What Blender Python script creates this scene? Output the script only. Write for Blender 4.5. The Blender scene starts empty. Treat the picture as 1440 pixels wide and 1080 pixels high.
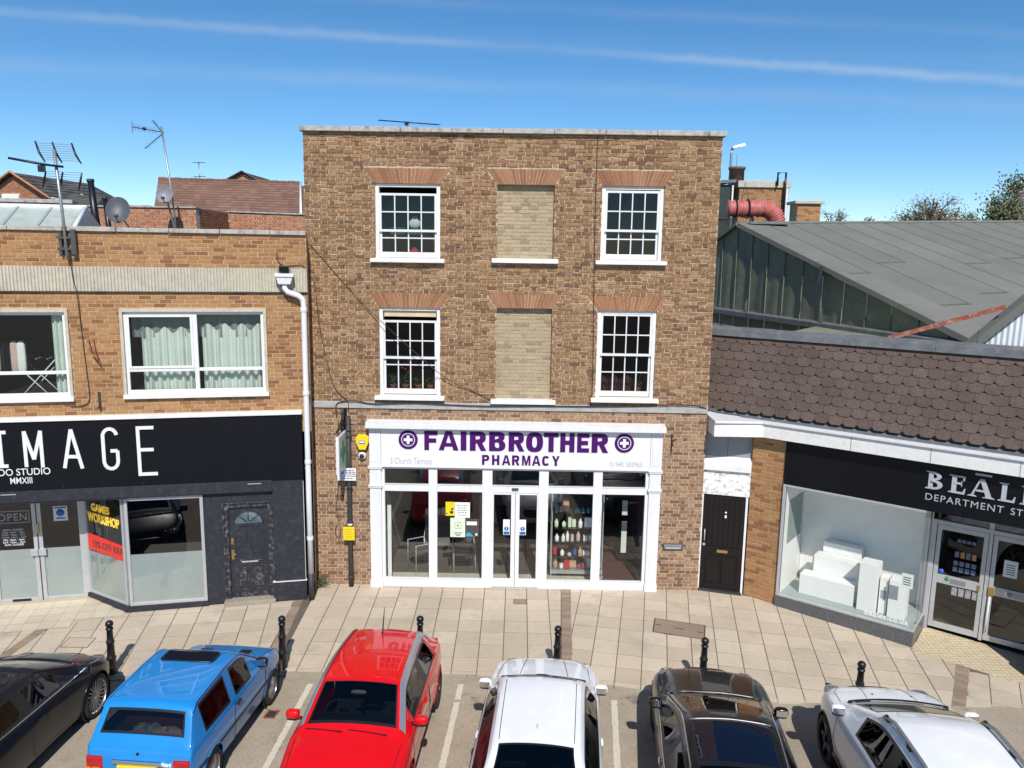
import bpy, bmesh, math, random
from math import sin, cos, pi, radians as R
from mathutils import Vector, Matrix, Euler
from mathutils.bvhtree import BVHTree
from mathutils.geometry import tessellate_polygon

S = bpy.context.scene
C = S.collection
rnd = random.Random(11)

# ---------------------------------------------------------------- camera
cam_data = bpy.data.cameras.new('camera')
cam = bpy.data.objects.new('camera', cam_data)
C.objects.link(cam)
S.camera = cam
cam_data.sensor_width = 36.0
cam_data.lens = 36.0 * 1100 / 1440
cam_data.clip_start = 0.1
cam_data.clip_end = 3000
cam_pitch, cam_roll, cam_yaw = R(9.42), R(0.85), R(0.43)
cam.matrix_world = (Matrix.Translation((0, -15.9, 7.07)) @ Matrix.Rotation(cam_yaw, 4, 'Z')
                    @ Matrix.Rotation(R(90) - cam_pitch, 4, 'X') @ Matrix.Rotation(cam_roll, 4, 'Z'))

# ---------------------------------------------------------------- sun, sky, exposure
SUN_EL, SUN_AZ = R(45), R(172.5)          # azimuth from +Y towards +X
sun_dir = Vector((sin(SUN_AZ) * cos(SUN_EL), cos(SUN_AZ) * cos(SUN_EL), sin(SUN_EL)))
sd = bpy.data.lights.new('sun', 'SUN')
sd.energy = 5.0
sd.angle = R(0.5)
sd.color = (1.0, 0.955, 0.89)
sun = bpy.data.objects.new('sun', sd)
C.objects.link(sun)
sun.rotation_euler = (-sun_dir).to_track_quat('-Z', 'Y').to_euler()
sun.location = (6, -30, 40)

W = bpy.data.worlds.new('World')
S.world = W
W.use_nodes = True
wn, wl = W.node_tree.nodes, W.node_tree.links
wn.clear()
w_out = wn.new('ShaderNodeOutputWorld')
w_bg = wn.new('ShaderNodeBackground')
w_bg.inputs['Strength'].default_value = 0.132
sky = wn.new('ShaderNodeTexSky')
sky.sky_type = 'NISHITA'
sky.sun_disc = False
sky.sun_elevation = SUN_EL
sky.sun_rotation = SUN_AZ
sky.air_density = 0.75
sky.dust_density = 0.0
sky.ozone_density = 4.0
sky.altitude = 0


def wmath(op, a, b=None):
    n = wn.new('ShaderNodeMath')
    n.operation = op
    for i, v in enumerate((a, b)):
        if v is None:
            continue
        if isinstance(v, (int, float)):
            n.inputs[i].default_value = v
        else:
            wl.new(v, n.inputs[i])
    return n.outputs[0]


w_tc = wn.new('ShaderNodeTexCoord')


def contrail(normal, width, gain, nscale, seed):
    """A thin high-altitude ice trail: a great-circle band of cloud on the sky, broken up by noise."""
    dot = wn.new('ShaderNodeVectorMath')
    dot.operation = 'DOT_PRODUCT'
    dot.inputs[1].default_value = normal
    wl.new(w_tc.outputs['Generated'], dot.inputs[0])
    nz = wn.new('ShaderNodeTexNoise')
    nz.inputs['Scale'].default_value = nscale
    nz.inputs['Detail'].default_value = 6
    mp = wn.new('ShaderNodeMapping')
    mp.inputs['Location'].default_value = (seed, seed * .7, 0)
    wl.new(w_tc.outputs['Generated'], mp.inputs[0])
    wl.new(mp.outputs[0], nz.inputs['Vector'])
    off = wmath('MULTIPLY', wmath('SUBTRACT', nz.outputs['Fac'], .5), width * 1.6)
    d = wmath('DIVIDE', wmath('ADD', dot.outputs['Value'], off), width)
    g = wmath('POWER', 2.718, wmath('MULTIPLY', wmath('MULTIPLY', d, d), -1.0))
    nz2 = wn.new('ShaderNodeTexNoise')
    nz2.inputs['Scale'].default_value = 3.5
    nz2.inputs['Detail'].default_value = 4
    wl.new(mp.outputs[0], nz2.inputs['Vector'])
    amp = wmath('MAXIMUM', wmath('SUBTRACT', wmath('MULTIPLY', nz2.outputs['Fac'], 2.4), .55), 0)
    return wmath('MULTIPLY', wmath('MULTIPLY', g, amp), gain)


trails = [contrail((-.0509, .2393, -.9696), .0048, .30, 34, 1.3), contrail((-.0252, .1978, -.9799), .009, .12, 12, 4.1),
          contrail((-.0387, .2814, -.9588), .006, .10, 20, 7.7), contrail((-.0279, .2454, -.9690), .010, .05, 14, 2.2)]
tot = trails[0]
for t_ in trails[1:]:
    tot = wmath('ADD', tot, t_)
tot = wmath('MINIMUM', tot, .8)
w_mix = wn.new('ShaderNodeMixRGB')
w_mix.inputs['Color2'].default_value = (5.0, 5.6, 6.0, 1)
w_hs = wn.new('ShaderNodeHueSaturation')
w_hs.inputs['Saturation'].default_value = 1.2
w_hs.inputs['Hue'].default_value = .495
wl.new(sky.outputs[0], w_hs.inputs['Color'])
wl.new(w_hs.outputs[0], w_mix.inputs['Color1'])
wl.new(tot, w_mix.inputs['Fac'])
wl.new(w_mix.outputs[0], w_bg.inputs['Color'])
wl.new(w_bg.outputs[0], w_out.inputs['Surface'])

S.view_settings.view_transform = 'Standard'
S.view_settings.look = 'None'
S.view_settings.exposure = 0.0
S.view_settings.gamma = 1.0
S.view_settings.use_curve_mapping = False
S.render.engine = 'CYCLES'
S.cycles.max_bounces = 8
S.cycles.transparent_max_bounces = 16


# ---------------------------------------------------------------- materials
def new_mat(name):
    m = bpy.data.materials.new(name)
    m.use_nodes = True
    nt = m.node_tree
    nt.nodes.clear()
    out = nt.nodes.new('ShaderNodeOutputMaterial')
    return m, nt.nodes, nt.links, out


def lerp(a, b, t):
    return a + (b - a) * t


def scale_col(c, k):
    return (min(1, c[0] * k), min(1, c[1] * k), min(1, c[2] * k), 1)


def noise(n, l, vec, scale, detail=5, rough=.55, mapping=None):
    x = n.new('ShaderNodeTexNoise')
    x.inputs['Scale'].default_value = scale
    x.inputs['Detail'].default_value = detail
    x.inputs['Roughness'].default_value = rough
    if mapping:
        mp = n.new('ShaderNodeMapping')
        mp.inputs['Scale'].default_value = mapping
        l.new(vec, mp.inputs[0])
        vec = mp.outputs[0]
    l.new(vec, x.inputs['Vector'])
    return x.outputs['Fac']


def ramp(n, l, fac, stops, interp='LINEAR'):
    x = n.new('ShaderNodeValToRGB')
    cr = x.color_ramp
    cr.interpolation = interp
    while len(cr.elements) < len(stops):
        cr.elements.new(.5)
    for e, (p, c) in zip(cr.elements, stops):
        e.position = p
        e.color = c if len(c) == 4 else (*c, 1)
    l.new(fac, x.inputs[0])
    return x.outputs[0]


def mixc(n, l, fac, a, b, mode='MIX'):
    x = n.new('ShaderNodeMixRGB')
    x.blend_type = mode
    for i, v in zip(('Fac', 'Color1', 'Color2'), (fac, a, b)):
        if isinstance(v, (int, float)):
            x.inputs[i].default_value = v
        elif isinstance(v, tuple):
            x.inputs[i].default_value = v if len(v) == 4 else (*v, 1)
        else:
            l.new(v, x.inputs[i])
    return x.outputs[0]


def bump_node(n, l, h, strength, dist):
    b = n.new('ShaderNodeBump')
    b.inputs['Strength'].default_value = strength
    b.inputs['Distance'].default_value = dist
    l.new(h, b.inputs['Height'])
    return b.outputs[0]


def mat(name, col, rough=.6, metal=0., var=.12, vscale=6., bump=0., bscale=80., bdist=.003, coat=0., spec=.5,
        stain_shade=None, stain_shade_scale=1.5, stain_shade_amt=.5, stretch=None, world=False, emit=0.):
    """Principled with noise-broken colour, optional fine relief and optional stains or painted shade."""
    m, n, l, out = new_mat(name)
    p = n.new('ShaderNodeBsdfPrincipled')
    p.inputs['Roughness'].default_value = rough
    p.inputs['Metallic'].default_value = metal
    p.inputs['Specular IOR Level'].default_value = spec
    if coat:
        p.inputs['Coat Weight'].default_value = coat
        p.inputs['Coat Roughness'].default_value = .03
    tc = n.new('ShaderNodeTexCoord')
    vec = tc.outputs['Object']
    if world:
        g = n.new('ShaderNodeNewGeometry')
        vec = g.outputs['Position']
    c = (*col, 1)
    if var:
        f = noise(n, l, vec, vscale, 6, .6, stretch)
        src = ramp(n, l, f, [(.28, scale_col(c, 1 - var)), (.72, scale_col(c, 1 + var))])
    else:
        rgb = n.new('ShaderNodeRGB')
        rgb.outputs[0].default_value = c
        src = rgb.outputs[0]
    if stain_shade:
        f2 = noise(n, l, vec, stain_shade_scale, 8, .65, stretch)
        fac = ramp(n, l, f2, [(.5, (0, 0, 0, 1)), (.72, (stain_shade_amt,) * 3 + (1,))])
        src = mixc(n, l, fac, src, (*stain_shade, 1))
    l.new(src, p.inputs['Base Color'])
    if emit:
        l.new(src, p.inputs['Emission Color'])
        p.inputs['Emission Strength'].default_value = emit
    if bump:
        h = noise(n, l, vec, bscale, 4, .6, stretch)
        l.new(bump_node(n, l, h, bump, bdist), p.inputs['Normal'])
    l.new(p.outputs[0], out.inputs[0])
    return m


def toned(name, palette, rough=.85, fine=.16, fscale=28., bump=.5, bscale=70., bdist=.004, big=.1, bigscale=.9,
          specks=None, streak=None, coarse=None):
    """Colour picked per piece from its own face attribute 'tone', broken up by fine noise."""
    m, n, l, out = new_mat(name)
    p = n.new('ShaderNodeBsdfPrincipled')
    p.inputs['Roughness'].default_value = rough
    p.inputs['Specular IOR Level'].default_value = .3
    at = n.new('ShaderNodeAttribute')
    at.attribute_name = 'tone'
    k = len(palette)
    base = ramp(n, l, at.outputs['Fac'], [(i / k, c) for i, c in enumerate(palette)], 'CONSTANT')
    g = n.new('ShaderNodeNewGeometry')
    vec = g.outputs['Position']
    f = noise(n, l, vec, fscale, 6, .65)
    v = ramp(n, l, f, [(.25, (1 - fine * 2,) * 3), (.75, (1 + fine,) * 3)])
    src = mixc(n, l, 1.0, base, v, 'MULTIPLY')
    f2 = noise(n, l, vec, bigscale, 5, .6)
    v2 = ramp(n, l, f2, [(.3, (1 - big,) * 3), (.7, (1 + big,) * 3)])
    src = mixc(n, l, 1.0, src, v2, 'MULTIPLY')
    if specks:
        f3 = noise(n, l, vec, specks[1], 3, .7)
        fac = ramp(n, l, f3, [(specks[2], (0, 0, 0, 1)), (specks[2] + .06, (specks[3],) * 3 + (1,))])
        src = mixc(n, l, fac, src, (*specks[0], 1))
    if streak:
        f4 = noise(n, l, vec, streak[1], 6, .65, streak[4] if len(streak) > 4 else None)
        fac = ramp(n, l, f4, [(streak[2], (0, 0, 0, 1)), (streak[2] + .16, (streak[3],) * 3 + (1,))])
        src = mixc(n, l, fac, src, (*streak[0], 1))
    l.new(src, p.inputs['Base Color'])
    h = noise(n, l, vec, bscale, 5, .65)
    l.new(bump_node(n, l, h, bump, bdist), p.inputs['Normal'])
    l.new(p.outputs[0], out.inputs[0])
    return m


def glass(name, tint=(.9, .95, .92), refl=1.0, rough=0.0, ior=1.5):
    m, n, l, out = new_mat(name)
    t = n.new('ShaderNodeBsdfTransparent')
    t.inputs[0].default_value = (*tint, 1)
    gl = n.new('ShaderNodeBsdfGlossy')
    gl.inputs['Roughness'].default_value = rough
    fr = n.new('ShaderNodeFresnel')
    ge = n.new('ShaderNodeNewGeometry')
    io = n.new('ShaderNodeMath')          # single panes: same reflectance from both sides
    io.operation = 'MULTIPLY_ADD'
    io.inputs[1].default_value = 1 / ior - ior
    io.inputs[2].default_value = ior
    l.new(ge.outputs['Backfacing'], io.inputs[0])
    l.new(io.outputs[0], fr.inputs['IOR'])
    mt = n.new('ShaderNodeMath')
    mt.operation = 'MULTIPLY'
    mt.use_clamp = True
    mt.inputs[1].default_value = refl
    l.new(fr.outputs[0], mt.inputs[0])
    mx = n.new('ShaderNodeMixShader')
    l.new(mt.outputs[0], mx.inputs[0])
    l.new(t.outputs[0], mx.inputs[1])
    l.new(gl.outputs[0], mx.inputs[2])
    l.new(mx.outputs[0], out.inputs[0])
    return m


def frosted(name, col=(.55, .62, .6)):
    m, n, l, out = new_mat(name)
    p = n.new('ShaderNodeBsdfPrincipled')
    p.inputs['Base Color'].default_value = (*col, 1)
    p.inputs['Roughness'].default_value = .22
    tr = n.new('ShaderNodeBsdfTransparent')
    tr.inputs[0].default_value = (.8, .9, .88, 1)
    mx = n.new('ShaderNodeMixShader')
    tc = n.new('ShaderNodeTexCoord')
    f = noise(n, l, tc.outputs['Object'], 1.3, 3)
    fac = ramp(n, l, f, [(.3, (.10,) * 3), (.7, (.2,) * 3)])
    l.new(fac, mx.inputs[0])
    l.new(p.outputs[0], mx.inputs[1])
    l.new(tr.outputs[0], mx.inputs[2])
    l.new(mx.outputs[0], out.inputs[0])
    return m


M = {}
M['white'] = mat('white_paint', (.70, .70, .71), .45, var=.04, vscale=3, bump=.08, bscale=30, stain_shade=(.56, .54, .50), stain_shade_scale=2.2, stain_shade_amt=.45, stretch=(3, 3, .7))
M['white_old'] = mat('old_white_paint', (.74, .73, .70), .55, var=.06, vscale=9, bump=.2, bscale=60, stain_shade=(.45, .42, .37), stain_shade_scale=5, stain_shade_amt=.35)
M['flaky'] = mat('flaking_white_paint', (.76, .76, .75), .6, var=.05, bump=.5, bscale=40, stain_shade=(.16, .13, .11), stain_shade_scale=11, stain_shade_amt=1.0)
M['upvc'] = mat('white_plastic', (.72, .72, .73), .35, var=.03, stain_shade=(.56, .54, .50), stain_shade_scale=2.6, stain_shade_amt=.35, stretch=(3, 3, .7))
M['sign_white'] = mat('white_sign_panel', (.735, .725, .735), .3, var=.03, vscale=1.2)
M['purple'] = mat('purple_letter', (.062, .004, .115), .5, var=.04, spec=.25)
M['grey_text'] = mat('pale_grey_text', (.42, .42, .44), .5, var=.0)
M['dark_text'] = mat('dark_text', (.05, .05, .055), .5, var=.0)
M['black_gloss'] = mat('black_gloss_panel', (.004, .004, .006), .4, spec=.25, var=.1, vscale=2)
M['black_sign'] = mat('black_sign_panel', (.004, .004, .007), .45, spec=.25, var=.15, vscale=3)
M['charcoal'] = mat('charcoal_paint', (.026, .028, .036), .5, spec=.3, var=.1, vscale=3, bump=.12, bscale=25, stain_shade=(.10, .10, .11), stain_shade_scale=9, stain_shade_amt=.35)
M['charcoal_worn'] = mat('worn_charcoal_paint', (.026, .028, .036), .5, spec=.3, var=.12, bump=.3, bscale=45, stain_shade=(.32, .29, .25), stain_shade_scale=13, stain_shade_amt=.6)
M['letter_white'] = mat('white_letter', (.72, .72, .72), .5, var=.03)
M['letter_silver'] = mat('silver_letter', (.42, .44, .48), .4, var=.04)
M['iron'] = mat('black_iron', (.010, .010, .011), .38, var=.25, vscale=14, bump=.25, bscale=60)
M['black_plastic'] = mat('black_plastic', (.012, .012, .013), .5, var=.1)
M['dark_pipe'] = mat('dark_pipe', (.035, .034, .034), .6, var=.3, vscale=9)
M['cable'] = mat('cable_black', (.03, .025, .022), .6, var=.2)
M['galv'] = mat('galvanised_steel', (.34, .35, .36), .4, metal=.6, var=.15, vscale=20)
M['alu'] = mat('aluminium', (.50, .51, .52), .38, metal=.35, var=.06, vscale=5)
M['alu_dark'] = mat('dark_aluminium', (.10, .105, .11), .35, metal=.5, var=.1)
M['lead'] = mat('lead_sheet', (.15, .155, .16), .55, metal=.15, var=.22, vscale=4, bump=.35, bscale=16, bdist=.01, stain_shade=(.28, .29, .29), stain_shade_scale=5, stain_shade_amt=.5)
M['concrete'] = mat('weathered_concrete', (.50, .455, .365), .85, var=.12, vscale=9, bump=.5, bscale=90, stain_shade=(.33, .30, .24), stain_shade_scale=5, stain_shade_amt=.5)
M['coping'] = mat('stone_coping', (.40, .38, .34), .85, var=.2, vscale=10, bump=.6, bscale=60, stain_shade=(.10, .095, .085), stain_shade_scale=7, stain_shade_amt=.8)
M['string'] = mat('painted_string_course', (.38, .37, .35), .75, var=.15, vscale=6, bump=.4, bscale=40, stain_shade=(.20, .18, .16), stain_shade_scale=5, stain_shade_amt=.7, stretch=(1, 1, 3))
M['mortar'] = mat('pale_mortar', (.50, .395, .28), .9, var=.25, vscale=25, bump=.6, bscale=120, world=True, stain_shade=(.13, .095, .065), stain_shade_scale=7, stain_shade_amt=.85)  # dark patches paint the shade of recessed joints into the mortar
M['mortar_lower'] = mat('pink_mortar', (.50, .39, .30), .9, var=.15, vscale=25, bump=.6, bscale=120, world=True)
M['mortar_left'] = mat('sandy_mortar', (.50, .35, .20), .9, var=.18, vscale=14, bump=.5, bscale=120, world=True, stain_shade=(.34, .20, .10), stain_shade_scale=2.5, stain_shade_amt=.6)
M['mortar_bright'] = mat('bright_mortar', (.62, .48, .36), .9, var=.15, vscale=14, world=True)
M['mortar_grey'] = mat('grey_buff_mortar', (.42, .35, .25), .9, var=.12, vscale=20, bump=.4, bscale=90, world=True)
M['brick_main'] = toned('brown_buff_brick', [(.355, .205, .10), (.305, .168, .08), (.385, .232, .118), (.265, .142, .07), (.34, .19, .097), (.415, .26, .14), (.33, .185, .09), (.195, .108, .06), (.365, .215, .11), (.285, .16, .082)],
                        fine=.34, fscale=46, bump=1.0, bscale=60, bdist=.009, big=.12, streak=((.46, .33, .20), 9, .58, .6, (1, 1, 2.6)), specks=((.062, .04, .027), 27, .585, .8))  # dark specks paint the thin shadows of the eroded brick into its colour
M['brick_lower'] = toned('pink_brown_brick', [(.30, .18, .10), (.25, .14, .075), (.345, .215, .12), (.20, .11, .063), (.375, .245, .145), (.27, .165, .095), (.32, .19, .115), (.17, .10, .06)], fine=.2, bump=.7, bdist=.005, big=.08)
M['brick_left'] = toned('orange_buff_brick', [(.385, .205, .09), (.345, .172, .073), (.41, .23, .105), (.37, .19, .082), (.40, .215, .095), (.285, .13, .06), (.365, .195, .088), (.39, .195, .09), (.245, .112, .055), (.41, .225, .10)],
                        fine=.16, bump=.5, big=.14, bigscale=.7)
M['brick_infill'] = toned('buff_infill_brick', [(.42, .33, .205), (.40, .315, .195), (.435, .345, .22), (.385, .305, .19), (.425, .335, .21), (.335, .26, .16), (.41, .32, .20), (.295, .23, .145), (.43, .34, .215), (.39, .31, .19)], fine=.12, bump=.5, big=.08)
M['brick_arch'] = toned('red_arch_brick', [(.33, .155, .08), (.30, .14, .07), (.36, .175, .09), (.27, .125, .065), (.345, .165, .085)], fine=.15, bump=.5)
M['brick_red'] = toned('orange_red_brick', [(.42, .19, .10), (.38, .16, .085), (.46, .22, .12), (.34, .14, .075)], fine=.12, bump=.3)
M['slab'] = toned('concrete_paving_slab', [(.525, .437, .335), (.495, .412, .315), (.545, .458, .355), (.505, .42, .32), (.535, .447, .34), (.47, .39, .295)],
                  rough=.8, fine=.10, fscale=45, bump=.35, bscale=180, bdist=.002, big=.12, bigscale=.8,
                  specks=((.16, .13, .105), 15, .70, .8), streak=((.30, .265, .21), 1.6, .52, .55))
M['paver'] = toned('brown_paver', [(.30, .225, .165), (.275, .205, .15), (.325, .245, .185), (.255, .19, .14)], fine=.14, bump=.5, bscale=110)
M['kerb'] = toned('kerb_stone', [(.36, .32, .25), (.33, .29, .23), (.38, .34, .27)], fine=.14, bump=.5, bscale=100, streak=((.20, .175, .14), 3, .5, .5))
M['tile_cream'] = toned('cream_entrance_tile', [(.55, .48, .36), (.52, .45, .34), (.57, .50, .38)], rough=.5, fine=.06, bump=.1)
M['tile_shop'] = toned('cream_floor_tile', [(.60, .60, .46), (.57, .57, .44), (.62, .61, .48)], rough=.3, fine=.05, bump=.05)
M['roof_tile'] = toned('brown_roof_tile', [(.118, .083, .068), (.11, .076, .062), (.128, .09, .074), (.114, .081, .068), (.122, .085, .069), (.104, .073, .061)], rough=.75, fine=.2, fscale=30, bump=.6, bscale=140, bdist=.003, big=.14, bigscale=1.2,
                       specks=((.42, .40, .36), 16, .71, .8), streak=((.15, .12, .095), 4, .58, .5))
M['felt_roof'] = toned('grey_roofing_felt', [(.185, .185, .162), (.175, .176, .152), (.195, .193, .172), (.18, .182, .158)], rough=.9, fine=.1, fscale=60, bump=.5, bscale=200, bdist=.004, big=.08, bigscale=.5, streak=((.22, .20, .175), .8, .55, .5))
M['felt_wall'] = toned('green_grey_felt', [(.225, .24, .165), (.235, .25, .172), (.215, .23, .158)], rough=.75, fine=.14, fscale=14, bump=.5, bscale=30, bdist=.01, big=.15, bigscale=1.5, streak=((.29, .31, .26), 2.5, .55, .6))
M['bitumen'] = mat('bitumen_lap', (.115, .113, .10), .8, var=.3, vscale=6)
M['slate'] = toned('grey_slate', [(.10, .095, .09), (.085, .08, .077), (.12, .112, .10)], fine=.15, bump=.3)
M['clay_roof'] = toned('clay_roof_tile', [(.225, .125, .09), (.205, .112, .08), (.25, .142, .104)], fine=.12, bump=.3, big=.12, bigscale=.4)
M['asphalt'] = None
M['road_line'] = None
M['glass'] = glass('window_glass', (.88, .91, .89), 2.6)
M['glass_dark'] = glass('dim_window_glass', (.62, .66, .66), 1.1)
M['glass_green'] = glass('greenish_glass', (.93, .95, .935), 1.0)
M['car_glass'] = glass('tinted_car_glass', (.34, .37, .37), 1.25)
M['car_glass_dark'] = glass('dark_tinted_car_glass', (.05, .05, .055), 1.3)
M['frost'] = frosted('frosted_glass_film', (.47, .51, .505))
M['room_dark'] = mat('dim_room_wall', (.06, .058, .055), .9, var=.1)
M['room_mid'] = mat('shop_wall', (.22, .21, .20), .9, var=.1)
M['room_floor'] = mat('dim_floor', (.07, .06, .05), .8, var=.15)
M['curtain'] = mat('pale_curtain', (.62, .68, .62), .9, var=.06, vscale=3, bump=.2, bscale=120)
M['curtain_dark'] = mat('grey_green_curtain_lining', (.20, .24, .22), .9, var=.08)
M['yellow'] = mat('yellow_plastic', (.80, .58, .01), .4, var=.04)
M['blue_print'] = mat('blue_print', (.02, .12, .42), .4, var=.03)
M['green_print'] = mat('green_print', (.02, .22, .09), .4, var=.03)
M['red_print'] = mat('red_vinyl', (.75, .035, .02), .4, var=.03)
M['gold_text'] = mat('glowing_yellow_print', (.85, .55, .06), .4, var=.12, vscale=30, emit=.35)  # print with a faint glow added to its colour, no lit sign
M['paper'] = mat('white_paper', (.78, .80, .74), .7, var=.03)
M['paper_green'] = mat('pale_green_paper', (.66, .74, .55), .7, var=.03)
M['brass'] = mat('brass', (.55, .38, .13), .35, metal=.8, var=.12)
M['wood_dark'] = mat('dark_stained_wood', (.013, .009, .009), .5, spec=.25, var=.35, vscale=16, bump=.35, bscale=40, stretch=(8, 1, .6))
M['leaf'] = mat('leaf_green', (.06, .12, .028), .6, var=.4, vscale=9)
M['leaf_dull'] = mat('dull_leaf', (.13, .135, .075), .7, var=.4, vscale=5)
M['leaf_brown'] = mat('brown_leaf', (.24, .15, .07), .7, var=.35, vscale=5)
M['bark'] = mat('bark', (.12, .095, .075), .9, var=.3, vscale=9, bump=.5)
M['rust'] = mat('rusty_red_steel', (.30, .075, .040), .7, var=.25, vscale=10, stain_shade=(.55, .45, .38), stain_shade_scale=14, stain_shade_amt=.7)
M['duct_red'] = mat('faded_red_duct', (.42, .11, .095), .55, var=.18, vscale=5, stain_shade=(.55, .34, .30), stain_shade_scale=3, stain_shade_amt=.6)
M['granite'] = mat('speckled_granite', (.085, .088, .095), .35, var=.5, vscale=70, stain_shade=(.22, .22, .23), stain_shade_scale=45, stain_shade_amt=.8)
M['display_white'] = mat('white_display_board', (.84, .83, .80), .6, var=.03)
M['display_grey'] = mat('grey_display_floor', (.33, .38, .37), .5, var=.06)
M['dish'] = mat('dark_grey_dish', (.075, .085, .095), .5, var=.1)
M['dish_light'] = mat('grey_mesh_dish', (.22, .23, .25), .5, var=.1)
M['skylight_glass'] = mat('wired_skylight_glass', (.42, .47, .42), .25, var=.12, vscale=4, stain_shade=(.28, .30, .25), stain_shade_scale=3, stain_shade_amt=.5)
M['purple_wall'] = mat('purple_wall', (.045, .035, .075), .8, var=.08)
M['lino'] = mat('maroon_lino', (.10, .038, .034), .5, var=.1)
M['chair_fab'] = mat('grey_brown_fabric', (.09, .075, .075), .9, var=.15)
M['corrug'] = mat('white_corrugated_sheet', (.70, .73, .75), .45, var=.04)
M['grey_panel'] = mat('grey_soffit_panel', (.26, .26, .28), .6, var=.08)
M['red_cloth'] = mat('red_cloth', (.55, .03, .04), .8)
M['pink_cloth'] = mat('pink_cloth', (.60, .42, .38), .9, var=.1)
M['green_plastic'] = mat('green_plastic', (.03, .16, .09), .5)
M['terracotta'] = mat('terracotta', (.40, .16, .08), .8)


def asphalt_material():
    m, n, l, out = new_mat('worn_asphalt')
    p = n.new('ShaderNodeBsdfPrincipled')
    p.inputs['Roughness'].default_value = .9
    p.inputs['Specular IOR Level'].default_value = .25
    g = n.new('ShaderNodeNewGeometry')
    v = g.outputs['Position']
    fine = noise(n, l, v, 75, 5, .8)
    base = ramp(n, l, fine, [(.30, (.15, .127, .10)), (.5, (.37, .315, .25)), (.70, (.58, .505, .415))])
    f2 = noise(n, l, v, .9, 6, .65)
    base = mixc(n, l, 1., base, ramp(n, l, f2, [(.3, (.78, .77, .75)), (.7, (1.12, 1.1, 1.06))]), 'MULTIPLY')
    f3 = noise(n, l, v, 2.1, 8, .7)
    base = mixc(n, l, ramp(n, l, f3, [(.60, (0, 0, 0, 1)), (.70, (.6, .6, .6, 1))]), base, (.09, .078, .066, 1))
    l.new(base, p.inputs['Base Color'])
    l.new(bump_node(n, l, fine, .6, .006), p.inputs['Normal'])
    l.new(p.outputs[0], out.inputs[0])
    return m


def line_material():
    m, n, l, out = new_mat('worn_line_paint')
    p = n.new('ShaderNodeBsdfPrincipled')
    p.inputs['Roughness'].default_value = .8
    g = n.new('ShaderNodeNewGeometry')
    v = g.outputs['Position']
    f = noise(n, l, v, 34, 6, .7)
    c = ramp(n, l, f, [(.30, (.20, .17, .135)), (.40, (.52, .48, .39)), (.6, (.64, .60, .50))])
    l.new(c, p.inputs['Base Color'])
    l.new(bump_node(n, l, f, .4, .004), p.inputs['Normal'])
    l.new(p.outputs[0], out.inputs[0])
    return m


def tactile_material():
    """Cream anti-slip entrance tile with a small raised lattice."""
    m, n, l, out = new_mat('ribbed_cream_tile')
    p = n.new('ShaderNodeBsdfPrincipled')
    p.inputs['Roughness'].default_value = .6
    g = n.new('ShaderNodeTexCoord')
    mp = n.new('ShaderNodeMapping')
    mp.inputs['Rotation'].default_value = (0, 0, R(45))
    mp.inputs['Scale'].default_value = (16, 16, 16)
    l.new(g.outputs['Object'], mp.inputs[0])
    ck = n.new('ShaderNodeTexChecker')
    ck.inputs['Scale'].default_value = 1
    ck.inputs['Color1'].default_value = (.60, .50, .34, 1)
    ck.inputs['Color2'].default_value = (.47, .38, .25, 1)
    l.new(mp.outputs[0], ck.inputs['Vector'])
    f = noise(n, l, g.outputs['Object'], 9, 5)
    c = mixc(n, l, 1., ck.outputs['Color'], ramp(n, l, f, [(.3, (.85,) * 3), (.7, (1.08,) * 3)]), 'MULTIPLY')
    l.new(c, p.inputs['Base Color'])
    l.new(bump_node(n, l, ck.outputs['Fac'], .5, .004), p.inputs['Normal'])
    l.new(p.outputs[0], out.inputs[0])
    return m


M['asphalt'] = asphalt_material()
M['road_line'] = line_material()
M['tactile'] = tactile_material()
M['ground'] = mat('far_ground', (.12, .11, .08), .9, var=.3, vscale=.2, world=True)


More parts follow.
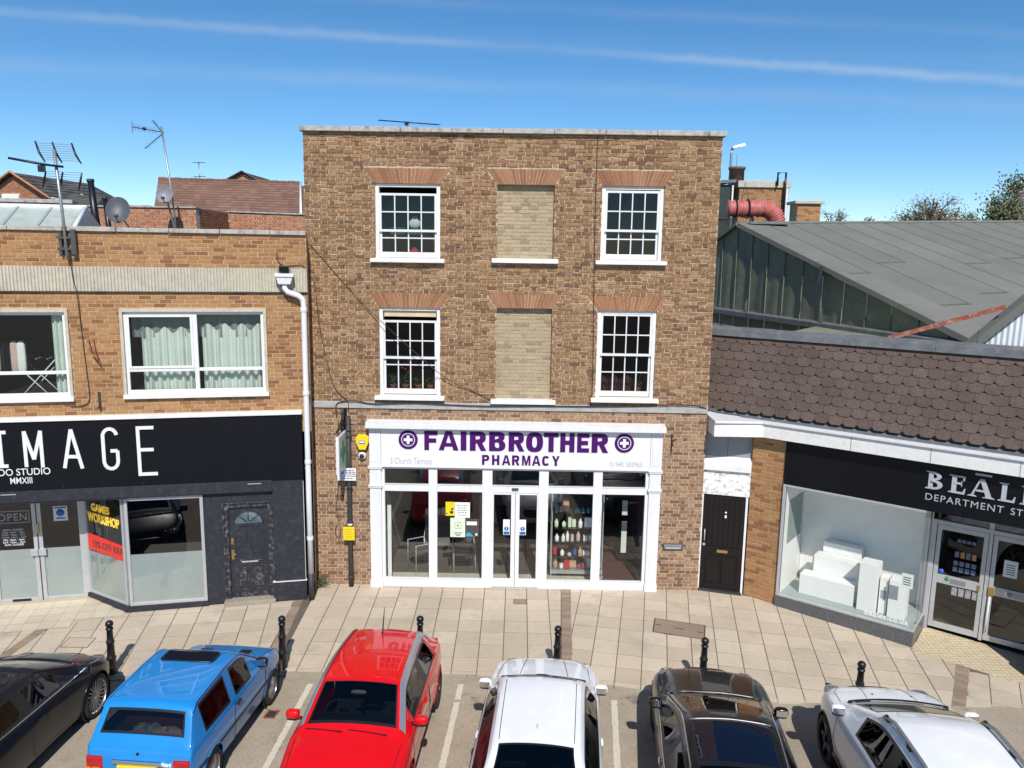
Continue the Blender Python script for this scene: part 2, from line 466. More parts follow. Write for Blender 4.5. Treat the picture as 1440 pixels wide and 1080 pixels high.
# ---------------------------------------------------------------- mesh helpers
class MB:
    """Collects shapes; build() links them as ONE mesh object."""

    def __init__(s, X=None):
        s.v, s.f, s.m, s.t, s.sm = [], [], [], [], []
        s.X = X

    def add(s, vs, fs, mi=0, tone=.5, smooth=False):
        o = len(s.v)
        if s.X is not None:
            vs = [s.X @ Vector(p) for p in vs]
        s.v += [tuple(p) for p in vs]
        for f in fs:
            s.f.append([o + i for i in f])
            s.m.append(mi)
            s.t.append(tone)
            s.sm.append(smooth)
        return s

    def box(s, x0, x1, y0, y1, z0, z1, mi=0, tone=.5):
        return s.add([(x0, y0, z0), (x1, y0, z0), (x1, y1, z0), (x0, y1, z0), (x0, y0, z1), (x1, y0, z1), (x1, y1, z1), (x0, y1, z1)],
                     [(0, 3, 2, 1), (4, 5, 6, 7), (0, 1, 5, 4), (1, 2, 6, 5), (2, 3, 7, 6), (3, 0, 4, 7)], mi, tone)

    def quad(s, a, b, c, d, mi=0, tone=.5):
        return s.add([a, b, c, d], [(0, 1, 2, 3)], mi, tone)

    def prism(s, poly, z0, z1, mi=0, tone=.5, bottom=True):
        """poly: list of (x, y), counter-clockwise; extruded along z."""
        k = len(poly)
        vs = [(x, y, z0) for x, y in poly] + [(x, y, z1) for x, y in poly]
        fs = [list(range(k, 2 * k))] + ([list(range(k - 1, -1, -1))] if bottom else [])
        fs += [(i, (i + 1) % k, k + (i + 1) % k, k + i) for i in range(k)]
        return s.add(vs, fs, mi, tone)

    def prism_y(s, poly, y0, y1, mi=0, tone=.5):
        """poly: list of (x, z), counter-clockwise seen from -y; extruded from y0 (front) to y1."""
        k = len(poly)
        vs = [(x, y0, z) for x, z in poly] + [(x, y1, z) for x, z in poly]
        fs = [list(range(k)), list(range(2 * k - 1, k - 1, -1))]
        fs += [(i, k + i, k + (i + 1) % k, (i + 1) % k) for i in range(k)]
        return s.add(vs, fs, mi, tone)

    def tube(s, pts, r, seg=6, mi=0, closed=False, tone=.5):
        pts = [Vector(p) for p in pts]
        k = len(pts)
        rings = []
        up = None
        for i, p in enumerate(pts):
            a = pts[i - 1] if (i > 0 or closed) else p
            b = pts[(i + 1) % k] if (i < k - 1 or closed) else p
            d = (b - a)
            if d.length < 1e-9:
                d = Vector((0, 0, 1))
            d.normalize()
            if up is None:
                up = Vector((0, 0, 1)) if abs(d.z) < .9 else Vector((1, 0, 0))
            u = d.cross(up)
            if u.length < 1e-6:
                u = d.cross(Vector((0, 1, 0)))
            u.normalize()
            w = u.cross(d).normalized()
            up = w
            rr = r[i] if isinstance(r, (list, tuple)) else r
            rings.append([p + (u * cos(2 * pi * j / seg) + w * sin(2 * pi * j / seg)) * rr for j in range(seg)])
        vs = [q for ring in rings for q in ring]
        fs = []
        n_ = k if closed else k - 1
        for i in range(n_):
            i2 = (i + 1) % k
            for j in range(seg):
                j2 = (j + 1) % seg
                fs.append((i * seg + j, i * seg + j2, i2 * seg + j2, i2 * seg + j))
        if not closed:
            fs.append(list(range(seg - 1, -1, -1)))
            fs.append([(k - 1) * seg + j for j in range(seg)])
        return s.add(vs, fs, mi, tone, seg > 5)

    def lathe(s, prof, c=(0, 0, 0), seg=20, mi=0, axis='z', smooth=True, caps=True):
        """prof: list of (radius, height) from bottom to top."""
        vs, fs = [], []
        for r_, h in prof:
            for j in range(seg):
                a = 2 * pi * j / seg
                x, y, z = r_ * cos(a), r_ * sin(a), h
                if axis == 'x':
                    x, y, z = z, x, y
                elif axis == 'y':
                    x, y, z = y, z, x
                vs.append((c[0] + x, c[1] + y, c[2] + z))
        for i in range(len(prof) - 1):
            for j in range(seg):
                j2 = (j + 1) % seg
                fs.append((i * seg + j, i * seg + j2, (i + 1) * seg + j2, (i + 1) * seg + j))
        s.add(vs, fs, mi, .5, smooth)
        k = len(prof) - 1
        if caps and prof[0][0] > 1e-4:
            s.add(vs[:seg], [list(range(seg - 1, -1, -1))], mi)
        if caps and prof[k][0] > 1e-4:
            s.add(vs[k * seg:], [list(range(seg))], mi)
        return s

    def blob(s, c, r, e=2.5, nu=20, nv=12, mi=0, rot=None):
        """Superellipsoid: e=2 ellipsoid, larger e more box-like."""
        vs, fs = [], []
        pw = lambda q: math.copysign(abs(q) ** (2 / e), q)
        for i in range(nv + 1):
            a = -pi / 2 + pi * i / nv
            for j in range(nu):
                b = 2 * pi * j / nu
                p = Vector((r[0] * pw(cos(a)) * pw(cos(b)), r[1] * pw(cos(a)) * pw(sin(b)), r[2] * pw(sin(a))))
                if rot:
                    p = rot @ p
                vs.append((c[0] + p.x, c[1] + p.y, c[2] + p.z))
        for i in range(nv):
            for j in range(nu):
                j2 = (j + 1) % nu
                fs.append((i * nu + j, i * nu + j2, (i + 1) * nu + j2, (i + 1) * nu + j))
        return s.add(vs, fs, mi, .5, True)

    def mesh(s, name, mats):
        me = bpy.data.meshes.new(name)
        me.from_pydata(s.v, [], s.f)
        for m_ in (mats if isinstance(mats, (list, tuple)) else [mats]):
            me.materials.append(m_)
        me.polygons.foreach_set('material_index', s.m)
        me.polygons.foreach_set('use_smooth', s.sm)
        at = me.attributes.new('tone', 'FLOAT', 'FACE')
        at.data.foreach_set('value', s.t)
        me.update()
        return me

    def build(s, name, mats, parent=None, bevel=0, kind=None, loc=None):
        o = bpy.data.objects.new(name, s.mesh(name, mats))
        C.objects.link(o)
        if parent:
            o.parent = parent
        if loc:
            o.location = loc
        if bevel:
            b = o.modifiers.new('bevel', 'BEVEL')
            b.width = bevel
            b.segments = 2
            b.limit_method = 'ANGLE'
        if kind:
            o['kind'] = kind
        return o


def tag(o, label, cat, group=None):
    o['label'] = label
    o['category'] = cat
    if group:
        o['group'] = group
    return o


def thing(name, label, cat, loc=(0, 0, 0), rotz=0., group=None):
    o = bpy.data.objects.new(name, None)
    C.objects.link(o)
    o.location = loc
    o.rotation_euler = (0, 0, rotz)
    o.empty_display_size = .2
    return tag(o, label, cat, group)


def struct(o):
    o['kind'] = 'structure'
    return o


def put(name, me, parent, loc, rot=None):
    o = bpy.data.objects.new(name, me)
    C.objects.link(o)
    o.parent = parent
    o.location = loc
    if rot:
        o.rotation_euler = rot
    return o


def copy_tree(o, parent=None):
    c = o.copy()
    C.objects.link(c)
    c.parent = parent
    for ch in list(o.children):
        copy_tree(ch, c)
    return c


# ---------------------------------------------------------------- lettering (all text turned to meshes in one pass)
TEXTS = {}


def ask_text(key, body, bold=0., space=1.0, line=1.0, align='LEFT'):
    cu = bpy.data.curves.new('text', 'FONT')
    cu.body = body
    cu.offset = bold
    cu.extrude = .02
    cu.space_character = space
    cu.space_line = line
    cu.align_x = align
    o = bpy.data.objects.new('text', cu)
    C.objects.link(o)
    TEXTS[key] = o


ask_text('address', '5 Church Terrace', .006, 1.1)
ask_text('phone', '01945 583965', .004)
ask_text('studio', 'TATTOO STUDIO', .004)
ask_text('mmxiii', 'MMXIII', .004)
ask_text('open', 'OPEN', -.005, 1.15)
ask_text('hours', 'MON: CLOSED\nTUE: 10am - 5pm\nWED: 10am - 5pm\nTHUR: 10am - 5pm\nFRI: 10am - 5pm\nSAT: 10am - 4pm\nSUN: CLOSED', .012, 1.1, 1.0, 'CENTER')
ask_text('games', 'GAMES', .03)
ask_text('workshop', 'WORKSHOP', .03)
ask_text('ten', '10% OFF RRP', .02, 1.1)
ask_text('dept', 'DEPARTMENT', -.004, 1.15)
ask_text('store', 'STORE', -.004, 1.15)
ask_text('web', 'beales.co.uk', .012, 1.1)
ask_text('plate', 'J508 OEL', .02, 1.05)
ask_text('mistral', 'Mistral', .02)
ask_text('P', 'P', .03)
ask_text('six', '6', .02)
ask_text('excl', '!', .03)
bpy.context.view_layer.update()
dg_ = bpy.context.evaluated_depsgraph_get()
for k_, o_ in list(TEXTS.items()):
    me_ = bpy.data.meshes.new_from_object(o_.evaluated_get(dg_))
    TEXTS[k_] = ([tuple(v_.co) for v_ in me_.vertices], [tuple(p_.vertices) for p_ in me_.polygons])
    cu_ = o_.data
    bpy.data.objects.remove(o_)
    bpy.data.curves.remove(cu_)
    bpy.data.meshes.remove(me_)


def put_text(name, key, material, parent, x0, x1, z0, z1, y, depth=.012, X=None, shear=0.):
    """Lettering fitted to the box x0..x1, z0..z1 (x1 None keeps the aspect), its front at y."""
    vs, fs = TEXTS[key]
    xs = [p[0] for p in vs]
    ys = [p[1] for p in vs]
    zs = [p[2] for p in vs]
    kx = ky = (z1 - z0) / (max(ys) - min(ys))
    if x1 is not None:
        kx = (x1 - x0) / (max(xs) - min(xs))
    kz = depth / (max(zs) - min(zs))
    b = MB(X)
    b.add([(x0 + (p[0] - min(xs)) * kx + shear * (p[1] - min(ys)) * ky, y + depth - (p[2] - min(zs)) * kz, z0 + (p[1] - min(ys)) * ky) for p in vs], fs)
    return b.build(name, material, parent)


def arc(cx, cy, rx, ry, a0, a1, n_=8, e=2.):
    pw = lambda q: math.copysign(abs(q) ** (2 / e), q)
    return [(cx + rx * pw(cos(R(lerp(a0, a1, i / n_)))), cy + ry * pw(sin(R(lerp(a0, a1, i / n_))))) for i in range(n_ + 1)]


def block_loops(ch, s_, h):
    """Heavy grotesque capital in the unit square: outline first, then counters; s_ stem width, h bar height."""
    if ch == 'I':
        return [[(0, 0), (1, 0), (1, 1), (0, 1)]]
    if ch in 'FE':
        o = [(0, 0), (s_, 0), (s_, .5 - h / 2)] if ch == 'F' else [(0, 0), (1, 0), (1, h), (s_, h), (s_, .5 - h / 2)]
        return [o + [(.9, .5 - h / 2), (.9, .5 + h / 2), (s_, .5 + h / 2), (s_, 1 - h), (1, 1 - h), (1, 1), (0, 1)]]
    if ch == 'T':
        return [[(.5 - s_ / 2, 0), (.5 + s_ / 2, 0), (.5 + s_ / 2, 1 - h), (1, 1 - h), (1, 1), (0, 1), (0, 1 - h), (.5 - s_ / 2, 1 - h)]]
    if ch == 'H':
        return [[(0, 0), (s_, 0), (s_, .5 - h / 2), (1 - s_, .5 - h / 2), (1 - s_, 0), (1, 0), (1, 1), (1 - s_, 1), (1 - s_, .5 + h / 2), (s_, .5 + h / 2), (s_, 1), (0, 1)]]
    if ch == 'A':
        return [[(0, 0), (.26, 0), (.31, .2), (.69, .2), (.74, 0), (1, 0), (.66, 1), (.34, 1)], [(.365, .38), (.5, .82), (.635, .38)]]
    if ch == 'M':
        return [[(0, 0), (.22, 0), (.22, .62), (.40, 0), (.60, 0), (.78, .62), (.78, 0), (1, 0), (1, 1), (.70, 1), (.5, .36), (.30, 1), (0, 1)]]
    if ch == 'Y':
        return [[(.5 - s_ / 2, 0), (.5 + s_ / 2, 0), (.5 + s_ / 2, .42), (1, 1), (.70, 1), (.5, .62), (.30, 1), (0, 1), (.5 - s_ / 2, .42)]]
    if ch == 'O':
        return [arc(.5, .5, .5, .5, 0, 345, 23, 2.5), arc(.5, .5, .5 - s_, .5 - h, 0, 345, 23, 2.5)[::-1]]
    if ch == 'C':
        return [arc(.5, .5, .5, .5, 38, 322, 20, 2.5) + arc(.5, .5, .5 - s_, .5 - h, 322, 38, 20, 2.5)]
    if ch in 'RP':
        bowl = arc(.58, .70, .40, .30, -60, 90, 8, 2.3)
        o = ([(0, 0), (s_, 0), (s_, .40), (.44, .40), (.68, 0), (1, 0), (.74, .43)] if ch == 'R' else [(0, 0), (s_, 0), (s_, .40), (.58, .40)]) + bowl + [(0, 1)]
        return [o, [(s_, .58)] + [(s_, 1 - h)] + arc(.58, .70 + (.4 - h) * .0, .40 - s_, .30 - h, 90, -90, 6, 2.3)[0:]]
    if ch == 'B':
        o = [(0, 0), (.56, 0)] + arc(.56, .29, .44, .29, -80, 55, 7, 2.3) + arc(.54, .75, .41, .25, -45, 90, 7, 2.3) + [(0, 1)]
        return [o, [(s_, h), (s_, .46)] + arc(.54, .3, .44 - s_, .46 - .3, 90, -90, 6), [(s_, .60), (s_, 1 - h)] + arc(.54, .72, .40 - s_, 1 - h - .72, 90, -90, 6)]


def block_letter(ch, material, parent, x0, x1, z0, z1, y0, y1, s_=.33, h=.19, name='letter'):
    loops = [[Vector((x0 + a * (x1 - x0), 0, z0 + c * (z1 - z0))) for a, c in lp] for lp in block_loops(ch, s_, h)]
    flat = [p for lp in loops for p in lp]
    tris = tessellate_polygon([[Vector((p.x, p.z, 0)) for p in lp] for lp in loops])
    k = len(flat)
    b = MB()
    fs = []
    for t_ in tris:
        a, c, d = (flat[i] for i in t_)
        fs.append(t_ if (c.x - a.x) * (d.z - a.z) - (c.z - a.z) * (d.x - a.x) > 0 else t_[::-1])
    o = 0
    for lp in loops:
        n_ = len(lp)
        fs += [(o + i, k + o + i, k + o + (i + 1) % n_, o + (i + 1) % n_) for i in range(n_)]
        o += n_
    b.add([(p.x, y0, p.z) for p in flat] + [(p.x, y1, p.z) for p in flat], fs)
    return b.build(name, material, parent)


# ---------------------------------------------------------------- masonry
def wall_cells(b, x0, x1, z0, z1, holes, y, mi=0):
    """A flat wall face at y with rectangular openings."""
    xs = sorted({x0, x1, *[min(max(h[0], x0), x1) for h in holes], *[min(max(h[1], x0), x1) for h in holes]})
    zs = sorted({z0, z1, *[min(max(h[2], z0), z1) for h in holes], *[min(max(h[3], z0), z1) for h in holes]})
    for i in range(len(xs) - 1):
        for j in range(len(zs) - 1):
            cx, cz = (xs[i] + xs[i + 1]) / 2, (zs[j] + zs[j + 1]) / 2
            if any(h[0] < cx < h[1] and h[2] < cz < h[3] for h in holes):
                continue
            b.quad((xs[i], y, zs[j]), (xs[i + 1], y, zs[j]), (xs[i + 1], y, zs[j + 1]), (xs[i], y, zs[j + 1]), mi)


def reveal(b, x0, x1, z0, z1, y0, y1, mi=0):
    b.quad((x0, y0, z0), (x0, y0, z1), (x0, y1, z1), (x0, y1, z0), mi)
    b.quad((x1, y0, z0), (x1, y1, z0), (x1, y1, z1), (x1, y0, z1), mi)
    b.quad((x0, y0, z1), (x1, y0, z1), (x1, y1, z1), (x0, y1, z1), mi)
    b.quad((x0, y0, z0), (x0, y1, z0), (x1, y1, z0), (x1, y0, z0), mi)


BRICK_CACHE = {}


def brick_faces(b, x0, x1, z0, z1, yf, yb, tone, jit=0.):
    j = lambda: rnd.uniform(-jit, jit)
    e = .003
    vs = [(x0, yb, z0), (x1, yb, z0), (x1, yb, z1), (x0, yb, z1),
          (x0 + e + j(), yf, z0 + e + j()), (x1 - e + j(), yf, z0 + e + j()), (x1 - e + j(), yf, z1 - e + j()), (x0 + e + j(), yf, z1 - e + j())]
    b.add(vs, [(4, 5, 6, 7), (0, 1, 5, 4), (1, 2, 6, 5), (2, 3, 7, 6), (3, 0, 4, 7)], 0, tone)


def brick_mesh(w, h, matname, ti, rough):
    key = (round(w, 3), round(h, 3), matname, ti)
    if key not in BRICK_CACHE:
        b = MB()
        brick_faces(b, -w / 2, w / 2, -h / 2, h / 2, 0, .014, (ti + .5) / 10, rough)
        BRICK_CACHE[key] = b.mesh('brick', M[matname])
    return BRICK_CACHE[key]


def brick_wall(parent, x0, x1, z0, z1, holes, traps, matname, bond='flemish', course=.075, n_single=300, y=0., rough=.002,
               joint=.011, L=.215, Hd=.1025, name='brick', proud=.0025):
    """Courses of separate bricks standing proud of the mortar; the topmost whole ones are parts, the rest one joined part."""
    rest = MB()
    singles = []
    i = 0
    z = z0
    while z < z1 - .02:
        zt = min(z + course, z1)
        zm = (z + zt) / 2
        cuts = [(h[0], h[1]) for h in holes if h[2] < zm < h[3]]
        for (xb0, xb1, xt0, xt1, za, zb_) in traps:
            if za < zm < zb_:
                t = (zm - za) / (zb_ - za)
                cuts.append((lerp(xb0, xt0, t) - .004, lerp(xb1, xt1, t) + .004))
        x = x0 - L - rnd.uniform(0, .02)
        if bond == 'flemish':
            x -= (i % 2) * ((L + joint) / 2 + (Hd + joint) / 2)
        else:
            x -= (i % 2) * (L + joint) / 2 + (rnd.uniform(-.015, .015))
        k = 0
        while x < x1:
            w = L if (bond != 'flemish' or k % 2 == 0) else Hd
            w *= rnd.uniform(.97, 1.02)
            pieces = [(max(x, x0), min(x + w, x1))]
            for c0, c1 in cuts:
                nxt = []
                for a, b_ in pieces:
                    if b_ <= c0 or a >= c1:
                        nxt.append((a, b_))
                    else:
                        if a < c0:
                            nxt.append((a, c0))
                        if b_ > c1:
                            nxt.append((c1, b_))
                pieces = nxt
            for a, b_ in pieces:
                if b_ - a < .025:
                    continue
                ti = rnd.randrange(10)
                bz0, bz1 = z + joint / 2, zt - joint / 2
                whole = abs((b_ - a) - w) < .001 and abs(zt - z - course) < .001
                yy = y + rnd.uniform(-proud, .0015)
                if whole and w > .15:
                    singles.append((zt, a, b_, bz0, bz1, yy, ti))
                else:
                    brick_faces(rest, a, b_, bz0, bz1, yy, y + .014, (ti + .5) / 10, rough)
            x += w + joint
            k += 1
        z = zt
        i += 1
    singles.sort(key=lambda q: -q[0])
    for s_ in singles[n_single:]:
        brick_faces(rest, s_[1], s_[2], s_[3], s_[4], s_[5], y + .014, (s_[6] + .5) / 10, rough)
    for zt, a, b_, bz0, bz1, yy, ti in singles[:n_single]:
        me = brick_mesh(L, course - joint, matname, ti, rough)
        o = put(name, me, parent, ((a + b_) / 2, yy, (bz0 + bz1) / 2))
        o.scale = ((b_ - a) / L, 1, 1)
    if rest.v:
        rest.build(name, M[matname], parent, kind='stuff')


# ================================================================ the pharmacy building (facade plane y = 0)
B = thing('brick_building', 'tall flat-fronted brown brick building with four sash windows above a white shopfront', 'building', (0, 0, 0))
BX0, BX1, BTOP = -4.30, 3.93, 9.39
# window openings: x0, x1, z0, z1
W_UL, W_UR = (-2.90, -1.60, 6.96, 8.42), (1.61, 2.84, 6.98, 8.43)
W_LL, W_LR = (-2.85, -1.60, 4.16, 5.97), (1.60, 2.80, 4.18, 5.97)
N_U, N_L = (-.46, .67, 6.98, 8.43), (-.455, .68, 4.11, 5.99)
SHOP = (-3.07, 3.02, -.4, 3.62)
upper_holes = [W_UL, W_UR, W_LL, W_LR, N_U, N_L]
arches = [(w[0], w[1], w[0] - .21, w[1] + .21, w[3], w[3] + .30) for w in upper_holes]
STR0, STR1 = 3.88, 4.01

b = MB()
wall_cells(b, BX0, BX1, STR0, BTOP, upper_holes, .007, 0)
wall_cells(b, BX0, BX1, -.35, STR0, [SHOP], .007, 1)
for w in upper_holes:
    reveal(b, *w, .004, .24, 0)
# flank walls, back wall and flat roof
b.quad((BX0, .007, -.35), (BX0, .007, BTOP), (BX0, 9, BTOP), (BX0, 9, -.35), 0)
b.quad((BX1, .007, -.35), (BX1, 9, -.35), (BX1, 9, BTOP), (BX1, .007, BTOP), 0)
b.quad((BX0, 9, -.35), (BX0, 9, BTOP), (BX1, 9, BTOP), (BX1, 9, -.35), 0)
b.quad((BX0, .3, 8.95), (BX1, .3, 8.95), (BX1, 9, 8.95), (BX0, 9, 8.95), 2)
b.quad((BX0, .3, 8.95), (BX0, .3, BTOP), (BX1, .3, BTOP), (BX1, .3, 8.95), 0)
b.build('wall', [M['mortar'], M['mortar_lower'], M['felt_roof']], B)
brick_wall(B, BX0, BX1, STR1 - .01, BTOP, upper_holes, arches, 'brick_main', 'flemish', .0755, 300, 0, .008, proud=.011)
brick_wall(B, BX0, BX1, -.15, STR0, [SHOP], [], 'brick_lower', 'flemish', .0745, 0, 0, .004, proud=.005)

# gauged brick heads
for a in arches:
    par = MB().add([(a[0], .0065, a[4] - .0), (a[1], .0065, a[4]), (a[3], .0065, a[5]), (a[2], .0065, a[5])], [(0, 1, 2, 3)]).build('window_head', M['mortar'], B)
    n_ = 20
    for i in range(n_):
        t0, t1 = i / n_, (i + 1) / n_
        g = .0055
        q = MB()
        xb0, xb1 = lerp(a[0], a[1], t0) + g, lerp(a[0], a[1], t1) - g
        xt0, xt1 = lerp(a[2], a[3], t0) + g, lerp(a[2], a[3], t1) - g
        q.prism_y([(xb0, a[4] + .002), (xb1, a[4] + .002), (xt1, a[5] - .004 + rnd.uniform(-.006, .004)), (xt0, a[5] - .004 + rnd.uniform(-.006, .004))], -.004 + rnd.uniform(-.002, .002), .012, 0, rnd.random())
        q.build('arch_brick', M['brick_arch'], par)

# coping stones
x = BX0 - .06
while x < BX1 + .02:
    w = min(1.0, BX1 + .06 - x)
    q = MB()
    q.box(x + .004, x + w - .004, -.09 + rnd.uniform(-.008, .006), .34, BTOP + rnd.uniform(0, .003), BTOP + .095 + rnd.uniform(-.008, .006), 0, rnd.random())
    q.build('coping_stone', M['coping'], B, .008)
    x += w
# string course
q = MB()
q.box(BX0, BX1, -.035, .02, STR0, STR1 - .012)
q.add([(BX0, -.035, STR1 - .012), (BX1, -.035, STR1 - .012), (BX1, .02, STR1 + .02), (BX0, .02, STR1 + .02)], [(0, 1, 2, 3)])
q.build('string_course', M['string'], B, .006)


def sash_window(parent, w, gap, meet, low_split, cols, up_rows, low_rows, sill_h=.085, sill_drop=.0, blind=None):
    """Vertically sliding sash: w opening, gap = dark slot above a lowered upper sash, meet = meeting rail height."""
    x0, x1, z0, z1 = w
    fr = MB()
    fy0, fy1 = .045, .20
    jw, hd = .075, .065
    fr.box(x0 + .003, x0 + jw, fy0, fy1, z0, z1 - .003)
    fr.box(x1 - jw, x1 - .003, fy0, fy1, z0, z1 - .003)
    fr.box(x0 + jw, x1 - jw, fy0 + .003, fy1, z1 - hd, z1 - .003)
    fo = fr.build('window', M['white_old'], parent, .004)
    s_ = MB()
    s_.add([(x0 - .095, -.12, z0 - sill_h), (x1 + .095, -.12, z0 - sill_h), (x1 + .095, .045, z0 - sill_h), (x0 - .095, .045, z0 - sill_h),
            (x0 - .095, -.12, z0 - .03), (x1 + .095, -.12, z0 - .03), (x1 + .095, .045, z0 + .008), (x0 - .095, .045, z0 + .008)],
           [(0, 3, 2, 1), (4, 5, 6, 7), (0, 1, 5, 4), (1, 2, 6, 5), (2, 3, 7, 6), (3, 0, 4, 7)])
    s_.build('window_sill', M['white_old'], fo, .006)
    a, c = x0 + jw, x1 - jw

    def sash(zb, zt, y, rows, top_rail, bot_rail, nm):
        sb = MB()
        st = .045
        sb.box(a, a + st, y, y + .04, zb, zt)
        sb.box(c - st, c, y, y + .04, zb, zt)
        sb.box(a + st, c - st, y, y + .04, zt - top_rail, zt)
        sb.box(a + st, c - st, y, y + .04, zb, zb + bot_rail)
        bw = .024
        gx = [a + st + (c - a - 2 * st) * i / cols for i in range(cols + 1)]
        zz = [zb + bot_rail] + [lerp(zb + bot_rail, zt - top_rail, r_) for r_ in rows] + [zt - top_rail]
        for i in range(1, cols):
            sb.box(gx[i] - bw / 2, gx[i] + bw / 2, y + .004, y + .034, zb + bot_rail, zt - top_rail)
        for z_ in zz[1:-1]:
            sb.box(a + st, c - st, y + .006, y + .032, z_ - bw / 2, z_ + bw / 2)
        sb.build(nm, M['white'], fo, .003)
        for i in range(cols):
            for j in range(len(zz) - 1):
                ya = y + .018 + rnd.uniform(-.001, .001)
                yb = ya + rnd.uniform(-.004, .004)
                g_ = MB()
                g_.quad((gx[i], ya, zz[j]), (gx[i + 1], yb, zz[j]), (gx[i + 1], yb + rnd.uniform(-.002, .002), zz[j + 1]), (gx[i], ya + rnd.uniform(-.002, .002), zz[j + 1]))
                g_.build('pane', M['glass_dark'], fo)

    sash(meet - .02, z1 - hd - gap, .058, up_rows, .045, .045, 'upper_sash')
    sash(z0 + .01, meet + .05 + low_split, .108, low_rows, .04, .11, 'lower_sash')
    if blind:
        MB().box(a + .02, c - .02, .10, .107, blind, z1 - hd).build('roller_blind', mat('tan_blind', (.62, .47, .30), .8), fo)
    # the room behind
    r_ = MB()
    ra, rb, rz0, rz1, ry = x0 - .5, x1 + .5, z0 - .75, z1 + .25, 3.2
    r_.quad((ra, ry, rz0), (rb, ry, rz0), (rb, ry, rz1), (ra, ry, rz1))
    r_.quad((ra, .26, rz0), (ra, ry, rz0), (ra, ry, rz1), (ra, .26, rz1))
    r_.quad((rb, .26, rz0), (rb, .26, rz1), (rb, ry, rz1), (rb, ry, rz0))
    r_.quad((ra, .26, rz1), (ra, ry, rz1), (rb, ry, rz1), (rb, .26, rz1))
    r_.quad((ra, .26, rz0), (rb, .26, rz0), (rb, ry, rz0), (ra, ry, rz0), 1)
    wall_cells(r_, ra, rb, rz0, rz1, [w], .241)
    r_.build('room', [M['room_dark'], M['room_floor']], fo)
    return fo


sash_window(B, W_UL, .12, 7.50, -.02, 4, [.52], [.68])
sash_window(B, W_UR, .02, 7.56, -.02, 4, [.5], [.66])
sash_window(B, W_LL, .20, 4.93, -.02, 4, [.47], [.78], blind=5.78)
sash_window(B, W_LR, .0, 5.06, -.02, 4, [.5], [.53])

# blind windows: recesses filled with buff brick
for w in (N_U, N_L):
    q = MB()
    wall_cells(q, w[0], w[1], w[2], w[3], [], .127)
    nb = q.build('blind_window', M['mortar_grey'], B)
    brick_wall(nb, w[0] + .004, w[1] - .004, w[2], w[3], [], [], 'brick_infill', 'flemish', .0745, 150, .119, .001, name='infill_brick')
    q = MB()
    q.box(w[0] - .10, w[1] + .10, -.11, .115, w[2] - .085, w[2] + .006)
    q.build('window_sill', M['white_old'], nb, .006)

# things on the sills and shelves behind the glass
t = thing('potted_plant', 'red-flowered pot plant inside the lower left window of the brown building', 'plant', (-2.36, .32, 4.2), 0, 'plants on the window sills')


def pot_plant(t, flower=None, h=.3, seed=1):
    r0 = random.Random(seed)
    MB().lathe([(.05, 0), (.075, .12), (.08, .13), (.07, .13)], seg=10).build('pot', M['terracotta'], t)
    q = MB()
    for i in range(46):
        p = Vector((r0.gauss(0, .06), r0.gauss(0, .05), .13 + r0.random() * h))
        d = Vector((r0.uniform(-1, 1), r0.uniform(-1, 1), r0.uniform(-.2, 1))).normalized() * .05
        e = d.cross(Vector((r0.random(), r0.random(), r0.random()))).normalized() * .022
        q.add([p, p + d * .5 + e, p + d, p + d * .5 - e], [(0, 1, 2, 3)])
    q.build('leaves', M['leaf'], t, kind='stuff')
    if flower:
        q = MB()
        for i in range(5):
            q.blob((r0.gauss(0, .04), r0.gauss(0, .03), .13 + h + r0.uniform(-.05, .08)), (.03, .03, .025), 2, 8, 6)
        q.build('flower', M[flower], t)


pot_plant(t, 'red_print', .30, 1)
for i, (px_, pz, lab) in enumerate([(-2.62, .18, 'small green pot plant in the left corner of the lower left window'), (-2.08, .12, 'low pot plant between two taller ones in the lower left window'),
                                    (-1.84, .16, 'green pot plant in the right corner of the lower left window')]):
    t = thing('potted_plant', lab, 'plant', (px_, .32, 4.2), 0, 'plants on the window sills')
    pot_plant(t, None, pz, 10 + i)
t = thing('potted_plant', 'green pot plant behind the lower right window with plum curtain', 'plant', (2.52, .34, 4.22), 0, 'plants on the window sills')
pot_plant(t, None, .14, 33)
q = MB()
k_ = 20
for i in range(k_):
    xa, xb = 1.72 + .7 * i / k_, 1.72 + .7 * (i + 1) / k_
    q.quad((xa, .42 + .03 * sin(i * 1.9), 4.15), (xb, .42 + .03 * sin((i + 1) * 1.9), 4.15), (xb, .42 + .03 * sin((i + 1) * 1.9), 4.62 - .12 * abs(sin(i * .4))), (xa, .42 + .03 * sin(i * 1.9), 4.62 - .12 * abs(sin((i - 1) * .4))))
tag(q.build('cafe_curtain', mat('plum_cloth', (.10, .035, .03), .9, var=.3)), 'short plum curtain behind the lower right sash window', 'curtain')
for (x_, z_, lab, nm, mt, cat, s_) in [(-2.52, 7.50, 'green plastic tub on a shelf behind upper left window', 'storage_tub', 'green_plastic', 'tub', (.17, .08, .08)),
                                       (-2.18, 7.49, 'second green tub on the shelf behind upper left window, under a white bag', 'storage_tub', 'green_plastic', 'tub', (.17, .08, .07))]:
    q = MB()
    q.blob((0, 0, 0), s_, 5, 16, 8)
    o = q.build(nm, M[mt], None, loc=(x_, .48, z_))
    tag(o, lab, cat, 'tubs on the shelf')
q = MB()
q.blob((0, 0, 0), (.13, .07, .10), 2.2, 14, 8)
q.tube([(-.05, 0, .08), (-.03, 0, .14), (.03, 0, .14), (.05, 0, .08)], .008, 5)
tag(q.build('plastic_bag', M['paper'], None, loc=(-2.17, .48, 7.655)), 'white plastic bag lying on a green tub behind the upper left window', 'bag')
q = MB()
q.box(-2.75, -1.75, .36, .62, 7.385, 7.41)
q.box(-2.74, -2.70, .36, .62, 6.3, 7.385)
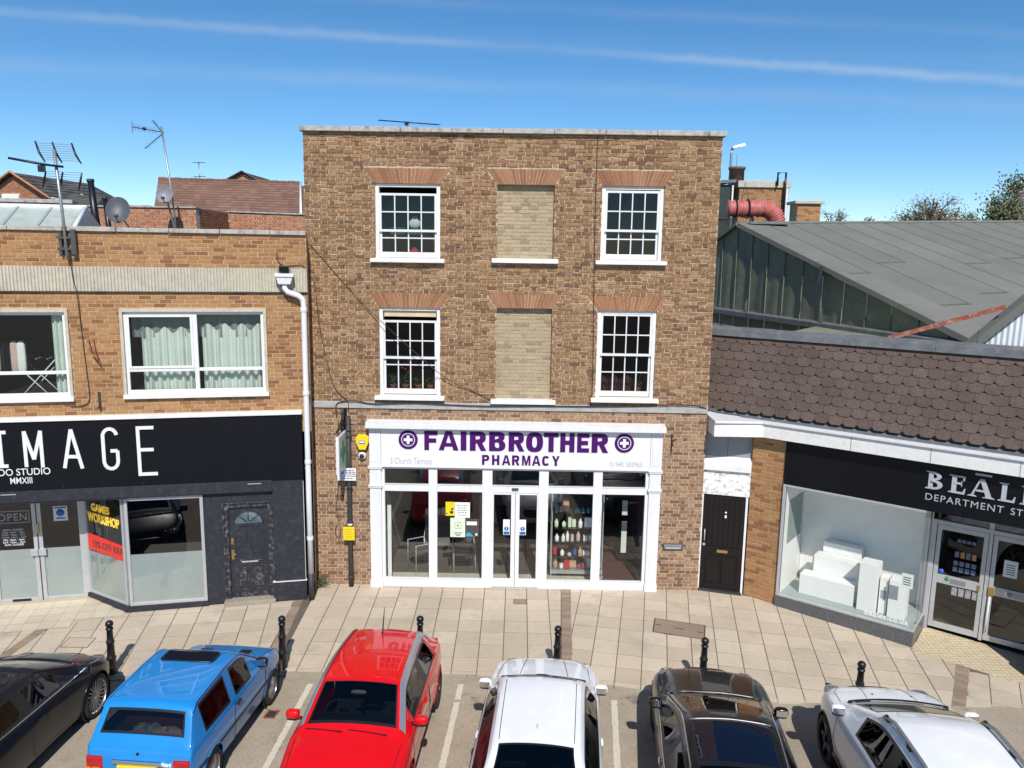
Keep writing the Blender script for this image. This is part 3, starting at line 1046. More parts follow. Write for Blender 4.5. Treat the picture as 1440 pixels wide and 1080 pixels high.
q.box(-1.80, -1.76, .36, .62, 6.3, 7.385)
tag(q.build('shelf', M['wood_dark']), 'dark shelf with tubs behind the upper left window', 'shelf')
q = MB()
q.blob((0, 0, 0), (.10, .07, .09), 2.6, 14, 8)
q.lathe([(.05, .08), (.055, .11), (.02, .12)], seg=10)
tag(q.build('red_jar', M['red_cloth'], None, loc=(-2.16, .30, 7.06)), 'round red jar at the bottom of the upper left window', 'jar')

# ---------------------------------------------------------------- white shopfront
SF = thing('shopfront', 'white painted shopfront with five glazed bays and pilasters in the brown brick building', 'shopfront', (0, 0, 0))
for nm, x0, x1 in (('l', -3.07, -2.83), ('r', 2.78, 3.02)):
    q = MB()
    q.box(x0, x1, -.10, .02, -.02, 3.47)
    pl = q.build('pilaster', M['white'], SF, .004)
    q = MB()
    q.box(x0 - .015, x1 + .015, -.115, .0, -.05, .14)
    q.build('plinth', M['white'], pl, .004)
    for z_ in (2.20, 2.605):
        q = MB()
        q.box(x0 - .02, x1 + .02, -.125, .0, z_, z_ + .033)
        q.box(x0 - .03, x1 + .03, -.137, .0, z_ + .033, z_ + .055)
        q.build('moulding', M['white'], pl, .004)
    q = MB()
    for (a0, a1, c0, c1) in ((x0 + .04, x0 + .05, 2.76, 3.38), (x1 - .05, x1 - .04, 2.76, 3.38), (x0 + .05, x1 - .05, 2.76, 2.77), (x0 + .05, x1 - .05, 3.37, 3.38)):
        q.box(a0, a1, -.108, -.099, c0, c1)
    q.build('panel_moulding', M['white'], pl)
    # grooves of the shaft
    q = MB()
    for i in (1, 2):
        xx = lerp(x0, x1, i / 3)
        q.box(xx - .006, xx + .006, -.103, -.099, .22, 2.12)
    q.build('reeding', M['white'], pl)
q = MB()
q.box(-3.12, 3.06, -.24, .02, 3.50, 3.60)
q.box(-3.09, 3.03, -.18, .02, 3.465, 3.50)
q.add([(-3.12, -.24, 3.60), (3.06, -.24, 3.60), (3.06, .02, 3.64), (-3.12, .02, 3.64)], [(0, 1, 2, 3)])
q.build('cornice', M['white'], SF, .006)

bays = [(-2.83, -1.75), (-1.75, -.60), (-.60, .58), (.58, 1.715), (1.715, 2.78)]
muls = [(-2.83, -2.765), (-1.84, -1.66), (-.71, -.50), (.48, .68), (1.62, 1.81), (2.71, 2.78)]
q = MB()
for m0, m1 in muls:
    q.box(m0, m1, -.045, .05, -.02, 2.66)
fr = q.build('window_frame', M['upvc'], SF, .005)
q = MB()
for i in range(5):
    a, c = muls[i][1], muls[i + 1][0]
    q.box(a, c, -.04, .045, 2.60, 2.66)
    q.box(a, c, -.04, .045, 2.115, 2.265)
    if i != 2:
        q.box(a, c, -.042, .045, -.03, .185)
q.build('rail', M['upvc'], SF, .005)
q = MB()
for i in range(5):
    a, c = muls[i][1], muls[i + 1][0]
    q.box(a, c, -.052, -.04, 2.262, 2.275)
    if i != 2:
        q.box(a, c, -.052, -.04, .18, .195)
        q.box(a, c, -.052, -.042, -.03, -.0)
q.build('glazing_bead', M['upvc'], SF)
for i in range(5):
    a, c = muls[i][1], muls[i + 1][0]
    q = MB()
    q.quad((a, .005, 2.265), (c, .006, 2.265), (c, .008, 2.60), (a, .006, 2.60))
    q.build('fanlight_pane', M['glass'], SF)
    if i != 2:
        q = MB()
        q.quad((a, .005, .185), (c, .007, .185), (c, .004, 2.115), (a, .006, 2.115))
        q.build('shop_pane', M['glass'], SF)
# sliding door leaves
for (d0, d1, s) in ((-.50, -.014, 1), (-.006, .48, -1)):
    q = MB()
    inner = d1 if s == 1 else d0
    a0, a1 = (d1 - .085, d1) if s == 1 else (d0, d0 + .085)
    q.box(a0, a1, -.03, .02, .02, 2.11)
    o0, o1 = (d0, d0 + .035) if s == 1 else (d1 - .035, d1)
    q.box(o0, o1, -.03, .02, .02, 2.11)
    lo, hi = min(o1, a1), max(o0, a0)
    q.box(lo, hi, -.03, .02, .02, .20)
    q.box(lo, hi, -.03, .02, 2.07, 2.11)
    d = q.build('door', M['upvc'], SF, .004)
    MB().quad((lo, -.004, .20), (hi, -.004, .20), (hi, -.004, 2.07), (lo, -.004, 2.07)).build('pane', M['glass'], d)
MB().box(-.09, .05, -.07, -.04, 2.175, 2.225).build('door_sensor', M['alu_dark'], SF, .004)
MB().box(-.50, .48, -.05, .1, -.02, .018).build('threshold', M['alu'], SF)

# ---------------------------------------------------------------- shop interior
q = MB()
q.quad((-2.82, 5.5, .0), (2.77, 5.5, 0), (2.77, 5.5, 3.2), (-2.82, 5.5, 3.2))
q.quad((-2.82, .06, 0), (-2.82, 5.5, 0), (-2.82, 5.5, 3.2), (-2.82, .06, 3.2))
q.quad((2.77, .06, 0), (2.77, .06, 3.2), (2.77, 5.5, 3.2), (2.77, 5.5, 0), 2)
q.quad((-2.82, .06, 2.95), (-2.82, 5.5, 2.95), (2.77, 5.5, 2.95), (2.77, .06, 2.95), 1)
q.quad((-2.82, .06, 2.64), (2.77, .06, 2.64), (2.77, .06, 3.2), (-2.82, .06, 3.2))
q.quad((-2.82, .06, .006), (2.77, .06, .006), (2.77, 5.5, .006), (-2.82, 5.5, .006), 3)
q.build('shop_interior', [M['room_mid'], M['room_mid'], M['purple_wall'], mat('grout', (.20, .19, .15), .8)], SF)
q = MB()
for i in range(19):
    for j in range(4):
        xa, ya = -2.81 + .295 * i, .065 + .295 * j
        q.box(xa + .003, xa + .292, ya + .003, ya + .292, .007, .014 + rnd.uniform(0, .0015), 0, rnd.random())
q.build('floor_tile', M['tile_shop'], SF, kind='stuff')
MB().box(-2.8, 2.2, .66, 5.4, .007, .02).build('dark_floor', mat('dark_shop_floor', (.10, .085, .08), .6, var=.15), SF)  # darker sheet over the floor behind the front tiles
MB().prism([(1.62, .12), (2.7, .12), (2.7, 5.3), (2.2, 5.3), (1.95, .5)], .021, .026).build('lino', M['lino'], SF)
q = MB()
for i in range(5):
    a, c = muls[i][1], muls[i + 1][0]
    if i == 0 or i == 4:
        continue
q.box(-2.74, -2.66, .10, .14, .05, 1.75)
q.build('interior_post', M['display_white'], SF)
# glass display shelving with goods
t = thing('shelving_unit', 'metal display shelving with pharmacy goods behind the right shop windows', 'shelving', (1.36, .55, .02))
q = MB()
for sx in (-.56, .56):
    for sy in (0, .36):
        q.box(sx - .012, sx + .012, sy - .012, sy + .012, 0, 2.0)
q.build('post', M['alu'], t)
q = MB()
q.box(-.58, .58, -.02, .38, .08, .16)
q.build('base', M['alu'], t)
for z_ in (.17, .47, .80, 1.12, 1.46, 1.80):
    MB().box(-.57, .57, -.01, .37, z_, z_ + .012).build('shelf', M['glass_green'], t)
goods_mats = [M['paper'], M['display_white'], M['pink_cloth'], M['red_cloth'], M['blue_print'], mat('peach_pack', (.62, .34, .2), .6), M['paper_green'], mat('teal_pack', (.05, .25, .24), .5), mat('dark_pack', (.05, .04, .06), .5)]
r1 = random.Random(5)
gl_ = ['white folded carton on the glass pharmacy shelving', 'pale bottle among the goods on the pharmacy shelving']
for zi, z_ in enumerate((.182, .482, .812, 1.132, 1.472)):
    x_ = -.52
    while x_ < .5:
        w_ = r1.uniform(.05, .16)
        h_ = r1.uniform(.08, .22)
        y_ = r1.uniform(.03, .12)
        mi_ = {0: [5, 3, 1, 0], 1: [3, 2, 5, 4, 1], 2: [0, 1, 6, 2], 3: [0, 1, 6, 7], 4: [8, 5, 7, 1]}[zi]
        mm = goods_mats[r1.choice(mi_)]
        q = MB()
        if r1.random() < .55:
            q.box(-w_ / 2, w_ / 2, 0, .09, 0, h_)
            q.box(-w_ / 2 + .008, w_ / 2 - .008, -.002, 0, h_ * .3, h_ * .65)
            o = q.build('carton', mm, None, .003)
            lb, ct, gp = 'small packaged carton on the pharmacy display shelving', 'carton', 'cartons on the pharmacy shelving'
        else:
            rr = min(w_ / 2, .045)
            q.lathe([(rr * .9, 0), (rr, .01), (rr, h_ * .7), (rr * .45, h_ * .82), (rr * .45, h_)], seg=10)
            o = q.build('bottle', mm, None)
            lb, ct, gp = 'small bottle standing on the pharmacy display shelving', 'bottle', 'bottles on the pharmacy shelving'
        o.location = (1.36 + x_ + w_ / 2, .55 + y_, .02 + z_)
        tag(o, lb, ct, gp)
        x_ += w_ + r1.uniform(.008, .045)
# waiting chairs


def chair(x_, y_, rz, lab):
    t = thing('chair', lab, 'chair', (x_, y_, .014), rz, 'waiting chairs in the pharmacy')
    q = MB()
    q.blob((0, 0, .44), (.23, .22, .035), 5, 20, 8)
    q.build('seat', M['chair_fab'], t)
    q = MB()
    q.blob((0, .22, .72), (.22, .03, .16), 4, 20, 8)
    q.build('backrest', M['chair_fab'], t)
    for sx in (-1, 1):
        q = MB()
        q.tube([(sx * .24, -.2, 0), (sx * .24, -.2, .62), (sx * .24, .2, .62), (sx * .24, .24, .88)], .014, 8)
        q.tube([(sx * .24, .2, .62), (sx * .24, .22, 0)], .014, 8)
        q.build('leg_frame', M['alu'], t)


chair(-1.15, .85, R(8), 'grey-brown chair with steel frame behind the second shop window')
chair(-2.15, .95, R(-60), 'grey-brown steel chair behind the leftmost shop window, turned sideways')
q = MB()
q.box(-2.2, -1.6, 2.3, 2.6, 0, .75)
q.box(-2.25, -1.55, 2.25, 2.65, .75, .79)
tag(q.build('side_table', M['room_mid']), 'low table with leaflets behind the leftmost shop window', 'table')
q = MB()
for i in range(5):
    q.box(-2.19 + .13 * i, -2.08 + .13 * i, 2.28, 2.36, .792, .95 + .04 * (i % 2), i % 3)
tag(q.build('leaflet_holder', [M['paper'], M['yellow'], M['paper_green']]), 'white and yellow leaflets standing on the low table', 'leaflets')

# notices stuck inside the glass
NOT = []


def notice(nm, lab, x0, x1, z0, z1, y, base, cat='notice', lines=0, extra=None, group=None):
    q = MB()
    q.box(x0, x1, y, y + .002, z0, z1)
    o = q.build(nm, base)
    tag(o, lab, cat, group)
    if lines:
        g = MB()
        hh = (z1 - z0)
        for i in range(lines):
            zz = z1 - hh * (.14 + .76 * (i + .5) / lines)
            ww = rnd.uniform(.25, .40) * (x1 - x0)
            cx = (x0 + x1) / 2
            xx = cx - ww
            while xx < cx + ww - .01:
                wl_ = min(rnd.uniform(.02, .055), cx + ww - xx)
                g.box(xx, xx + wl_, y - .002, y - .0005, zz - hh * .022, zz + hh * .022)
                xx += wl_ + .014
        g.build('print', M['dark_text'], o)
    if extra:
        extra(o, y)
    return o


def yx(o, y):
    MB().lathe([(.001, 0), (.035, 0), (.035, .002)], ((-1.36), y - .003, 1.66), 12, axis='y').build('print', M['black_plastic'], o)
    MB().lathe([(.001, 0), (.025, 0), (.025, .002)], ((-1.345), y - .003, 1.73), 12, axis='y').build('print', M['black_plastic'], o)
    MB().lathe([(.001, 0), (.016, 0), (.016, .002)], ((-1.46), y - .003, 1.63), 12, axis='y').build('print', M['black_plastic'], o)


notice('poster', 'yellow poster with black spots, upper left among notices on second shop window', -1.485, -1.30, 1.58, 1.885, -.006, M['yellow'], 'poster', 0, yx)
notice('notice', 'white opening-times sheet of bold lines beside the yellow poster', -1.295, -.97, 1.54, 1.88, -.007, M['paper'], 'notice', 5)


def sq(o, y):
    g = MB()
    for (a0, a1, c0, c1) in ((-1.29, -1.16, 1.43, 1.436), (-1.29, -1.16, 1.30, 1.306), (-1.29, -1.284, 1.306, 1.43), (-1.166, -1.16, 1.306, 1.43)):
        g.box(a0, a1, y - .002, y - .0005, c0, c1)
    for i in range(3):
        g.box(-1.31 + .02 * i, -1.13 - .02 * i, y - .002, y - .0005, 1.20 - .03 * i, 1.212 - .03 * i)
    g.box(-1.235, -1.215, y - .002, y - .0005, 1.34, 1.39)
    g.build('print', M['dark_text'], o)


notice('notice', 'pale green sheet with a square symbol below the white opening-times sheet', -1.385, -1.07, 1.11, 1.535, -.0065, M['paper_green'], 'notice', 0, sq)


def photo(o, y):
    g = MB()
    g.box(-1.04, -.82, y - .002, y - .0005, 1.38, 1.46)
    g.build('print', M['paper'], o)
    g = MB()
    g.prism_y([(-1.06, 1.13), (-.90, 1.13), (-.95, 1.20), (-1.03, 1.22)], y - .002, y - .0005)
    g.build('print', mat('cyan_print', (.02, .36, .55), .5), o)
    MB().box(-.85, -.81, y - .002, y - .0005, 1.15, 1.20).build('print', M['paper'], o)


notice('poster', 'dark picture poster with a blue corner right of the pale green sheet', -1.065, -.78, 1.12, 1.52, -.006, mat('dark_poster', (.07, .055, .06), .5, var=.4, vscale=25), 'poster', 0, photo)
for (x0, lab) in ((-.262, 'white sticker with blue warning disc on the left sliding door leaf'), (.082, 'white sticker with blue warning disc on the right sliding door leaf')):
    def bl(o, y, x0=x0):
        MB().lathe([(.001, 0), (.05, 0), (.05, .002)], (x0 + .07, y - .003, 1.32), 16, axis='y').build('disc', M['blue_print'], o)
        MB().box(x0 + .01, x0 + .13, y - .003, y - .0005, 1.19, 1.255).build('band', M['blue_print'], o)
        put_text('print', 'excl', M['paper'], o, x0 + .062, None, 1.285, 1.355, y - .005, .002)
    notice('door_sticker', lab, x0, x0 + .14, 1.18, 1.52, -.010, M['paper'], 'sticker', 0, bl, 'stickers on the sliding doors')
for i, (z0, z1) in enumerate(((1.25, 1.6), (.35, 1.1))):
    notice('wall_notice', ('short white strip, upper of two on the purple shop wall', 'long white strip, lower of two on the purple shop wall')[i], 2.42, 2.54, z0, z1, 1.2 + i * .0, M['paper'], 'strip')

# ---------------------------------------------------------------- fascia sign
SG = thing('shop_sign', 'white fascia sign with purple FAIRBROTHER PHARMACY lettering over the shopfront', 'sign', (0, 0, 0))
q = MB()
q.box(-2.825, 2.775, -.095, .01, 2.665, 3.46)
q.build('sign_panel', M['sign_white'], SG, .003)
q = MB()
for (x0, x1, z0, z1) in ((-2.825, 2.775, 3.45, 3.465), (-2.825, 2.775, 2.655, 2.68)):
    q.box(x0, x1, -.108, -.096, z0, z1)
q.build('edge_trim', M['white'], SG)
for ch, x0, x1 in [('F', -1.92, -1.645), ('A', -1.62, -1.21), ('I', -1.165, -1.045), ('R', -.975, -.635), ('B', -.575, -.235), ('R', -.17, .155), ('O', .19, .545), ('T', .56, .86), ('H', .90, 1.195), ('E', 1.25, 1.50), ('R', 1.55, 1.895)]:
    d_ = .008 if ch == 'O' else 0
    block_letter(ch, M['purple'], SG, x0, x1, 3.035 - d_, 3.437 + d_, -.112, -.096, .36, .215)
for i, ch in enumerate('PHARMACY'):
    x0 = -.72 + i * .2085
    block_letter(ch, M['purple'], SG, x0, x0 + (.175 if ch in 'MA' else .155), 2.735, 2.945, -.107, -.096, .33, .2)
put_text('lettering', 'address', M['grey_text'], SG, -2.63, -1.77, 2.72, 2.855, -.098, .003)
put_text('lettering', 'phone', M['grey_text'], SG, 1.94, 2.62, 2.735, 2.84, -.098, .003)
for cx in (-2.255, 2.225):
    def ring(r0, r1, y0, y1, name, mt, par):
        g = MB()
        g.lathe([(r0, 0), (r1, 0), (r1, y1 - y0), (r0, y1 - y0), (r0, 0)] if r0 > .001 else [(.0005, 0), (r1, 0), (r1, y1 - y0), (.0005, y1 - y0)], (cx, y0, 3.245), 40, axis='y', smooth=False, caps=False)
        return g.build(name, mt, par)
    em = ring(.0, .20, -.112, -.096, 'emblem', M['purple'], SG)
    ring(.128, .142, -.118, -.1125, 'ring', M['sign_white'], em)
    g = MB()
    g.box(cx - .09, cx + .09, -.118, -.1125, 3.245 - .03, 3.245 + .03)
    g.box(cx - .03, cx + .03, -.118, -.1125, 3.245 + .03, 3.245 + .09)
    g.box(cx - .03, cx + .03, -.118, -.1125, 3.245 - .09, 3.245 - .03)
    g.build('cross', M['sign_white'], em)

# ---------------------------------------------------------------- fittings on the brick front
PS = thing('drainpipe', 'black pipe up the brick wall left of the white shopfront', 'pipe', (-3.50, 0, 0))
q = MB()
q.tube([(0, -.09, -.06), (0, -.09, .6), (0, -.09, 2.4), (0, -.09, 3.72)], .052, 10)
q.build('pipe', M['dark_pipe'], PS)
q = MB()
for z_ in (.22, 1.45, 2.2, 3.3):
    q.lathe([(.06, -.035), (.064, -.03), (.064, .03), (.06, .035)], (0, -.09, z_), 12)
    q.box(-.03, .03, -.09, .0, z_ - .012, z_ + .012)
q.build('bracket', M['dark_pipe'], PS)
q = MB()
q.lathe([(.055, -.05), (.056, .0), (.055, .05)], (0, -.09, 1.42), 12)
q.build('white_band', M['white_old'], PS)
PK = thing('parking_sign', 'white parking plate with a blue P square strapped to the black pipe', 'sign', (-3.535, 0, 2.495))
q = MB()
q.box(-.195, .195, -.170, -.160, -.135, .135)
q.build('plate', M['sign_white'], PK, .004)
MB().box(-.165, -.065, -.1725, -.1705, .01, .11).build('blue_square', M['blue_print'], PK)
put_text('lettering', 'P', M['paper'], PK, -.142, -.09, .025, .097, -.1755, .002)
q = MB()
for i, z_ in enumerate((.09, .05, .01)):
    xx = -.03
    while xx < .165:
        ww = rnd.uniform(.03, .07)
        q.box(xx, min(xx + ww, .175), -.1725, -.1705, z_ - .009, z_ + .009)
        xx += ww + .015
for i, z_ in enumerate((-.035, -.085)):
    xx = -.13 + .02 * i
    while xx < .13 - .02 * i:
        ww = rnd.uniform(.03, .06)
        q.box(xx, xx + ww, -.1725, -.1705, z_ - .008, z_ + .008)
        xx += ww + .014
q.build('print', M['dark_text'], PK)
YS = thing('notice_box', 'bright yellow notice plate fixed low on the black pipe', 'sign', (-3.51, 0, 1.205))
q = MB()
q.box(-.12, .12, -.185, -.145, -.145, .145)
q.build('plate', M['yellow'], YS, .006)
q = MB()
for i in range(6):
    z_ = .10 - i * .04
    q.box(-.085, .085 - .02 * (i % 2), -.1865, -.1852, z_ - .004, z_ + .004)
q.build('print', mat('brown_print', (.45, .30, .02), .6), YS)
AB = thing('alarm_box', 'yellow six-sided burglar alarm box beside the projecting sign', 'alarm', (-3.215, 0, 3.17))
hexp = [(-.07, -.165), (.07, -.165), (.135, .0), (.135, .10), (.09, .155), (-.09, .155), (-.135, .10), (-.135, .0)]
q = MB()
q.prism_y(hexp, -.10, .0)
q.build('case', M['yellow'], AB, .012)
q = MB()
q.prism_y([(-.075, -.19), (.075, -.19), (.125, -.07), (-.125, -.07)], -.085, 0)
q.build('lower_case', M['black_plastic'], AB, .006)
MB().box(-.07, .06, -.104, -.1005, -.035, .035).build('label', M['blue_print'], AB)
MB().box(-.06, .05, -.107, -.1045, -.012, .02).build('print', M['paper'], AB)
DC = thing('dome_camera', 'small white dome security camera below the yellow alarm box', 'camera', (-3.23, 0, 2.87))
q = MB()
q.lathe([(.085, 0), (.085, .04), (.075, .07), (.062, .08)], (0, 0, 0), 20, axis='y')
o = q.build('housing', M['white'], DC)
o.rotation_euler = (0, 0, pi)
q = MB()
q.blob((0, -.075, -.005), (.052, .05, .052), 2, 16, 10)
q.build('lens_dome', M['black_plastic'], DC)

JS = thing('projecting_sign', 'projecting pharmacy sign with a green cross hung on an iron bracket', 'sign', (-3.57, 0, 3.1), 0)
q = MB()
q.box(-.03, .03, -.80, -.12, -.44, .33)
q.build('case', M['white'], JS, .006)
for sx in (1,):
    q = MB()
    q.box(.031, .034, -.76, -.16, -.40, .29)
    face = q.build('face', mat('grey_green_sign_face', (.34, .42, .38), .4, var=.1), JS)
    g = MB()
    cy, cz = -.46, -.04
    g.box(.035, .039, cy - .22, cy + .22, cz - .075, cz + .075)
    g.box(.035, .039, cy - .075, cy + .075, cz - .22, cz - .075)
    g.box(.035, .039, cy - .075, cy + .075, cz + .075, cz + .22)
    g.build('green_cross', M['green_print'], face)
q = MB()
q.tube([(0, .0, .45), (0, -.85, .45)], .016, 8)
q.tube([(0, -.02, .75), (0, -.4, .60), (0, -.80, .46)], .010, 8)
q.tube([(.0, -.2, .45), (.0, -.2, .33)], .008, 6)
q.tube([(.0, -.7, .45), (.0, -.7, .33)], .008, 6)
q.box(-.03, .03, -.012, .0, .35, .82)
# scrolls
for (cy, cz, r_) in ((-.30, .53, .06), (-.52, .51, .045)):
    q.tube([(0, cy + r_ * cos(a_ / 10 * 2 * pi), cz + r_ * sin(a_ / 10 * 2 * pi)) for a_ in range(10)], .007, 6, 0, True)
q.tube([(-.02, -.35, .50), (.14, -.32, .50), (.28, -.28, .47)], .010, 6)
q.build('bracket', M['iron'], JS)

t = thing('letter_plate', 'grey metal letter plate set in the brick wall right of the shopfront', 'letterbox', (3.355, 0, .975))
q = MB()
q.box(-.215, .215, -.022, .004, -.075, .075)
q.build('frame', M['alu_dark'], t, .006)
MB().box(-.17, .17, -.028, -.0225, -.04, -.005).build('flap', M['alu'], t, .003)
MB().box(-.19, .19, -.030, -.0225, .005, .055).build('hood', M['galv'], t, .003)
q = MB()
q.box(-.012, .012, -.02, .0, -.23, .22)
q.tube([(0, -.02, .05), (.02, -.10, .10), (.05, -.14, .12)], .01, 6)
q.tube([(0, -.02, -.02), (.02, -.08, .06), (.03, -.10, .10)], .008, 6)
q.blob((.05, -.15, .13), (.02, .02, .025), 2, 8, 6)
tag(q.build('wall_bracket', M['iron'], None, loc=(3.22, 0, 3.22)), 'empty black iron bracket on brickwork right of the shop sign', 'bracket')


def cable(lab, pts, r=.008, group='cables across the brick front', nm='cable'):
    out = []
    for i in range(len(pts) - 1):
        p0 = Vector(pts[max(i - 1, 0)])
        p1, p2 = Vector(pts[i]), Vector(pts[i + 1])
        p3 = Vector(pts[min(i + 2, len(pts) - 1)])
        for k in range(6):
            s_ = k / 6
            out.append(.5 * ((2 * p1) + (-p0 + p2) * s_ + (2 * p0 - 5 * p1 + 4 * p2 - p3) * s_ ** 2 + (-p0 + 3 * p1 - 3 * p2 + p3) * s_ ** 3))
    out.append(Vector(pts[-1]))
    q = MB()
    q.tube(out, r, 5)
    return tag(q.build(nm, M['cable']), lab, 'cable', group)


cable('thin cable slanting down across the brick front past the left windows', [(-4.22, -.02, 7.22), (-3.5, -.02, 6.4), (-2.80, -.09, 5.70), (-1.58, -.09, 4.62), (-.98, -.03, 4.30), (-.55, -.03, 4.10)], .007)
cable('drooping cable at the left edge of the brown brick front', [(-4.14, -.02, 6.48), (-4.08, -.02, 5.8), (-4.02, -.02, 5.35), (-3.80, -.02, 4.35), (-3.52, -.04, 4.04), (-3.5, -.05, 3.85)], .007)
cable('straight dark cable dropping from the coping left of the right windows', [(1.49, -.065, 9.50), (1.485, -.012, 9.3), (1.48, -.012, 8.0), (1.50, -.012, 6.5), (1.53, -.012, 5.0), (1.53, -.014, 4.15)], .009)
cable('slack cable running along the grey string course', [(-3.75, -.05, 3.72), (-3.72, -.05, 3.98), (-3.35, -.06, 4.03), (-2.95, -.06, 3.98), (-2.2, -.06, 4.01), (-1.4, -.06, 3.985), (-.6, -.06, 3.97), (.4, -.06, 3.99), (1.4, -.06, 4.0), (2.3, -.06, 4.02), (3.0, -.06, 4.05), (3.5, -.06, 4.06), (3.9, -.05, 4.0)], .012)
cable('looped brown cable hanging beside the black pipe', [(-3.72, -.03, 3.6), (-3.74, -.03, 2.3), (-3.80, -.02, 1.75), (-3.72, -.03, 1.2), (-3.78, -.03, 1.06), (-3.84, -.03, 1.2), (-3.78, -.03, 1.35)], .006)
q = MB()
r2 = random.Random(3)
for i in range(6):
    x0 = r2.uniform(-.10, .10)
    q.tube([(x0, -.03, -.02 + r2.uniform(-.05, .05)), (x0 * .5 + r2.uniform(-.05, .05), -.08, .12), (r2.uniform(-.06, .06), -.04, .30), (.0, -.03, .42)], .009, 5)
tag(q.build('wire_bundle', M['cable'], None, loc=(-3.62, 0, 3.42)), 'tangle of black wires above the projecting green-cross sign', 'wires')
# aerial on the roof
AE = thing('tv_aerial', 'long thin black TV aerial just showing above the coping of the brown building', 'aerial', (-2.95, 4.9, 8.95), 0, 'TV aerials on the roofs')
q = MB()
q.tube([(0, 0, 0), (0, 0, 1.42)], .02, 6)
q.build('mast', M['galv'], AE)
q = MB()
q.tube([(-.72, 0, 1.45), (.82, 0, 1.36)], .014, 6)
q.box(-.05, .05, -.04, .04, 1.34, 1.42)
q.build('boom', M['iron'], AE)
q = MB()
for i in range(9):
    t_ = i / 8
    xx, zz = lerp(-.68, .80, t_), lerp(1.448, 1.361, t_)
    q.tube([(xx - .10, .25, zz + .03), (xx + .10, -.25, zz - .03)], .007, 5)
q.build('director_rods', M['iron'], AE)
# weed at the foot of the wall
t = thing('weed', 'small leafy weed growing at the foot of the wall by the downpipe', 'plant', (-4.14, -.16, -.02))
q = MB()
r2 = random.Random(9)
for i in range(240):
    p = Vector((r2.gauss(0, .075), r2.gauss(0, .07), abs(r2.gauss(.08, .12))))
    d = Vector((r2.uniform(-1, 1), r2.uniform(-1, .5), r2.uniform(-.2, 1))).normalized() * r2.uniform(.03, .06)
    e = d.cross(Vector((r2.random(), r2.random(), r2.random()))).normalized() * .016
    q.add([p, p + d * .5 + e, p + d, p + d * .5 - e], [(0, 1, 2, 3)], r2.choice((0, 0, 1)))
q.build('leaves', [M['leaf'], M['leaf_dull']], t, kind='stuff')
q = MB()
for i in range(6):
    q.tube([(0, 0, 0), (r2.gauss(0, .05), r2.gauss(0, .05), .12), (r2.gauss(0, .1), r2.gauss(0, .08), .27)], .004, 4)
q.build('stem', M['leaf_dull'], t)


# ================================================================ left: two-storey brick building (own frame: x along the front, y inwards)
LB = thing('shop_building', 'low orange-buff brick building with ribbed concrete band above the charcoal tattoo shopfront', 'building', (-4.30, -.62, 0), R(12.7))
LX = Matrix.Translation((-4.30, -.62, 0)) @ Matrix.Rotation(R(12.7), 4, 'Z')


def lthing(name, label, cat, loc, group=None, rz=0.):
    p = LX @ Vector(loc)
    return thing(name, label, cat, p, R(12.7) + rz, group)


LX0, LX1 = -8.6, .17
LW2 = (-3.25, -.62, 4.27, 5.955)
LW1 = (-6.76, -4.125, 4.25, 5.95)
lh = [LW1, LW2]
band = (LX0 - 1, LX1 + 1, 6.28, 6.735)
q = MB()
wall_cells(q, LX0, LX1, 3.5, 7.37, lh, .007)
for w in lh:
    reveal(q, *w, .004, .2, 0)
q.quad((LX1, .007, -.3), (LX1, 9.5, -.3), (LX1, 9.5, 7.37), (LX1, .007, 7.37))
q.quad((LX0, .007, 3.5), (LX0, .007, 7.37), (LX0, 9.5, 7.37), (LX0, 9.5, 3.5))
q.quad((LX0, .4, 7.05), (LX1, .4, 7.05), (LX1, 9.5, 7.05), (LX0, 9.5, 7.05), 1)
q.quad((LX0, .4, 7.05), (LX0, .4, 7.37), (LX1, .4, 7.37), (LX1, .4, 7.05))
# ground floor shell behind the shopfront
q.quad((LX1 - .2, .05, -.3), (LX1 - .2, .05, 3.5), (LX1 - .2, 5.5, 3.5), (LX1 - .2, 5.5, -.3), 2)
q.quad((LX0, .05, -.3), (LX0, 5.5, -.3), (LX0, 5.5, 3.5), (LX0, .05, 3.5), 2)
q.quad((LX0, 5.5, -.3), (LX1, 5.5, -.3), (LX1, 5.5, 3.5), (LX0, 5.5, 3.5), 2)
q.quad((LX0, .0, 2.72), (LX1, .0, 2.72), (LX1, 5.5, 2.72), (LX0, 5.5, 2.72), 2)
q.quad((LX0, .98, .0), (LX1, .98, .0), (LX1, 5.5, .0), (LX0, 5.5, .0), 3)
q.quad((LX0, .98, -.2), (LX1, .98, -.2), (LX1, .98, .0), (LX0, .98, .0), 3)
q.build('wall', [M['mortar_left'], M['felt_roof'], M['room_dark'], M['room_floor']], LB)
brick_wall(LB, LX0, LX1, 3.955, 7.37, lh + [band], [], 'brick_left', 'stretcher', .0752, 300, 0, .001)
# coping
x = LX0
while x < LX1 - .05:
    w = min(.9, LX1 - x)
    q = MB()
    q.box(x + .004, x + w - .004, -.05 + rnd.uniform(-.008, .006), .45, 7.37, 7.455 + rnd.uniform(-.008, .006))
    q.build('coping_stone', M['coping'], LB, .01)
    x += w
# ribbed concrete band
q = MB()
x = LX0
k_ = 0
while x < LX1 - .01:
    w = min(.058, LX1 - x)
    a = .012 if k_ % 2 else .0
    poly = [(x, .02), (x, -.028), (x + w * .15, -.05), (x + w * .62, -.05), (x + w * .8, -.028), (x + w, -.028), (x + w, .02)]
    q.prism(poly, 6.285 + rnd.uniform(-.002, .002), 6.73)
    x += w
q.build('ribbed_band', M['concrete'], LB, kind='stuff')
MB().box(LX0, LX1, -.045, .02, 6.268, 6.283).build('drip', M['alu_dark'], LB)


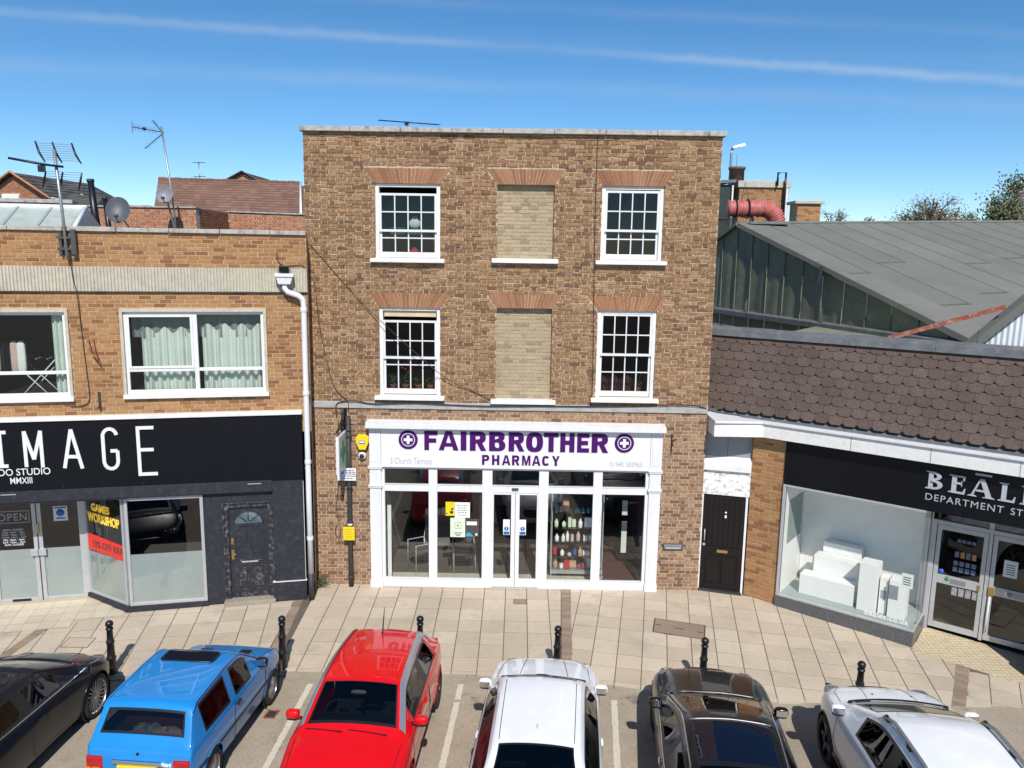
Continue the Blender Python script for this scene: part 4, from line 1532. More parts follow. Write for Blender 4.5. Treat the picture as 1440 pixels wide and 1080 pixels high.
def casement(parent, w, light_split, cur):
    x0, x1, z0, z1 = w
    q = MB()
    fw = .055
    q.box(x0, x0 + fw, -.035, .12, z0 + .06, z1)
    q.box(x1 - fw, x1, -.035, .12, z0 + .06, z1)
    q.box(x0 + fw, x1 - fw, -.037, .12, z1 - fw, z1)
    fo = q.build('window', M['concrete'], parent, .004)
    q = MB()
    q.box(x0 - .01, x1 + .01, -.075, .12, z0 - .02, z0 + .06)
    q.build('window_sill', M['white_old'], fo, .006)
    a, c, b0, b1 = x0 + fw, x1 - fw, z0 + .06, z1 - fw
    xm = (a + c) / 2
    q = MB()
    f = .055
    q.box(a, a + f, .02, .08, b0, b1)
    q.box(c - f, c, .02, .08, b0, b1)
    q.box(a + f, c - f, .022, .08, b1 - f, b1)
    q.box(a + f, c - f, .022, .08, b0, b0 + f + .02)
    q.box(xm - .04, xm + .04, .018, .08, b0 + f + .02, b1 - f)
    q.box(a + f, xm - .04, .02, .08, z0 + .49, z0 + .55)
    q.box(xm + .04, c - f, .02, .08, z0 + .49, z0 + .55)
    q.build('frame', M['upvc'], fo, .005)
    q = MB()
    s0 = a + f
    for (p0, p1) in ((s0, s0 + .045), (xm - .085, xm - .04)):
        q.box(p0, p1, .005, .03, z0 + .55, b1 - f)
    q.box(s0 + .045, xm - .085, .005, .03, z0 + .55, z0 + .595)
    q.box(s0 + .045, xm - .085, .005, .03, b1 - f - .045, b1 - f)
    q.build('casement', M['upvc'], fo, .004)
    for (p0, p1) in ((a + f, xm - .04), (xm + .04, c - f)):
        for (r0, r1) in ((b0 + f + .02, z0 + .49), (z0 + .55, b1 - f)):
            MB().quad((p0, .05, r0), (p1, .052, r0), (p1, .05, r1), (p0, .053, r1)).build('pane', M['glass'], fo)
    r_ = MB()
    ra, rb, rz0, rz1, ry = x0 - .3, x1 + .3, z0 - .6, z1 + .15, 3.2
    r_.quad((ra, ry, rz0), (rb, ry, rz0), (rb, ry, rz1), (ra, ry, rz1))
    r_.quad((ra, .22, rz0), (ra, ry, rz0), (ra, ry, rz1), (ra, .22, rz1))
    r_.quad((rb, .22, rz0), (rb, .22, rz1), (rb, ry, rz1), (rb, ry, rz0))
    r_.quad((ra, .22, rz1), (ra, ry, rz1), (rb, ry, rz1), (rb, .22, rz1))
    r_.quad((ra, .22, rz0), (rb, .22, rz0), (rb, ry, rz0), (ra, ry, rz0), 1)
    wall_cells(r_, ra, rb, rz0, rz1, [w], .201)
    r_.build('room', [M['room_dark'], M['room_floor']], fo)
    return fo


w2 = casement(LB, LW2, True, True)
w1 = casement(LB, LW1, True, False)


def curtain(lab, x0, x1, z0, z1, y, amp, folds, scallop=0., m='curtain', n_=90):
    q = MB()
    r0 = random.Random(lab)
    ph = [r0.uniform(-.6, .6) for _ in range(folds + 2)]
    f = lambda i: (lerp(x0, x1, i / n_), y + amp * sin(2 * pi * folds * i / n_ + ph[int(folds * i / n_)]) + amp * .4 * sin(5.3 * i / n_ * folds))
    rows = 8
    for i in range(n_):
        for j in range(rows):
            def P(i_, j_):
                a, c = f(i_)
                zt = z1 - scallop * (.5 + .5 * cos(2 * pi * folds * .5 * i_ / n_ + .8))
                return (a, y + (c - y) * (.6 + .5 * j_ / rows), lerp(zt, z0, j_ / rows))
            q.add([P(i, j), P(i, j + 1), P(i + 1, j + 1), P(i + 1, j)], [(0, 1, 2, 3)], 0, .5, True)
    o = q.build('curtain', M[m])
    o.matrix_world = LX
    return tag(o, lab, 'curtain', 'curtains in the upstairs windows')


curtain('pale mint curtain drawn across the left half of the right upstairs window', -2.93, -2.02, 4.36, 5.60, .20, .045, 6, .12)
curtain('pale mint curtain drawn across the right half of the same upstairs window', -1.84, -.75, 4.36, 5.66, .20, .045, 7, .13)
curtain('grey lining strip hanging behind the mint curtains', -3.10, -.72, 5.40, 5.86, .24, .03, 10, 0, 'curtain_dark')
curtain('narrow white curtain pulled to the right side of the far-left window', -4.46, -4.21, 4.36, 5.86, .16, .03, 3, .0)
# clothes airer in the left window
t = lthing('clothes_airer', 'folding clothes airer with washing behind the far-left upstairs window', 'airer', (-5.0, .9, 4.0))
q = MB()
for y_ in (-.25, .25):
    q.tube([(-.45, y_, .0), (.40, y_, .95)], .012, 6)
    q.tube([(.45, y_, .0), (-.40, y_, .95)], .012, 6)
for x_ in (-.45, -.2, .05, .25, .42):
    q.tube([(x_, -.27, .95), (x_, .27, .95)], .008, 5)
q.build('frame', M['white'], t)
for i, (x_, mm) in enumerate(((-.62, 'pink_cloth'), (-.44, 'black_plastic'), (-.30, 'pink_cloth'), (-.18, 'paper'))):
    q = MB()
    q.blob((0, 0, 0), (.08, .05, .33), 3.5, 16, 10)
    o = q.build('hanging_garment', M[mm], None)
    o.matrix_world = LX @ Matrix.Translation((-5.0 + x_, .62, 4.98))
    tag(o, ('pink shirt at the left end of the clothes airer', 'black garment between two pink ones on the clothes airer', 'pink top right of the black garment on the airer', 'white top hanging nearest the middle of the clothes airer')[i], 'garment', 'washing on the airer')

# fascia with letters
TS = lthing('fascia_sign', 'long black fascia board with tall white letters IMAGE and tattoo studio lettering', 'sign', (0, 0, 0))
q = MB()
q.box(LX0, -.005, -.11, .02, 2.56, 3.875)
q.build('board', M['black_sign'], TS, .004)
MB().box(LX0, .0, -.15, .02, 3.878, 3.952).build('top_trim', M['white_old'], TS, .008)
q = MB()
for x_ in (-4.4, -3.0, -1.4, -.1):
    for z_ in (2.62, 3.82):
        q.lathe([(.012, 0), (.0, .006)], (x_, -.110, z_), 8, axis='y')
q.build('screw', M['alu_dark'], TS)


def strokes(name, segs, w, parent, mt):
    """Letter built of straight strokes (x, z) of even width."""
    q = MB()
    for i, ((xa, za), (xb, zb)) in enumerate(segs):
        xa, xb = xa * .985 + .02, xb * .985 + .02
        d = Vector((xb - xa, zb - za))
        n_ = Vector((-d.y, d.x)).normalized() * w / 2
        y0 = -.132 - .0012 * (i % 4)
        q.prism_y([(xa + n_.x, za + n_.y), (xa - n_.x, za - n_.y), (xb - n_.x, zb - n_.y), (xb + n_.x, zb + n_.y)][::1], y0, -.111)
    return q.build(name, mt, parent)


lw = .062
strokes('letter', [((-5.50, 3.05), (-5.50, 3.69)), ((-5.61, 3.69), (-5.39, 3.69)), ((-5.61, 3.05), (-5.39, 3.05))], lw, TS, M['letter_white'])
strokes('letter', [((-5.085, 3.02), (-5.085, 3.70)), ((-5.085, 3.70), (-4.945, 3.16)), ((-4.945, 3.16), (-4.805, 3.70)), ((-4.805, 3.70), (-4.805, 3.00))], lw, TS, M['letter_white'])
strokes('letter', [((-4.43, 2.97), (-4.28, 3.71)), ((-4.28, 3.71), (-4.12, 2.95)), ((-4.38, 3.19), (-4.17, 3.18))], lw, TS, M['letter_white'])
gx, gz = -3.605, 3.55
garc = [(gx + .125 * cos(a_), gz + .15 * sin(a_)) for a_ in [R(12 + i * 156 / 8) for i in range(9)]]
garc2 = [(gx + .125 * cos(a_), 3.07 + .15 * sin(a_)) for a_ in [R(180 + i * 180 / 8) for i in range(9)]]
gp = [garc[0]] + garc[1:] + [(gx - .125, 3.07)] + garc2[1:] + [(gx + .125, 3.27), (gx + .0, 3.27)]
strokes('letter', list(zip(gp[:-1], gp[1:])), lw, TS, M['letter_white'])
strokes('letter', [((-3.10, 2.79), (-3.10, 3.73)), ((-3.13, 3.70), (-2.81, 3.70)), ((-3.10, 3.27), (-2.83, 3.27)), ((-3.13, 2.79), (-2.78, 2.79))], lw, TS, M['letter_white'])
put_text('lettering', 'studio', M['letter_white'], TS, -5.90, -4.60, 2.86, 2.99, -.116, .005)
put_text('lettering', 'mmxiii', M['letter_white'], TS, -5.29, -4.92, 2.70, 2.82, -.116, .005)

# charcoal shopfront
SH = lthing('charcoal_shopfront', 'charcoal painted shopfront with recessed glass doors and an angled display window', 'shopfront', (0, 0, 0))
q = MB()
q.box(LX0, -.62, -.10, .05, 2.32, 2.555)
q.build('lintel_board', M['charcoal'], SH, .006)
q = MB()
for x_ in (-5.35, -.95):
    q.box(x_ - .13, x_ + .13, -.108, -.1005, 2.485, 2.50)
q.build('vent_slot', M['alu'], SH)
q = MB()
wall_cells(q, -1.95, -.6, -.3, 2.32, [(-1.57, -.66, -.3, 2.06)], .0)
reveal(q, -1.57, -.66, -.3, 2.06, .0, .12)
q.build('wall_panel', M['charcoal'], SH)
q = MB()
q.box(-.62, -.012, -.07, .05, -.3, 2.555)
q.box(-.665, .0, -.10, .05, -.3, .385)
q.build('pilaster', M['charcoal'], SH, .006)
q = MB()
q.box(-.67, .005, -.105, -.02, .386, .396)
q.box(-.020, -.012, -.076, -.071, .4, 2.5)
q.build('worn_edge', M['white_old'], SH)
# panelled door
dx0, dx1, dz0, dz1 = -1.49, -.74, .06, 1.97
q = MB()
q.box(-1.57, dx0 - .004, .015, .12, -.05, 2.06)
q.box(dx1 + .004, -.66, .015, .12, -.05, 2.06)
q.box(dx0 - .004, dx1 + .004, .015, .12, dz1 + .004, 2.06)
q.build('door_frame', M['charcoal_worn'], SH, .006)
q = MB()
q.box(-1.60, -.63, -.012, .0, 2.06, 2.09)
q.box(-1.60, -1.57, -.012, .0, -.05, 2.06)
q.box(-.66, -.63, -.012, .0, .4, 2.06)
q.build('architrave', M['charcoal_worn'], SH, .003)
q = MB()
q.box(dx0, dx1, .06, .10, dz0, dz1)
dr = q.build('door', M['charcoal'], SH, .004)
cx = (dx0 + dx1) / 2
for (a, c, z0, z1) in ((dx0 + .12, cx - .03, .95, 1.50), (cx + .03, dx1 - .08, .95, 1.50), (dx0 + .12, cx - .03, .22, .74), (cx + .03, dx1 - .08, .22, .74)):
    q = MB()
    for (p0, p1, r0, r1) in ((a, c, z1 - .012, z1), (a, c, z0, z0 + .012), (a, a + .012, z0 + .012, z1 - .012), (c - .012, c, z0 + .012, z1 - .012)):
        q.box(p0, p1, .050, .0605, r0, r1)
    q.box(a + .045, c - .045, .052, .0605, z0 + .045, z1 - .045)
    q.build('door_panel', M['charcoal_worn'] if z0 < .5 else M['charcoal'], dr, .003)
# fanlight
n_ = 16
fr_, fz = .275, 1.63
q = MB()
q.add([(cx, .052, fz)] + [(cx + fr_ * cos(pi * i / n_), .052, fz + fr_ * .92 * sin(pi * i / n_)) for i in range(n_ + 1)], [(0, i + 1, i + 2) for i in range(n_)])
q.build('fanlight', mat('fanlight_glass', (.10, .14, .15), .08, var=.5, vscale=5), dr)
q = MB()
for i in (4, 8, 12):
    q.tube([(cx + .04 * cos(pi * i / n_), .048, fz + .04 * sin(pi * i / n_)), (cx + fr_ * cos(pi * i / n_), .048, fz + fr_ * .92 * sin(pi * i / n_))], .010, 6)
q.tube([(cx + fr_ * cos(pi * i / n_), .05, fz + fr_ * .92 * sin(pi * i / n_)) for i in range(n_ + 1)], .012, 6)
q.build('glazing_bar', M['charcoal'], dr)
for (a, c, z0, z1) in ((.10, .06, 1.575, 1.60), (.11, .07, .835, .865), (.09, .02, .075, .16)):
    MB().box(dx0 + a, dx1 - c, .045, .0605, z0, z1).build('worn_rail', M['charcoal_worn'], dr)
MB().box(cx - .16, cx + .16, .046, .0605, .80, .83).build('letter_slot', M['alu'], dr, .003)
q = MB()
q.box(dx0 + .03, dx0 + .075, .05, .0605, 1.20, 1.33)
q.box(dx0 + .03, dx0 + .08, .05, .0605, .88, 1.08)
q.tube([(dx0 + .055, .02, 1.0), (dx0 + .13, .02, .985)], .012, 6)
q.lathe([(.022, 0), (.022, .02)], (dx0 + .055, .035, 1.27), 10, axis='y')
q.build('lock', M['brass'], dr)
MB().box(-1.62, -.62, -.16, .12, -.14, .055).build('step', M['kerb'], SH, .01)

# display window on the front line, its return and the doors at the back of the recess
ga, gb = Vector((-3.43, -.0)), Vector((-4.39, .87))


def frame_quad(b, P0, P1, z0, z1, fw, th=.05, top=None, mi=0):
    """Rectangular glazing frame between two plan points."""
    d = (P1 - P0)
    L_ = d.length
    d.normalize()
    n_ = Vector((-d.y, d.x))
    X = Matrix(((d.x, n_.x, 0, P0.x), (d.y, n_.y, 0, P0.y), (0, 0, 1, 0), (0, 0, 0, 1)))
    o = MB(X)
    o.box(0, fw, -th / 2, th / 2, z0, z1)
    o.box(L_ - fw, L_, -th / 2, th / 2, z0, z1)
    o.box(fw, L_ - fw, -th / 2 + .002, th / 2, z1 - fw, z1)
    o.box(fw, L_ - fw, -th / 2 + .002, th / 2, z0, z0 + fw)
    b.v, off = b.v + o.v, len(b.v)
    b.f += [[i + off for i in f] for f in o.f]
    b.m += o.m
    b.t += o.t
    b.sm += o.sm
    return X, L_


def glazing(parent, name, P0, P1, z0, z1, fw, zf=None, gm='glass', frm='alu'):
    b = MB()
    X, L_ = frame_quad(b, P0, P1, z0, z1, fw)
    fo = b.build(name, M[frm], parent, .004)
    MB(X).quad((fw, 0, z0 + fw), (L_ - fw, 0, z0 + fw), (L_ - fw, 0, z1 - fw), (fw, 0, z1 - fw)).build('pane', M[gm], fo)
    if zf:
        MB(X).quad((fw, .004, z0 + fw), (L_ - fw, .004, z0 + fw), (L_ - fw, .004, zf), (fw, .004, zf)).build('frosted_film', M['frost'], fo)
    return fo, X, L_


glazing(SH, 'display_window', Vector((-3.40, .0)), Vector((-1.95, .0)), .07, 2.29, .06, 1.13)
rw, RX, RL_ = glazing(SH, 'return_window', Vector((-4.36, .86)), Vector((-3.43, .02)), .07, 2.29, .05, .98)
# banner and lettering on the return window
banner = MB(RX)
banner.prism_y([(.05, 1.02), (RL_ - .05, .98), (RL_ - .05, 1.30), (.05, 1.36)], -.012, -.006)
bo = banner.build('red_banner', M['red_print'], rw)
put_text('lettering', 'ten', M['dark_text'], bo, .20, RL_ - .08, 1.09, 1.24, -.016, .003, X=RX)
put_text('lettering', 'games', M['gold_text'], rw, .24, .82, 1.86, 2.02, -.016, .008, X=RX)
put_text('lettering', 'workshop', M['gold_text'], rw, .10, 1.12, 1.63, 1.82, -.016, .008, X=RX)
q = MB()
q.prism([(-3.47, -.04), (-1.93, -.04), (-1.93, .06), (-3.40, .06), (-4.36, .92), (-4.44, .86)], -.3, .065)
q.build('stall_riser', M['charcoal'], SH, .004)
dl, DX_, dL = glazing(SH, 'glass_door', Vector((-5.25, .87)), Vector((-4.42, .87)), -.05, 2.24, .075, 1.06)
dm, DM_, dL2 = glazing(SH, 'glass_door', Vector((-6.10, .87)), Vector((-5.27, .87)), -.05, 2.24, .075, 1.06)
for do, X_, sx in ((dl, DX_, .05), (dm, DM_, dL2 - .05)):
    q = MB(X_)
    q.box(sx - .08, sx + .08, -.075, -.026, .93, 1.07)
    q.build('handle_plate', M['alu'], do, .006)
MB(DM_).box(.28, .62, -.032, -.0255, -.03, .02).build('letter_slot', M['black_plastic'], dm)
q = MB(DX_)
q.box(-.02, .03, -.05, -.026, 1.40, 1.60)
q.build('lock_plate', M['brass'], dl)
g = MB(DM_)
for (a, c, z0, z1) in ((.09, .71, 1.86, 1.872), (.09, .71, 1.62, 1.632), (.09, .102, 1.632, 1.86), (.698, .71, 1.632, 1.86)):
    g.box(a, c, -.008, -.003, z0, z1)
g.build('open_sign_outline', M['letter_silver'], dm)
put_text('lettering', 'open', M['letter_silver'], dm, .14, .66, 1.67, 1.82, -.008, .004, X=DM_)
put_text('lettering', 'hours', M['letter_white'], dm, .17, .62, 1.15, 1.50, -.006, .003, X=DM_)
g = MB(DX_)
g.box(.30, .56, -.007, -.003, 1.62, 1.93)
st = g.build('notice', M['paper'], dl)
g = MB(DX_)
g.lathe([(.001, 0), (.075, 0), (.075, .003)], (.43, -.011, 1.79), 20, axis='y')
g.box(.32, .54, -.010, -.0075, 1.88, 1.91)
g.box(.35, .51, -.010, -.0075, 1.66, 1.69)
g.build('print', M['blue_print'], st)
q = MB()
q.box(-6.2, -6.1, .82, .92, -.08, 2.32)
q.box(-4.42, -4.34, .84, .93, -.08, 2.30)
q.box(-6.2, -4.34, .82, .95, 2.24, 2.33)
q.build('door_frame', M['alu'], SH, .004)
glazing(SH, 'return_window', Vector((-7.1, .02)), Vector((-6.17, .86)), .07, 2.29, .05, .98)
glazing(SH, 'display_window', Vector((-8.5, .0)), Vector((-7.12, .0)), .07, 2.29, .06, 1.13)
q = MB()
q.prism([(-8.6, -.04), (-7.06, -.04), (-6.12, .86), (-6.2, .92), (-7.12, .06), (-8.6, .06)], -.3, .065)
q.build('stall_riser', M['charcoal'], SH, .004)
q = MB()
q.quad((-7.2, -.15, 2.315), (-3.3, -.15, 2.315), (-3.3, 1.0, 2.315), (-7.2, 1.0, 2.315))
q.build('soffit', M['charcoal'], SH)
# entrance tiles, following the fall of the pavement
def on_fall(b, z_):
    b.v = [(a, c, (.04 * c + z_) if d > -.2 else d) for a, c, d in b.v]
    return b


et = struct(on_fall(MB(LX).prism([(-7.0, -.06), (-6.6, -.42), (-5.0, -.42), (-3.46, -.06), (-4.40, .84), (-6.12, .84)], -.35, -.1), .004).build('entrance_floor', M['mortar_grey']))
for i in range(13):
    for j in range(5):
        xa, ya = -7.0 + .29 * i, -.44 + .29 * j
        yc, xc = ya + .14, xa + .14
        if yc < .86 and -6.9 + yc * .9 < xc < -3.55 - yc * (1.02 if yc > 0 else -2.6):
            q = MB(LX)
            y1 = min(ya + .286, .84)
            q.quad((xa + .004, ya + .004, 0), (xa + .286, ya + .004, 0), (xa + .286, y1, 0), (xa + .004, y1, 0), 0, rnd.random())
            on_fall(q, .0085 + rnd.uniform(-.001, .001)).build('tile', M['tile_cream'], et)
# items inside the dark shop
q = MB()
q.box(-3.3, -2.1, .75, 1.15, 0, .9)
o = q.build('counter', M['room_dark'])
o.matrix_world = LX
tag(o, 'dark counter behind the frosted display window', 'counter')

# downpipe with hopper
DP = lthing('downpipe', 'white plastic downpipe with square hopper between the two brick buildings', 'downpipe', (0, 0, 0))
q = MB()
q.add([(-.40, -.24, 6.60), (-.09, -.24, 6.60), (-.09, -.03, 6.60), (-.40, -.03, 6.60), (-.36, -.22, 6.44), (-.13, -.22, 6.44), (-.13, -.03, 6.44), (-.36, -.03, 6.44)],
      [(0, 3, 2, 1), (4, 5, 6, 7), (0, 1, 5, 4), (1, 2, 6, 5), (2, 3, 7, 6), (3, 0, 4, 7)])
q.box(-.42, -.07, -.26, -.03, 6.58, 6.64)
q.build('hopper', M['upvc'], DP, .006)
q = MB()
q.tube([(-.245, -.13, 6.45), (-.245, -.13, 6.36), (-.20, -.13, 6.29), (.0, -.13, 6.22), (.075, -.13, 6.16), (.095, -.12, 6.05), (.095, -.12, 5.0), (.095, -.12, 3.9), (.09, -.12, 2.2), (.09, -.12, .52)], .055, 12)
q.build('pipe', M['upvc'], DP)
q = MB()
for z_ in (5.95, 4.3, 2.9, 1.3):
    q.lathe([(.063, -.04), (.066, -.03), (.066, .03), (.063, .04)], (.093, -.12, z_), 14)
q.build('collar', M['upvc'], DP)
q = MB()
q.tube([(.09, -.12, .54), (.09, -.12, -.1)], .06, 10)
q.build('shoe', M['dark_pipe'], DP)
t = lthing('flood_light', 'small black floodlight standing on the white hopper', 'light', (-.245, -.13, 6.64))
q = MB()
q.box(-.09, .09, -.10, .02, .03, .15)
q.build('housing', M['black_plastic'], t, .01)
MB().box(-.08, .08, -.105, -.1005, .04, .14).build('lens', M['glass_dark'], t)
q = MB()
q.box(-.12, -.10, -.03, .01, .0, .12)
q.box(.10, .12, -.03, .01, .0, .12)
q.build('bracket', M['galv'], t)
t = lthing('wall_bracket', 'rusty bent bracket on brickwork between the two upstairs windows', 'bracket', (-3.70, 0, 5.2), 'iron fixings on the left brick wall')
q = MB()
q.tube([(-.11, -.02, .22), (-.05, -.16, .0), (.07, -.10, -.24)], .013, 6)
q.tube([(-.02, -.02, .20), (-.0, -.12, .06), (.07, -.08, -.20)], .010, 6)
q.build('rod', M['rust'], t)
t = lthing('wall_bracket', 'short dark iron hook low on the left brick wall', 'bracket', (-3.69, 0, 4.25), 'iron fixings on the left brick wall')
q = MB()
q.box(-.02, .02, -.03, 0, -.16, .14)
q.box(-.02, .02, -.09, -.03, -.16, -.12)
q.build('rod', M['dark_pipe'], t)


def lcable(lab, pts, r=.008):
    cable(lab, [LX @ Vector(p) for p in pts], r)


lcable('dark cable falling past the ribbed band between the upstairs windows', [(-4.0, -.06, 7.0), (-3.97, -.075, 6.5), (-3.93, -.065, 6.26), (-3.91, -.02, 5.6), (-3.88, -.02, 4.9), (-3.86, -.02, 4.3), (-3.95, -.02, 4.15), (-4.2, -.02, 4.12)])
lcable('short black cable curling above the white hopper', [(-.38, -.02, 7.05), (-.36, -.02, 6.88), (-.25, -.02, 6.79), (.0, -.02, 6.80), (.12, -.02, 6.77), (.14, -.02, 6.5)])

# ---------------------------------------------------------------- on the left roof
# big aerial on a pole lashed to the parapet
AE = lthing('tv_aerial', 'large TV aerial with X-shaped reflector on a steel pole lashed to the left parapet', 'aerial', (-4.03, -.09, 6.85), 'TV aerials on the roofs')
q = MB()
q.tube([(0, 0, 0), (-.03, .0, .9), (-.09, .02, 1.93)], .028, 8)
q.build('mast', M['galv'], AE)
q = MB()
q.box(-.16, .16, -.02, .06, .18, .22)
q.box(-.16, .16, -.02, .06, .38, .42)
q.box(-.12, -.08, .0, .08, .1, .5)
q.box(.08, .16, -.03, .06, .10, .55)
q.build('clamp', M['alu_dark'], AE)
hz = 1.66
q = MB()
q.tube([(.05, .0, hz - .02), (-.25, -.12, hz + .0), (-.72, -.31, hz + .07)], .022, 6)
q.box(-.32, -.22, -.16, -.06, hz - .13, hz - .02)
q.build('boom', M['iron'], AE)
q = MB()
for i in range(15):
    t_ = i / 14
    x_, y_, z_ = lerp(-.2, -.70, t_), lerp(-.10, -.30, t_), hz + .02 + .06 * t_
    q.tube([(x_ + .03, y_ - .07, z_), (x_ - .03, y_ + .07, z_)], .006, 4)
q.build('director_rods', M['iron'], AE)
q = MB()
# four bent reflector fins with rods between
fins = [(-.36, .05), (-.10, .10), (.20, .15)]
for (x_, y_) in fins:
    for sgn in (1, -1):
        pts = [(x_ + .10, y_, hz + sgn * .06), (x_ + .03 - .02, y_ + .02, hz + sgn * .22), (x_ - .06, y_ + .08, hz + sgn * .42)]
        if sgn == -1:
            pts = [(x_ + .10, y_, hz - .10), (x_ + .06, y_ + .02, hz - .25), (x_ + .0, y_ + .08, hz - .40)]
        q.tube(pts, [.012, .02, .014], 6)
q.build('reflector_fin', M['iron'], AE)
q = MB()
for sgn in (1, -1):
    for i in range(8):
        t_ = (i + .5) / 8
        zz = hz + sgn * (.08 + .33 * t_)
        sh = -.15 * t_ if sgn == 1 else -.10 * t_
        q.tube([(-.27 + sh, .05 + .06 * t_, zz), (.30 + sh, .15 + .06 * t_, zz)], .004, 4)
q.build('reflector_rod', M['galv'], AE)

# rear parapet of orange brick, with the stub wall that throws a shadow
RW = thing('roof_wall', 'orange-red brick parapet wall behind the flat roof, dishes in front', 'wall', (0, 0, 0))


def brick_block(parent, a, c, z0, z1a, z1b, th, matname, mortar, course=.075, n_single=0, holes=(), name='brick', coping=None, L=.215):
    """A free-standing wall from plan point a to c, with a straight sloping top."""
    d = Vector((c[0] - a[0], c[1] - a[1]))
    L_ = d.length
    X = Matrix.Translation((a[0], a[1], 0)) @ Matrix.Rotation(math.atan2(d.y, d.x), 4, 'Z')
    e = thing('wall_panel', '', '')
    del e['label']
    del e['category']
    e.matrix_world = X
    e.parent = parent
    b = MB()
    b.add([(0, .01, z0), (L_, .01, z0), (L_, .01, z1b), (0, .01, z1a), (0, th, z0), (L_, th, z0), (L_, th, z1b), (0, th, z1a)],
          [(0, 1, 2, 3), (5, 4, 7, 6), (3, 2, 6, 7), (4, 0, 3, 7), (1, 5, 6, 2)])
    b.build('wall', M[mortar], e)
    cuts = []
    if abs(z1a - z1b) > .01:
        lo = min(z1a, z1b)
        cuts = [((L_ + .01) if z1a > z1b else -.01, (L_ + .01) if z1a > z1b else -.01, 0, 0, 0, 0)]
        cuts = []
    top = max(z1a, z1b)
    traps = []
    if abs(z1a - z1b) > .02:
        lo = min(z1a, z1b)
        if z1a > z1b:
            traps = [(L_, L_ + .5, 0, L_ + .5, lo, top)]
        else:
            traps = [(-.5, 0, -.5, L_, lo, top)]
    brick_wall(e, 0, L_, z0, top, list(holes), traps, matname, 'flemish', course, n_single, 0, .002, name=name, L=L)
    if coping:
        b = MB()
        b.add([(-.03, -.05, z1a), (L_ + .03, -.05, z1b), (L_ + .03, th + .05, z1b), (-.03, th + .05, z1a), (-.03, -.05, z1a + coping), (L_ + .03, -.05, z1b + coping), (L_ + .03, th + .05, z1b + coping), (-.03, th + .05, z1a + coping)],
              [(0, 3, 2, 1), (4, 5, 6, 7), (0, 1, 5, 4), (1, 2, 6, 5), (2, 3, 7, 6), (3, 0, 4, 7)])
        b.build('coping', M['coping'], e, .01)
    return e


brick_block(RW, (-15.0, 9.6), (-10.4, 9.6), 7.05, 8.37, 8.37, .3, 'brick_red', 'mortar_bright', .085, 100, coping=.05, L=.23)
e_ = MB()
e_.box(-10.68, -10.40, 9.9, 12.45, 7.05, 8.38)
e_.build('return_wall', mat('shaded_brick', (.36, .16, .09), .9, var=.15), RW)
q = MB()
for i in range(15):
    for j in range(10):
        y_ = 9.92 + j * .25 + (i % 2) * .12
        q.box(-10.398, -10.392, y_, min(y_ + .235, 12.44), 7.08 + i * .085, 7.08 + i * .085 + .072, 0, rnd.random())
q.build('brick', M['brick_red'], RW, kind='stuff')
brick_block(RW, (-10.4, 12.5), (-5.0, 12.5), 7.05, 8.40, 8.27, .3, 'brick_red', 'mortar_bright', .085, 100, coping=.05, L=.23)

# roof lantern
SK = lthing('roof_lantern', 'low glazed roof lantern with greenish wired panes on the left flat roof', 'skylight', (0, 0, 0))
s0, s1, ya, yb, za, zb = -9.6, -5.12, 3.78, 5.36, 7.30, 8.04
q = MB()
nb = 6
for i in range(nb):
    a, c = lerp(s0, s1 - .12, i / nb) + .035, lerp(s0, s1 - .12, (i + 1) / nb) - .035
    g = MB()
    g.quad((a, ya, za), (c, ya, za), (c - .0, yb - .04, zb - .02), (a, yb - .04, zb - .02))
    g.build('pane', M['skylight_glass'], SK)
for i in range(nb + 1):
    a = lerp(s0, s1 - .12, i / nb)
    q.add([(a - .03, ya, za - .01), (a + .03, ya, za - .01), (a + .03, ya, za + .03), (a - .03, ya, za + .03), (a - .03, yb, zb - .03), (a + .03, yb, zb - .03), (a + .03, yb, zb + .02), (a - .03, yb, zb + .02)],
          [(0, 1, 2, 3), (4, 7, 6, 5), (0, 3, 7, 4), (1, 5, 6, 2), (3, 2, 6, 7)])
q.build('glazing_bar', M['alu'], SK)
q = MB()
q.tube([(s1 - .04, ya - .02, za), (s1 - .10, yb, zb)], .05, 6)
q.box(s0, s1 - .06, yb - .05, yb + .08, zb - .03, zb + .05)
q.build('hip_capping', M['white_old'], SK)
q = MB()
q.add([(s1, ya, za), (s1 - .08, yb, zb), (s1, yb + 1.5, za)], [(0, 1, 2)])
q.add([(s0, yb, zb), (s1 - .08, yb, zb), (s1, yb + 1.5, za), (s0, yb + 1.5, za)], [(0, 1, 2, 3)])
q.build('rear_glazing', M['skylight_glass'], SK)
MB().box(s0 - .05, s1 + .06, ya - .08, yb + 1.6, 7.04, za - .01).build('upstand', M['lead'], SK)
t = lthing('parapet_wall', 'low dark parapet with weathered coping behind the roof lantern', 'wall', (0, 0, 0))
q = MB()
q.box(-9.6, -6.15, 7.4, 7.7, 7.05, 8.22)
q.build('wall', M['lead'], t)
MB().box(-9.6, -6.1, 7.33, 7.77, 8.22, 8.32).build('coping', M['coping'], t, .012)
